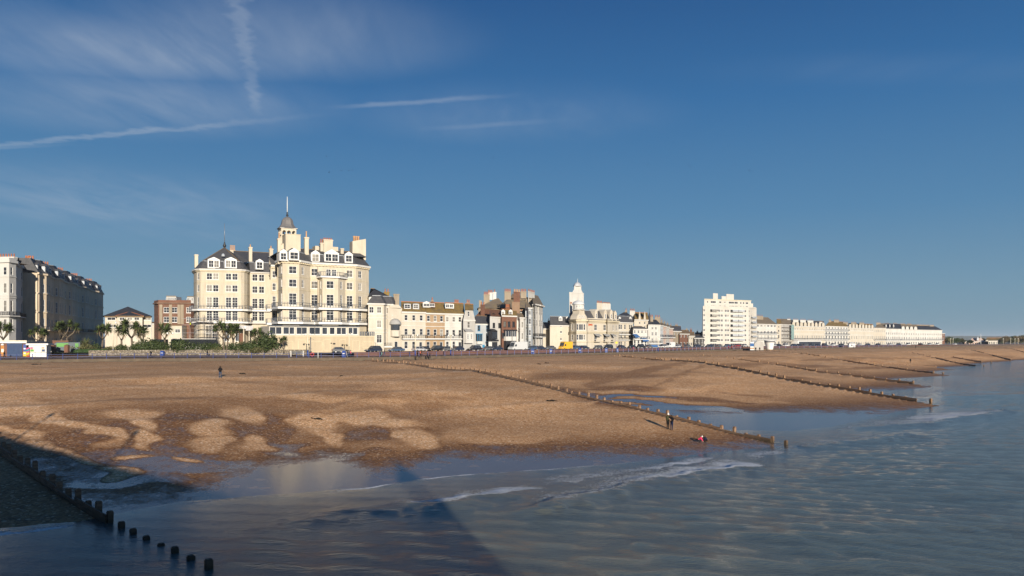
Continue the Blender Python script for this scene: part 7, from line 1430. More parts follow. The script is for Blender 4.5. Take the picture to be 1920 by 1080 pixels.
POSES = {'stand': P_(), 'walk': P_(lkn=(.10, -.20, .53), lan=(.10, -.30, .12), lto=(.11, -.44, .08), rkn=(-.10, .04, .50), ran=(-.10, .30, .14), rto=(-.10, .19, .045), lel=(.24, .14, 1.14), lwr=(.24, .16, .92), lhd=(.24, .15, .84), rel=(-.24, -.10, 1.14), rwr=(-.24, -.25, .97), rhd=(-.24, -.31, .91)),
 'hold': P_(lel=(.25, .03, 1.14), lwr=(.10, -.22, 1.16), lhd=(.04, -.28, 1.20), rel=(-.25, .03, 1.14), rwr=(-.10, -.22, 1.15), rhd=(-.04, -.28, 1.18), head=(0, -.06, 1.60), crown=(0, -.07, 1.68)),
 'look_up': P_(lkn=(.13, -.06, .5), lan=(.14, -.04, .09), lto=(.17, -.18, .045), lel=(.27, .05, 1.14), lwr=(.14, -.16, 1.22), lhd=(.08, -.20, 1.30), rel=(-.27, .05, 1.14), rwr=(-.14, -.14, 1.2), rhd=(-.09, -.19, 1.28)),
 'crouch': P_(pelvis=(0, .12, .36), belly=(0, .02, .50), chest=(0, -.16, .68), neck=(0, -.28, .77), head=(0, -.36, .82), crown=(0, -.38, .90), lsh=(.18, -.15, .72), rsh=(-.18, -.15, .72), lel=(.24, -.32, .50), rel=(-.24, -.32, .50), lwr=(.14, -.46, .28), rwr=(-.14, -.46, .28), lhd=(.12, -.50, .20), rhd=(-.12, -.50, .20), lhip=(.12, .10, .34), rhip=(-.12, .10, .34), lkn=(.18, -.26, .46), rkn=(-.18, -.26, .46), lan=(.15, .02, .09), ran=(-.15, .02, .09), lto=(.16, -.14, .045), rto=(-.16, -.14, .045)),
 'sit': P_(pelvis=(0, .1, .50), belly=(0, .1, .66), chest=(0, .08, .90), neck=(0, .06, 1.05), head=(0, .04, 1.16), crown=(0, .04, 1.24), lsh=(.19, .08, .95), rsh=(-.19, .08, .95), lel=(.24, .04, .70), rel=(-.24, .04, .70), lwr=(.14, -.20, .62), rwr=(-.14, -.20, .62), lhd=(.11, -.27, .60), rhd=(-.11, -.27, .60), lhip=(.1, .06, .48), rhip=(-.1, .06, .48), lkn=(.12, -.36, .50), rkn=(-.12, -.36, .50), lan=(.12, -.34, .09), ran=(-.12, -.34, .09), lto=(.12, -.48, .045), rto=(-.12, -.48, .045))}
FACE = {}
simple('skin', (.50, .30, .21), (.44, .25, .17), 8, .6); simple('shoe', (.03, .025, .02), None, 4, .7); simple('hair', (.04, .025, .015), None, 8, .7); simple('hair_grey', (.35, .33, .31), None, 8, .7); simple('wool_white', (.75, .73, .70), None, 8, .9)
CLO = {'black': (.012, .012, .014), 'charcoal': (.03, .032, .036), 'navy': (.012, .02, .055), 'olive': (.05, .05, .025), 'jeans': (.05, .075, .13), 'red': (.60, .03, .03), 'coral': (.55, .16, .10), 'pale': (.55, .52, .47), 'teal': (.20, .42, .36), 'pink': (.70, .05, .14), 'brown': (.10, .06, .035), 'hiviz': (.65, .75, .03), 'blue': (.03, .07, .30)}
for k, c in CLO.items(): simple('cloth_'+k, c, tuple(x*.7 for x in c), 6, .9, .1)
BODY = {}
def person(px, D, z, face_deg, pose, jacket, legs, label, h=1.72, hair='hair', hat=None, bulk=1.0, bag=None, pt=None):
    key = (pose, jacket, legs, h, bulk)
    if key not in BODY: BODY[key] = body_mesh(pose, h, 'cloth_'+jacket, 'cloth_'+legs, bulk=bulk)
    me, hc, up, fw, s = BODY[key]; x, y = ray_pt(px, D) if pt is None else pt
    o = link('person', me, None, (x, y, z)); o.rotation_euler = (0, 0, R(face_deg)); tag(o, label, 'person')
    mb = MB(); m = 'wool_white' if hat == 'bobble' else hair; r = .115*s; 
    mb.lathe((0, 0, 0), [(r*1.0, -.10*s if not hat else -.01), (r*1.10, -.02*s), (r*1.05, .05*s), (r*.75, .10*s), (r*.3, .125*s)], m, 10); 
    if hat == 'bobble': mb.lathe((0, 0, .12*s), [(.02, 0), (.05*s, .03*s), (.045*s, .06*s), (.01, .08*s)], m, 8)
    hr = mb.build('hat' if hat else 'hair', o); hr.location = hc+up*.02*s-fw*.018*s; hr.rotation_euler = (up.y*-1.0, 0, 0)
    if bag: mb = MB(); mb.box(-.16, .16, .10, .26, .98*s, 1.42*s, 'cloth_'+bag); bg_ = mb.build('backpack', o)
    return o
def on_beach(px, py, iters=6):
    z = 2.0
    for _ in range(iters*3): p = ground_pt(px, py, z); z = .5*z+.5*zt(*p)
    return p, z
def bperson(px, py, *a, **k): p, z = on_beach(px, py); return person(0, 0, z-.01, *a, pt=p, **k)
# facing angle: 0 looks at the camera (-y), 90 looks right, -90 left, 180 away
bperson(413, 709.5, 200, 'look_up', 'black', 'jeans', 'lone person in black jacket and jeans standing on the open shingle below the big hotel', h=1.76, bulk=1.15, bag='black')
bperson(1252.3, 805, 35, 'hold', 'olive', 'black', 'taller person of the pair beside the groyne, olive parka and white bobble hat', h=1.74, hat='bobble', bulk=1.2)
bperson(1259.5, 806.5, -50, 'hold', 'black', 'navy', 'shorter person of the pair beside the groyne, bare headed in black jacket', h=1.64, bulk=1.1)
bperson(1311.5, 830, 70, 'crouch', 'pink', 'charcoal', 'child in bright red and white jacket crouching at the waters edge', h=1.25, bulk=1.25, hat='bobble')
bperson(1323, 830, -70, 'crouch', 'navy', 'black', 'child in dark blue jacket crouching at the waters edge', h=1.3, bulk=1.25)
def prom(px, py, *a, **k):
    t = (py-HY); z = Z_PROM+.1; D = (ZC-z)*F/t; return person(px, D, z, *a, **k)
prom(8, 673.5, 0+90, 'walk', 'black', 'black', 'person in black walking past the blue shuttered kiosk', hat=None, h=1.7)
prom(96, 673, -90, 'walk', 'charcoal', 'black', 'grey haired person in dark coat right of the white kiosk', hair='hair_grey')
prom(282.5, 671.5, -90, 'walk', 'charcoal', 'navy', 'person in dark clothes walking before the flint wall left of the blue bin', bag='black')
prom(389, 670.5, 90, 'walk', 'black', 'navy', 'person in black with pale shoes walking before the flint wall')
prom(459.5, 668.5, -90, 'walk', 'red', 'charcoal', 'person in bright red jacket walking on the promenade'); prom(464, 668.5, -90, 'walk', 'charcoal', 'jeans', 'person in dark jacket beside the red jacketed walker')
for px, j, l, lb in ((649, 'pale', 'pale', 'first person of the group by the tall blue bin, in pale trousers'), (651.5, 'black', 'jeans', 'second person of the group by the tall blue bin, in black'), (654.5, 'charcoal', 'navy', 'third person of the group by the tall blue bin, in dark grey'), (657.5, 'pink', 'black', 'last person of the group by the tall blue bin, in bright pink')): prom(px, 670, 90, 'walk', j, l, lb)
prom(716, 668, 90, 'walk', 'black', 'teal', 'person with pale green trousers walking before the cream guest house'); prom(720.5, 668.5, 90, 'walk', 'charcoal', 'jeans', 'person in dark coat just right of the green trousered walker')
prom(783, 671.5, 90, 'walk', 'black', 'black', 'person in black left of the coral jacket, before the cream terrace'); prom(788, 670, 90, 'walk', 'coral', 'black', 'person in coral jacket before the cream terraced house', bulk=1.2); prom(790.5, 669, 90, 'walk', 'brown', 'charcoal', 'person in brown right behind the coral jacket')
bperson(801, 674.5, 90, 'walk', 'black', 'black', 'person in black, left of two walking on the shingle by the railing', bulk=1.1); bperson(806, 674, 90, 'walk', 'navy', 'charcoal', 'person in navy, right of two walking on the shingle by the railing', bulk=1.1)
for px, py, j, l, lb in ((831, 664.5, 'pale', 'jeans', 'person in pale coat before the tan terraced house'), (836, 663.5, 'navy', 'black', 'person in navy before the white terraced house'), (840, 663, 'black', 'charcoal', 'person in black right of the navy walker'), (850.5, 663.5, 'red', 'black', 'person in red before the white terraced house'), (861, 663, 'brown', 'charcoal', 'person in brown below the corner oriel'), (1029, 660, 'black', 'black', 'person in black before the small cream house'), (1060, 659.5, 'navy', 'charcoal', 'large person in navy before the yellow van'), (1069, 659.5, 'coral', 'navy', 'person in coral right of the yellow van'), (1089, 659, 'blue', 'blue', 'person in blue below the domed corner turret'), (1127, 658.5, 'black', 'navy', 'person in black below the striped balconies'), (1187.5, 658, 'pink', 'black', 'person in bright pink before the blue awnings'), (1194, 658, 'black', 'black', 'person in black right of the pink walker'), (1209, 657.5, 'charcoal', 'navy', 'person in grey before the gothic gables'), (1246, 656.5, 'pale', 'charcoal', 'person in pale coat before the pink houses'), (1278, 655.5, 'black', 'navy', 'person in black before the small brick shop'), (1366, 654.5, 'pink', 'navy', 'person in pink before the apartment block'), (1372, 654.5, 'red', 'black', 'person in red before the apartment block'), (1392, 654, 'black', 'black', 'person in black near the right corner of the apartment block')):
    prom(px, py+.5, 90 if px % 2 > 1 else -90, 'walk', j, l, lb, bulk=1.25)
bperson(1417, 658.8, 0, 'stand', 'black', 'charcoal', 'left of two dark figures on the shingle below the round white tank', h=1.75, bulk=1.2); bperson(1424.5, 658.8, 0, 'stand', 'black', 'black', 'right of two dark figures on the shingle below the round white tank', h=1.75, bulk=1.2)
bperson(1707, 681, -60, 'walk', 'black', 'black', 'distant person in black by the far groynes', h=1.8, bulk=1.3); bperson(1717, 653.6, 90, 'stand', 'black', 'black', 'tiny figure on the crest of the shingle before the far terrace', h=1.8, bulk=1.3)
person(357, 212.7, zg(0, 212)+6.68, 90, 'stand', 'hiviz', 'charcoal', 'worker in yellow high visibility vest on the scaffolding')

# ------------------------------------------------------------------ kiosks and street furniture
def at_prom(px, D): return ray_pt(px, D)
def kiosk_blue():
    x0, y0 = ray_pt(-6, 163.5); x1, y1 = ray_pt(49, 165); root = empty('kiosk', (x0, y0, Z_PROM+.15), math.atan2(y1-y0, x1-x0), 'brick kiosk with dark blue roller shutter and pale flat roof at the left edge', 'kiosk'); L = math.hypot(x1-x0, y1-y0); u = lambda px: L*(px+6)/55.0
    mb = MB(); mb.box(u(-6), L, .3, 4.2, 0, 3.6, 'brick'); mb.build('wall', root)
    mb = MB(); mb.box(-.3, L+.2, -.3, 4.4, 3.62, 3.98, 'cream_paint'); mb.box(-.25, L+.15, -.25, 4.3, 3.4, 3.6, 'frame_white'); mb.build('roof', root)
    mb = MB()
    for k in range(14): mb.box(u(12.5), u(41), .12, .30, .25+k*.2, .25+k*.2+.17, 'shutter_blue')
    mb.box(u(12), u(41.5), .1, .32, 3.05, 3.35, 'shutter_blue'); mb.box(u(12.5), u(41), .05, .3, 0, .2, 'paving_pale'); mb.build('roller_shutter', root)
    mb = MB(); mb.box(u(43), u(48.5), .15, .29, 1.5, 3.1, 'bin_blue'); mb.box(u(43), u(48.5), .15, .29, .5, 1.48, 'yellow_paint'); mb.box(u(44), u(47.5), .12, .15, 2.0, 2.3, 'frame_white'); mb.box(u(44), u(47.5), .12, .15, 1.0, 1.25, 'frame_white'); mb.build('poster', root)
    mb = MB(); mb.box(u(1), u(7), .2, .29, .6, 2.9, 'orange_paint'); mb.box(u(2), u(6), .17, .2, 1.4, 2.1, 'frame_white'); mb.lathe((u(4), .2, 2.9), [(.35, 0), (.3, .25), (.1, .4)], 'frame_white', 8); mb.build('poster', root)
kiosk_blue()
def kiosk_white():
    x0, y0 = ray_pt(54, 165); x1, y1 = ray_pt(87, 166); L = math.hypot(x1-x0, y1-y0); root = empty('kiosk', (x0, y0, Z_PROM+.15), math.atan2(y1-y0, x1-x0), 'small white kiosk with dark hipped roof and two posters', 'kiosk')
    mb = MB(); mb.box(0, L, 0, 3.4, 0, 2.95, 'frame_white'); mb.box(.02, L-.02, -.04, 0, 1.25, 1.33, 'iron_grey'); mb.bar((L*.36, -.03, .1), (L*.36, -.03, 2.8), .05, .05, 'iron_grey'); mb.bar((L*.70, -.03, .1), (L*.70, -.03, 2.8), .05, .05, 'iron_grey'); mb.build('wall', root)
    mb = MB(); mb.box(-.45, L+.45, -.45, 3.8, 2.96, 3.3, 'frame_white'); mb.build('fascia', root); mb = MB(); mb.loft([(-.3, -.3), (L+.3, -.3), (L+.3, 3.6), (-.3, 3.6)], 3.31, [(L*.42, 1.5), (L*.58, 1.5), (L*.58, 1.9), (L*.42, 1.9)], 3.95, 'slate_dark', True); mb.build('roof', root)
    for a, b, c1, c2 in ((.07, .31, 'green_paint', 'pink_paint'), (.72, .94, 'shutter_blue', 'brown_card')):
        if c2 not in M: simple('brown_card', (.30, .20, .15), (.5, .45, .4), 3, .7)
        mb = MB(); mb.box(L*a, L*b, -.05, -.01, 1.4, 2.6, 'cream_paint'); mb.box(L*a+.08, L*b-.08, -.07, -.05, 1.5, 2.0, c1); mb.box(L*a+.08, L*b-.25, -.07, -.05, 2.05, 2.5, c2); mb.build('poster', root)
    r2 = empty('advert_board', (*ray_pt(49, 164.6), Z_PROM+.15), 0, 'rainbow striped board leaning between the two kiosks', 'sign')
    for k, c in enumerate(('red_paint', 'orange_paint', 'yellow_paint', 'pink_paint', 'teal_paint', 'pink_paint')): 
        mb = MB(); mb.face([(0, -.02*0, k*.38), (.7, 0, k*.38+.25), (.7, 0, k*.38+.62), (0, 0, k*.38+.37)], c); mb.face([(.7, .06, k*.38+.25), (0, .06, k*.38), (0, .06, k*.38+.37), (.7, .06, k*.38+.62)], c); mb.build('stripe', r2)
kiosk_white()
for i, px in enumerate((99.5, 125.5)):
    r_ = empty('gate_pillar', (*ray_pt(px, 174), 6.5), 0, ['left brick gate pillar with dark cap beside the white kiosk', 'right brick gate pillar beside the clipped hedge'][i], 'pillar', 'brick gate pillars'); h = 2.6-.0*i; mb = MB(); mb.box(-.42, .42, -.42, .42, 0, h, 'brick'); mb.build('shaft', r_); mb = MB(); mb.loft([(-.52, -.52), (.52, -.52), (.52, .52), (-.52, .52)], h+.01, [(-.1, -.1), (.1, -.1), (.1, .1), (-.1, .1)], h+.3, 'brick_brown', True); mb.build('cap', r_)
r_ = empty('shelter', (*ray_pt(113, 181), 6.9), 0, 'small orange brick shelter with open doorways behind the gate pillars', 'shelter'); mb = MB(); mb.box(-1.9, -1.2, 0, .5, 0, 2.9, 'brick'); mb.box(-.5, .5, 0, .5, 0, 2.9, 'render_brown'); mb.box(1.2, 1.9, 0, .5, 0, 2.9, 'brick'); mb.box(-1.9, 1.9, .02, .48, 2.4, 3.3, 'brick'); mb.build('wall', r_); mb = MB(); mb.box(-2.0, 2.0, -.1, 1.6, 3.31, 3.4, 'brick_brown'); mb.build('roof', r_)
def bin_(px, D, z, label, h=1.3, w=.42): r_ = empty('litter_bin', (*ray_pt(px, D), z), 0, label, 'bin'); mb = MB(); mb.box(-w, w, -w, w, 0, h*.78, 'bin_blue'); mb.build('body', r_); mb = MB(); mb.loft([(-w, -w), (w, -w), (w, w), (-w, w)], h*.79, [(-w*.7, -w*.7), (w*.7, -w*.7), (w*.7, w*.7), (-w*.7, w*.7)], h, 'bin_blue', True); mb.box(-w*.6, w*.6, -w-.02, -w, h*.5, h*.62, 'frame_white'); mb.build('lid', r_)
bin_(304.5, 176.5, 6.7, 'blue litter bin against the flint wall', 1.15, .4); bin_(645, 176, 6.35, 'tall blue bin beside the group of walkers', 1.55, .42); bin_(998.5, 216, 6.3, 'blue bin before the brick wall under the tall grey corner hotel', 1.4); bin_(1033, 222, 6.3, 'dark blue bin before the small cream house', 1.4); bin_(1087, 232, 6.3, 'blue bin below the domed corner turret', 1.4); bin_(1136.5, 243, 6.3, 'blue bin under the last striped balcony', 1.4); bin_(1157, 247, 6.3, 'blue bin left of the house with paired bays', 1.4)
def lamp(px, D, z, h, label, twin=True):
    r_ = empty('street_lamp', (*ray_pt(px, D), z), R(20), label, 'street lamp', 'cream and blue lamp standards on the promenade'); mb = MB(); mb.cyl((0, 0, 0), .17, 1.5, 'bin_blue', 8, .14); mb.build('base', r_); mb = MB(); mb.cyl((0, 0, 1.5), .12, h-1.5, 'cream_paint', 8, .08); mb.lathe((0, 0, h*.45), [(.12, 0), (.18, .1), (.12, .2)], 'cream_paint', 8); mb.build('pole', r_)
    for sx in ((-1, 1) if twin else (1,)): mb = MB(); mb.tube([(0, 0, h-.3), (sx*.35, 0, h+.1), (sx*.6, 0, h)], [.04, .04, .03], 'cream_paint', 6); mb.lathe((sx*.6, 0, h-.45), [(.05, 0), (.22, .15), (.2, .38), (.06, .5)], 'frame_white', 8); mb.build('lantern', r_)
lamp(577, 178, 6.5, 5.4, 'cream and blue lamp standard before the hotel podium, left of the grey pole'); lamp(654.5, 182, 6.45, 5.6, 'cream lamp standard above the group of walkers'); lamp(778.5, 188, 6.4, 5.4, 'cream lamp standard before the cream terraced house'); lamp(845, 196, 6.35, 5.4, 'cream lamp standard before the white terraced house'); lamp(319, 178, 6.6, 5.6, 'cream lamp standard before the red brick building'); lamp(212, 176, 6.7, 8.0, 'slim lamp standard before the low hipped block', False); lamp(1234, 262, 6.3, 5.2, 'lamp standard before the plain white corner house')
r_ = empty('pole', (*ray_pt(582.5, 179), 6.5), 0, 'plain dark grey pole with bracket arms before the hotel podium', 'pole'); mb = MB(); mb.cyl((0, 0, 0), .1, 4.6, 'iron_grey', 8); mb.build('mast', r_); mb = MB(); mb.bar((-.5, 0, 3.9), (0, 0, 4.3), .05, .05, 'iron_grey'); mb.bar((.8, 0, 4.0), (0, 0, 4.3), .05, .05, 'iron_grey'); mb.build('bracket', r_)
r_ = empty('pole', (*ray_pt(596.3, 172.5), 6.2), 0, 'short white post at the railing opening before the hotel podium', 'post'); mb = MB(); mb.cyl((0, 0, 0), .07, 1.45, 'frame_white', 8); mb.build('mast', r_); mb = MB(); mb.cyl((0, 0, 1.45), .1, .06, 'frame_white', 8); mb.build('cap', r_)
r_ = empty('lifebuoy', (*ray_pt(585.5, 174.2), 6.35), 0, 'round red lifebuoy holder on the blue railing', 'lifebuoy'); mb = MB(); 
for i in range(12): a0, a1 = 2*math.pi*i/12, 2*math.pi*(i+1)/12; mb.bar((.36*math.cos(a0), 0, .72+.36*math.sin(a0)), (.36*math.cos(a1), 0, .72+.36*math.sin(a1)), .2, .2, 'red_paint')
mb.build('ring', r_); mb = MB(); mb.box(-.05, .05, .02, .1, 0, .5, 'bin_blue'); mb.build('bracket', r_)
r_ = empty('road_sign', (*ray_pt(1156, 246), 6.35), 0, 'yellow diamond board on a post right of the domed hotel', 'sign'); mb = MB(); mb.cyl((0, 0, 0), .05, 2.6, 'iron_grey', 6); mb.build('post', r_); mb = MB(); mb.face([(-.55, 0, 3.1), (0, 0, 2.6), (.55, 0, 3.1), (0, 0, 3.6)], 'yellow_paint'); mb.face([(-.55, .05, 3.1), (0, .05, 3.6), (.55, .05, 3.1), (0, .05, 2.6)], 'yellow_paint'); mb.build('board', r_)
r_ = empty('notice_board', (*ray_pt(547, 176), 6.5), 0, 'low grey glazed panel and white post at the end of the flint wall', 'barrier'); mb = MB(); mb.box(0, 2.6, 0, .08, .6, 1.25, 'glass_pale'); mb.build('panel', r_)
for x in (-.2, 2.7): mb = MB(); mb.box(x-.07, x+.07, 0, .14, 0, 1.35, 'frame_white'); mb.build('post', r_)
# beach huts / tanks on the far promenade
r_ = empty('kiosk', (*ray_pt(1416, 318), 5.95), R(-15), 'big round grey white tank like kiosk with blue striped end right of the apartment block', 'kiosk'); mb = MB(); seg = 12
mb.v = []; prof = [(1.5+1.9*math.cos(math.pi*i/seg-.0), 1.9+2.0*math.sin(math.pi*i/seg)) for i in range(seg+1)]; prof = [(3.4, 0)]+prof+[(-.4, 0)]
k_ = len(prof)
for i in range(k_): (a, b), (c, d_) = prof[i], prof[(i+1) % k_]; mb.face([(a, 0, b), (a, 4, b), (c, 4, d_), (c, 0, d_)], 'canvas_grey' if 0 else 'grey_white', True)
mb.face([(a, 0, b) for a, b in prof], 'grey_white'); mb.face([(a, 4, b) for a, b in reversed(prof)], 'grey_white'); mb.build('shell', r_)
mb = MB(); mb.box(-2.0, -.45, .2, 3.6, 0, 3.6, 'frame_white'); mb.box(-2.03, -.5, .1, .2, 1.6, 2.9, 'awning_blue'); mb.box(-2.03, -.5, .1, .2, .6, 1.0, 'orange_paint'); mb.build('counter', r_)
r_ = empty('kiosk', (*ray_pt(1443, 326), 6.0), 0, 'white upturned cone shaped kiosk right of the round tank', 'kiosk'); mb = MB(); mb.lathe((0, 0, 0), [(1.35, 0), (1.5, .6), (2.0, 3.0), (2.35, 3.9), (2.2, 4.1)], 'frame_white', 14); mb.build('cone', r_); mb = MB(); mb.lathe((0, 0, 3.25), [(2.16, 0), (2.3, .5)], 'glass_dark', 14, False); mb.build('window_band', r_)
r_ = empty('hut', (*ray_pt(1598, 404), 6.1), R(-10), 'small white square hut with low pyramid roof before the far terraces', 'hut'); mb = MB(); mb.box(-1.6, 1.6, 0, 3, 0, 2.1, 'frame_white'); mb.box(-.5, .1, -.04, 0, .9, 1.6, 'glass_dark'); mb.build('wall', r_); mb = MB(); mb.loft([(-1.9, -.3), (1.9, -.3), (1.9, 3.3), (-1.9, 3.3)], 2.11, [(-.3, 1.3), (.3, 1.3), (.3, 1.7), (-.3, 1.7)], 2.8, 'dome_white', True); mb.build('roof', r_)
# seaweed clumps, stones and a log on the shingle
def clump(px, py, r, label, mat='iron_black'):
    p, z = on_beach(px, py); rnd = random.Random(int(px*7+py)); mb = MB()
    for i in range(14): a = rnd.random()*6.28; d = rnd.random()*r; mb.tube([(d*math.cos(a), d*math.sin(a)*.6, .0), (d*math.cos(a)+rnd.uniform(-.3, .3), d*math.sin(a)*.6+rnd.uniform(-.2, .2), rnd.uniform(.05, .16)), (d*math.cos(a)+rnd.uniform(-.5, .5), d*math.sin(a)*.6+rnd.uniform(-.4, .4), .0)], [.05, .07, .03], mat, 5)
    o = mb.build('seaweed', None, (*p, z)); tag(o, label, 'seaweed', 'dark strandline clumps on the shingle')
simple('weed', (.035, .025, .015), None, 3, .9)
for px, py, r, lb in ((67, 684, .9, 'dark seaweed clump below the white kiosk'), (1013, 744, .7, 'dark clump beside the middle of the longest groyne'), (1033, 752, .5, 'small dark clump right of the middle groyne clump'), (1000, 741, .6, 'left clump of three beside the longest groyne'), (1025, 681, .5, 'dark clump on the upper shingle right of centre'), (1010, 683, .4, 'small clump left of the one on the upper shingle'), (594, 786, .35, 'single dark speck on the pale lobe of shingle'), (455, 701.5, .5, 'thin dark clump right of the lone beach walker'), (640, 706, .4, 'faint dark clump on the shingle below the podium'), (720, 675.5, .6, 'brown clump at the head of the longest groyne'), (1378, 657.7, .7, 'dark clump below the apartment block')): clump(px, py, r, lb, 'weed')
# gulls: far specks in the sky
def gull():
    mb = MB(); mb.lathe((0, 0, 0), [(.01, -.22), (.07, -.08), (.06, .08), (.01, .22)], 'cloth_charcoal', 6); me_ = mb
    for s_ in (-1, 1): mb.face([(0, 0, .06), (s_*.35, .14, .04), (s_*.36, .14, -.06), (0, 0, -.08)], 'cloth_charcoal'); mb.face([(s_*.35, .14, .04), (s_*.68, .02, -.04), (s_*.36, .14, -.06)], 'cloth_charcoal')
    m = mb.mesh('gull')
    for v in m.vertices: v.co = Vector((v.co.x, v.co.z, v.co.y))
    return m
gm = gull()
for i, (px, py) in enumerate(((612, 293), (617, 323), (640, 320), (654, 320), (661, 319), (932, 272), (924, 296), (1290, 309), (1294, 313), (1215, 309), (1405, 320))):
    D = 240; o = link('gull', gm, None, (az(px)*D, D, ZC+(HY-py)/F*D)); o.rotation_euler = (random.uniform(-.3, .3), random.uniform(-.4, .4), random.uniform(0, 6)); tag(o, 'tiny dark gull flying high in the clear sky', 'gull', 'gulls far off in the sky')
# ------------------------------------------------------------------ the pier the picture was taken from (just outside the frame)
pd = Vector((.76, -.65, 0)).normalized(); pb = Vector((-pd.y*-1, 0, 0)); pb = Vector((-.65, -.76, 0)).normalized()
def pier():
    rz = math.atan2(pd.y, pd.x); root = empty('pier', (0, 0, 0), rz, 'long timber pier deck on iron legs, just outside the picture', 'pier')   # local x seaward, local y towards the town side (picture side)
    zd = ZC-1.62; mb = MB(); mb.box(-190, 42, -20, .1, zd-.35, zd, 'timber'); mb.build('deck', root); mb = MB(); mb.box(-190, 42, -19.6, -.1, zd-1.1, zd-.36, 'iron_grey'); mb.build('girder', root)
    leg = MB(); leg.cyl((0, 0, 0), .28, zd+2, 'iron_grey', 8); me = leg.mesh('leg')
    for x in range(-100, 42, 12):
        for y in (-18, -9, -.4): link('leg', me, root, (x, y, -3))
    mb = MB()
    for x in np.arange(-190, 42, 1.9): mb.box(x-.04, x+.04, -.16, -.08, zd, zd+1.1, 'iron_grey')
    for zz in (.35, .7, 1.1): mb.box(-190, 42, -.16, -.08, zd+zz-.03, zd+zz+.03, 'iron_grey')
    mb.build('railing', root)
    mb = MB(); mb.box(-120, 17, -2.2, -2.1, zd+.05, zd+1.35, 'timber'); mb.box(-120, 17, -2.7, -2.1, zd+.4, zd+.46, 'timber'); mb.build('shadow_screen', root)  # solid seat back, added out of view to fill in the pier's shadow
    lp = MB(); lp.cyl((0, 0, 0), .07, 3.6, 'iron_grey', 6); lp.lathe((0, 0, 3.6), [(.05, 0), (.22, .1), (.25, .5), (.05, .7)], 'frame_white', 8); me = lp.mesh('lamp')
    for x in (-96, -78, -60, -42, -24): link('lamp', me, root, (x, -.12, zd))
    h = PAV['h']; x0, x1 = PAV['x']; mb = MB(); mb.box(x0, 21, -13.4, -3.4, zd, zd+h, 'white'); mb.build('pavilion_wall', root)
    mb = MB(); mb.lathe((20.4, -9.4, zd), [(6.2, 0), (6.2, h-.2), (6.5, h), (5.9, h+.6), (3.8, h+1.7), (.4, h+2.3)], 'white', 20); mb.build('pavilion_roof', root)
    mb = MB(); x, hh = PAV['t']; mb.lathe((x, -4.6, zd), [(1.0, 0), (.9, hh-1.2), (.8, hh-.6), (.75, hh)], 'white', 10); mb.lathe((x, -4.6, zd+hh), [(1.0, 0), (.9, .5), (.5, 1.1), (.15, 1.5), (.06, 2.4)], 'dome_white', 10); mb.build('turret', root)
PAV = dict(h=3.3, x=(13, 26), t=(23.6, 6.2))
pier()
# ------------------------------------------------------------------ camera, sun, sky
cam = bpy.data.cameras.new('camera'); cam.sensor_width = 36; cam.lens = 36*F/1920; cam.shift_y = 0.05; cam.clip_end = 60000; cam.clip_start = .1
co = bpy.data.objects.new('camera', cam); COL.objects.link(co); co.location = (0, 0, ZC); co.rotation_euler = (R(90), 0, 0); SC.camera = co
su = bpy.data.lights.new('sun', 'SUN'); su.energy = 5.0; su.angle = R(.55); su.color = (1, .89, .74)
so = bpy.data.objects.new('sun', su); COL.objects.link(so); so.rotation_euler = (-SUN_DIR).to_track_quat('-Z', 'Y').to_euler()
w = bpy.data.worlds.new('World'); SC.world = w; w.use_nodes = True; nt = w.node_tree; nt.nodes.clear()
out = nt.nodes.new('ShaderNodeOutputWorld'); bg = nt.nodes.new('ShaderNodeBackground'); nt.links.new(bg.outputs[0], out.inputs[0])
sky = nt.nodes.new('ShaderNodeTexSky'); sky.sky_type = 'NISHITA'; sky.sun_disc = False; sky.sun_elevation = SUN_EL
sky.sun_rotation = math.atan2(SUN_DIR.x, SUN_DIR.y); sky.air_density = 1.0; sky.dust_density = .6; sky.ozone_density = 2.2; sky.altitude = 0
tc = nt.nodes.new('ShaderNodeTexCoord'); vec = tc.outputs['Generated']
sp = N(nt, 'ShaderNodeSeparateXYZ'); nt.links.new(vec, sp.inputs[0])
zq = mth(nt, 'MAXIMUM', sp.outputs[2], .02); u = mth(nt, 'DIVIDE', sp.outputs[0], zq); v = mth(nt, 'DIVIDE', sp.outputs[1], zq)   # cloud layer plane, height 1
# sheet of cirrus on a high flat layer; contrails are lines on that layer
def layer_pt(px, py): k = (HY-py)/F; return (az(px)/k, 1/k)
cb = N(nt, 'ShaderNodeCombineXYZ'); nt.links.new(u, cb.inputs[0]); nt.links.new(v, cb.inputs[1])
def cloudnoise(sx, sy, rot, sc, det, dist=0.0):
    mp = N(nt, 'ShaderNodeMapping'); mp.inputs['Scale'].default_value = (sx, sy, 1); mp.inputs['Rotation'].default_value = (0, 0, rot); nt.links.new(cb.outputs[0], mp.inputs[0])
    n = N(nt, 'ShaderNodeTexNoise', i_Scale=sc, i_Detail=det, i_Roughness=.6, i_Distortion=dist); nt.links.new(mp.outputs[0], n.inputs['Vector']); return n.outputs[0]
c1 = cloudnoise(1.0, .38, .7, 1.5, 8, .9); c2 = cloudnoise(1, 1, 0, .45, 3); c3 = cloudnoise(1.8, .5, .9, 2.4, 7, .5)
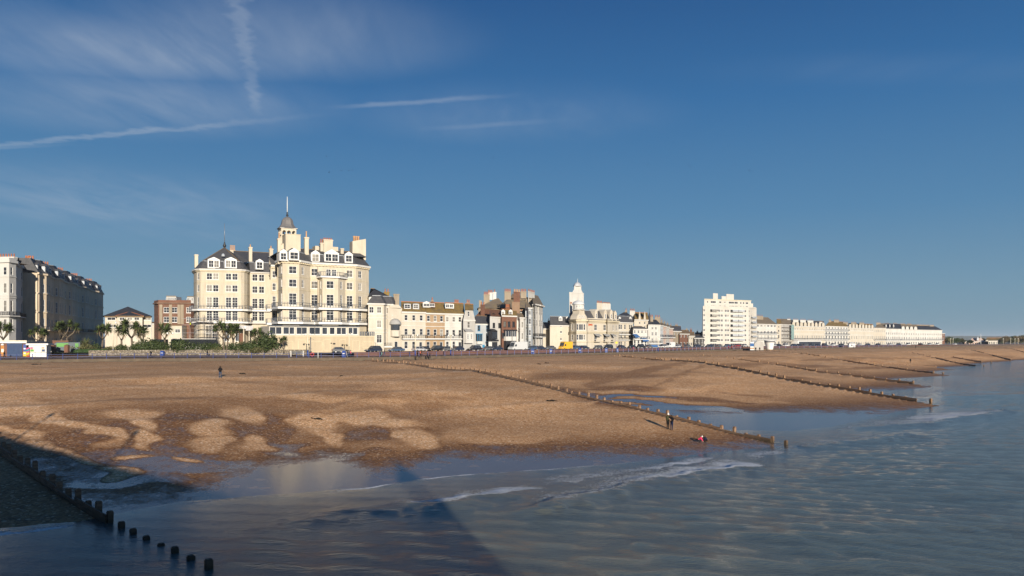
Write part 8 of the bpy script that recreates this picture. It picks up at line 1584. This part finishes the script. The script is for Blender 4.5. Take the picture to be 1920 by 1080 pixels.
def around(px, py, rx, ry):
    cx, cy = layer_pt(px, py); ax_, ay_ = layer_pt(px+rx, py); bx_, by_ = layer_pt(px, py-ry)
    du = mth(nt, 'DIVIDE', mth(nt, 'SUBTRACT', u, cx), abs(ax_-cx)); dv = mth(nt, 'DIVIDE', mth(nt, 'SUBTRACT', v, cy), abs(by_-cy))
    d = mth(nt, 'SQRT', mth(nt, 'ADD', mth(nt, 'MULTIPLY', du, du), mth(nt, 'MULTIPLY', dv, dv)))
    r = N(nt, 'ShaderNodeMapRange', interpolation_type='SMOOTHSTEP'); r.inputs['From Min'].default_value = 1.2; r.inputs['From Max'].default_value = .15; nt.links.new(d, r.inputs[0]); return r.outputs[0]
reg = None
for px, py, rx, ry, s in [(260,100,420,90,.9),(520,70,380,120,.8),(250,200,420,90,.75),(150,380,500,90,.5),(80,90,260,120,.6),(950,220,330,70,.3),(430,430,400,60,.2),(1700,130,400,40,.12)]:
    a = mth(nt, 'MULTIPLY', around(px, py, rx, ry), s); reg = a if reg is None else mth(nt, 'MAXIMUM', reg, a)
rc = ramp(nt, [(.36, 0.0), (.72, 1.0)]); nt.links.new(mth(nt, 'ADD', mth(nt, 'MULTIPLY', c1, .6), mth(nt, 'MULTIPLY', c3, .4)), rc.inputs[0])
rc2 = ramp(nt, [(.3, .25), (.6, 1.0)]); nt.links.new(c2, rc2.inputs[0])
cir = mth(nt, 'MULTIPLY', mth(nt, 'MULTIPLY', rc.outputs[0], rc2.outputs[0]), reg)
cir = mth(nt, 'ADD', mth(nt, 'MULTIPLY', cir, .75), mth(nt, 'MULTIPLY', reg, .09))
wobn = cloudnoise(1, 1, 0, 3.0, 4); wob2 = cloudnoise(1, 1, 0, 14.0, 3)
def contrail(p, q, wd, amt, fadeA=.1, fadeB=.1, wamp=.05, rough=.0):
    (x0, y0), (x1, y1) = layer_pt(*p), layer_pt(*q); L = math.hypot(x1-x0, y1-y0); dx, dy = (x1-x0)/L, (y1-y0)/L
    a = mth(nt, 'SUBTRACT', u, x0); b = mth(nt, 'SUBTRACT', v, y0)
    s = mth(nt, 'DIVIDE', mth(nt, 'ADD', mth(nt, 'MULTIPLY', a, dx), mth(nt, 'MULTIPLY', b, dy)), L)
    t = mth(nt, 'SUBTRACT', mth(nt, 'MULTIPLY', b, dx), mth(nt, 'MULTIPLY', a, dy)); t = mth(nt, 'ADD', t, mth(nt, 'MULTIPLY', mth(nt, 'SUBTRACT', wobn, .5), wamp)); t = mth(nt, 'ADD', t, mth(nt, 'MULTIPLY', mth(nt, 'SUBTRACT', wob2, .5), rough))
    r = N(nt, 'ShaderNodeMapRange', interpolation_type='SMOOTHSTEP'); r.inputs['From Min'].default_value = wd; r.inputs['From Max'].default_value = wd*.1; nt.links.new(mth(nt, 'ABSOLUTE', t), r.inputs[0])
    e = N(nt, 'ShaderNodeMapRange', interpolation_type='SMOOTHSTEP'); e.inputs['From Min'].default_value = 0; e.inputs['From Max'].default_value = fadeA; nt.links.new(s, e.inputs[0])
    g = N(nt, 'ShaderNodeMapRange', interpolation_type='SMOOTHSTEP'); g.inputs['From Min'].default_value = 1; g.inputs['From Max'].default_value = 1-fadeB; nt.links.new(s, g.inputs[0])
    return mth(nt, 'MULTIPLY', mth(nt, 'MULTIPLY', mth(nt, 'MULTIPLY', r.outputs[0], e.outputs[0]), g.outputs[0]), mth(nt, 'MULTIPLY', mth(nt, 'ADD', .35, wobn), amt))
tr = None
for c in [contrail((-200,292), (680,208), .055, .30, .02, .45, .16, .08), contrail((-120,284), (160,268), .05, .2, .1, .6, .05, .02), contrail((600,204), (1010,176), .05, .26, .3, .55, .07, .05), contrail((760,245), (1100,222), .06, .12, .4, .5, .08),
          contrail((428,-60), (476,150), .042, .17, .1, .25, .06, .12), contrail((466,110), (486,225), .036, .20, .3, .4, .04, .08)]:
    tr = c if tr is None else mth(nt, 'MAXIMUM', tr, c)
tot = mth(nt, 'ADD', cir, tr, clamp=True); up = mth(nt, 'MULTIPLY', mth(nt, 'SUBTRACT', sp.outputs[2], .03), 12.0, clamp=True); tot = mth(nt, 'MULTIPLY', tot, up)
grd = ramp(nt, [(0, (1.674, 2.790, 3.674)), (.06, (1.395, 2.604, 3.720)), (.16, (0.744, 2.000, 3.627)), (.30, (0.307, 1.321, 3.162)), (.42, (0.158, 0.818, 2.372)), (.8, (0.112, 0.558, 1.767))]); nt.links.new(sp.outputs[2], grd.inputs[0])   # clear winter air: deep blue, hardly any yellow at the horizon
skc = mixc(nt, .93, sky.outputs[0], grd.outputs[0])
fin = mixc(nt, tot, skc, (3.9, 4.5, 5.3)); 
nt.links.new(fin, bg.inputs[0]); bg.inputs[1].default_value = .082
SC.view_settings.view_transform = 'Standard'; SC.view_settings.look = 'None'; SC.view_settings.exposure = .46; SC.view_settings.gamma = 1; SC.view_settings.use_curve_mapping = False
SC.cycles.max_bounces = 6; SC.cycles.volume_bounces = 0; SC.cycles.diffuse_bounces = 2; SC.cycles.glossy_bounces = 3; SC.cycles.transparent_max_bounces = 6
SC.cycles.sample_clamp_indirect = 4; SC.cycles.caustics_reflective = False; SC.cycles.caustics_refractive = False; SC.render.film_transparent = False
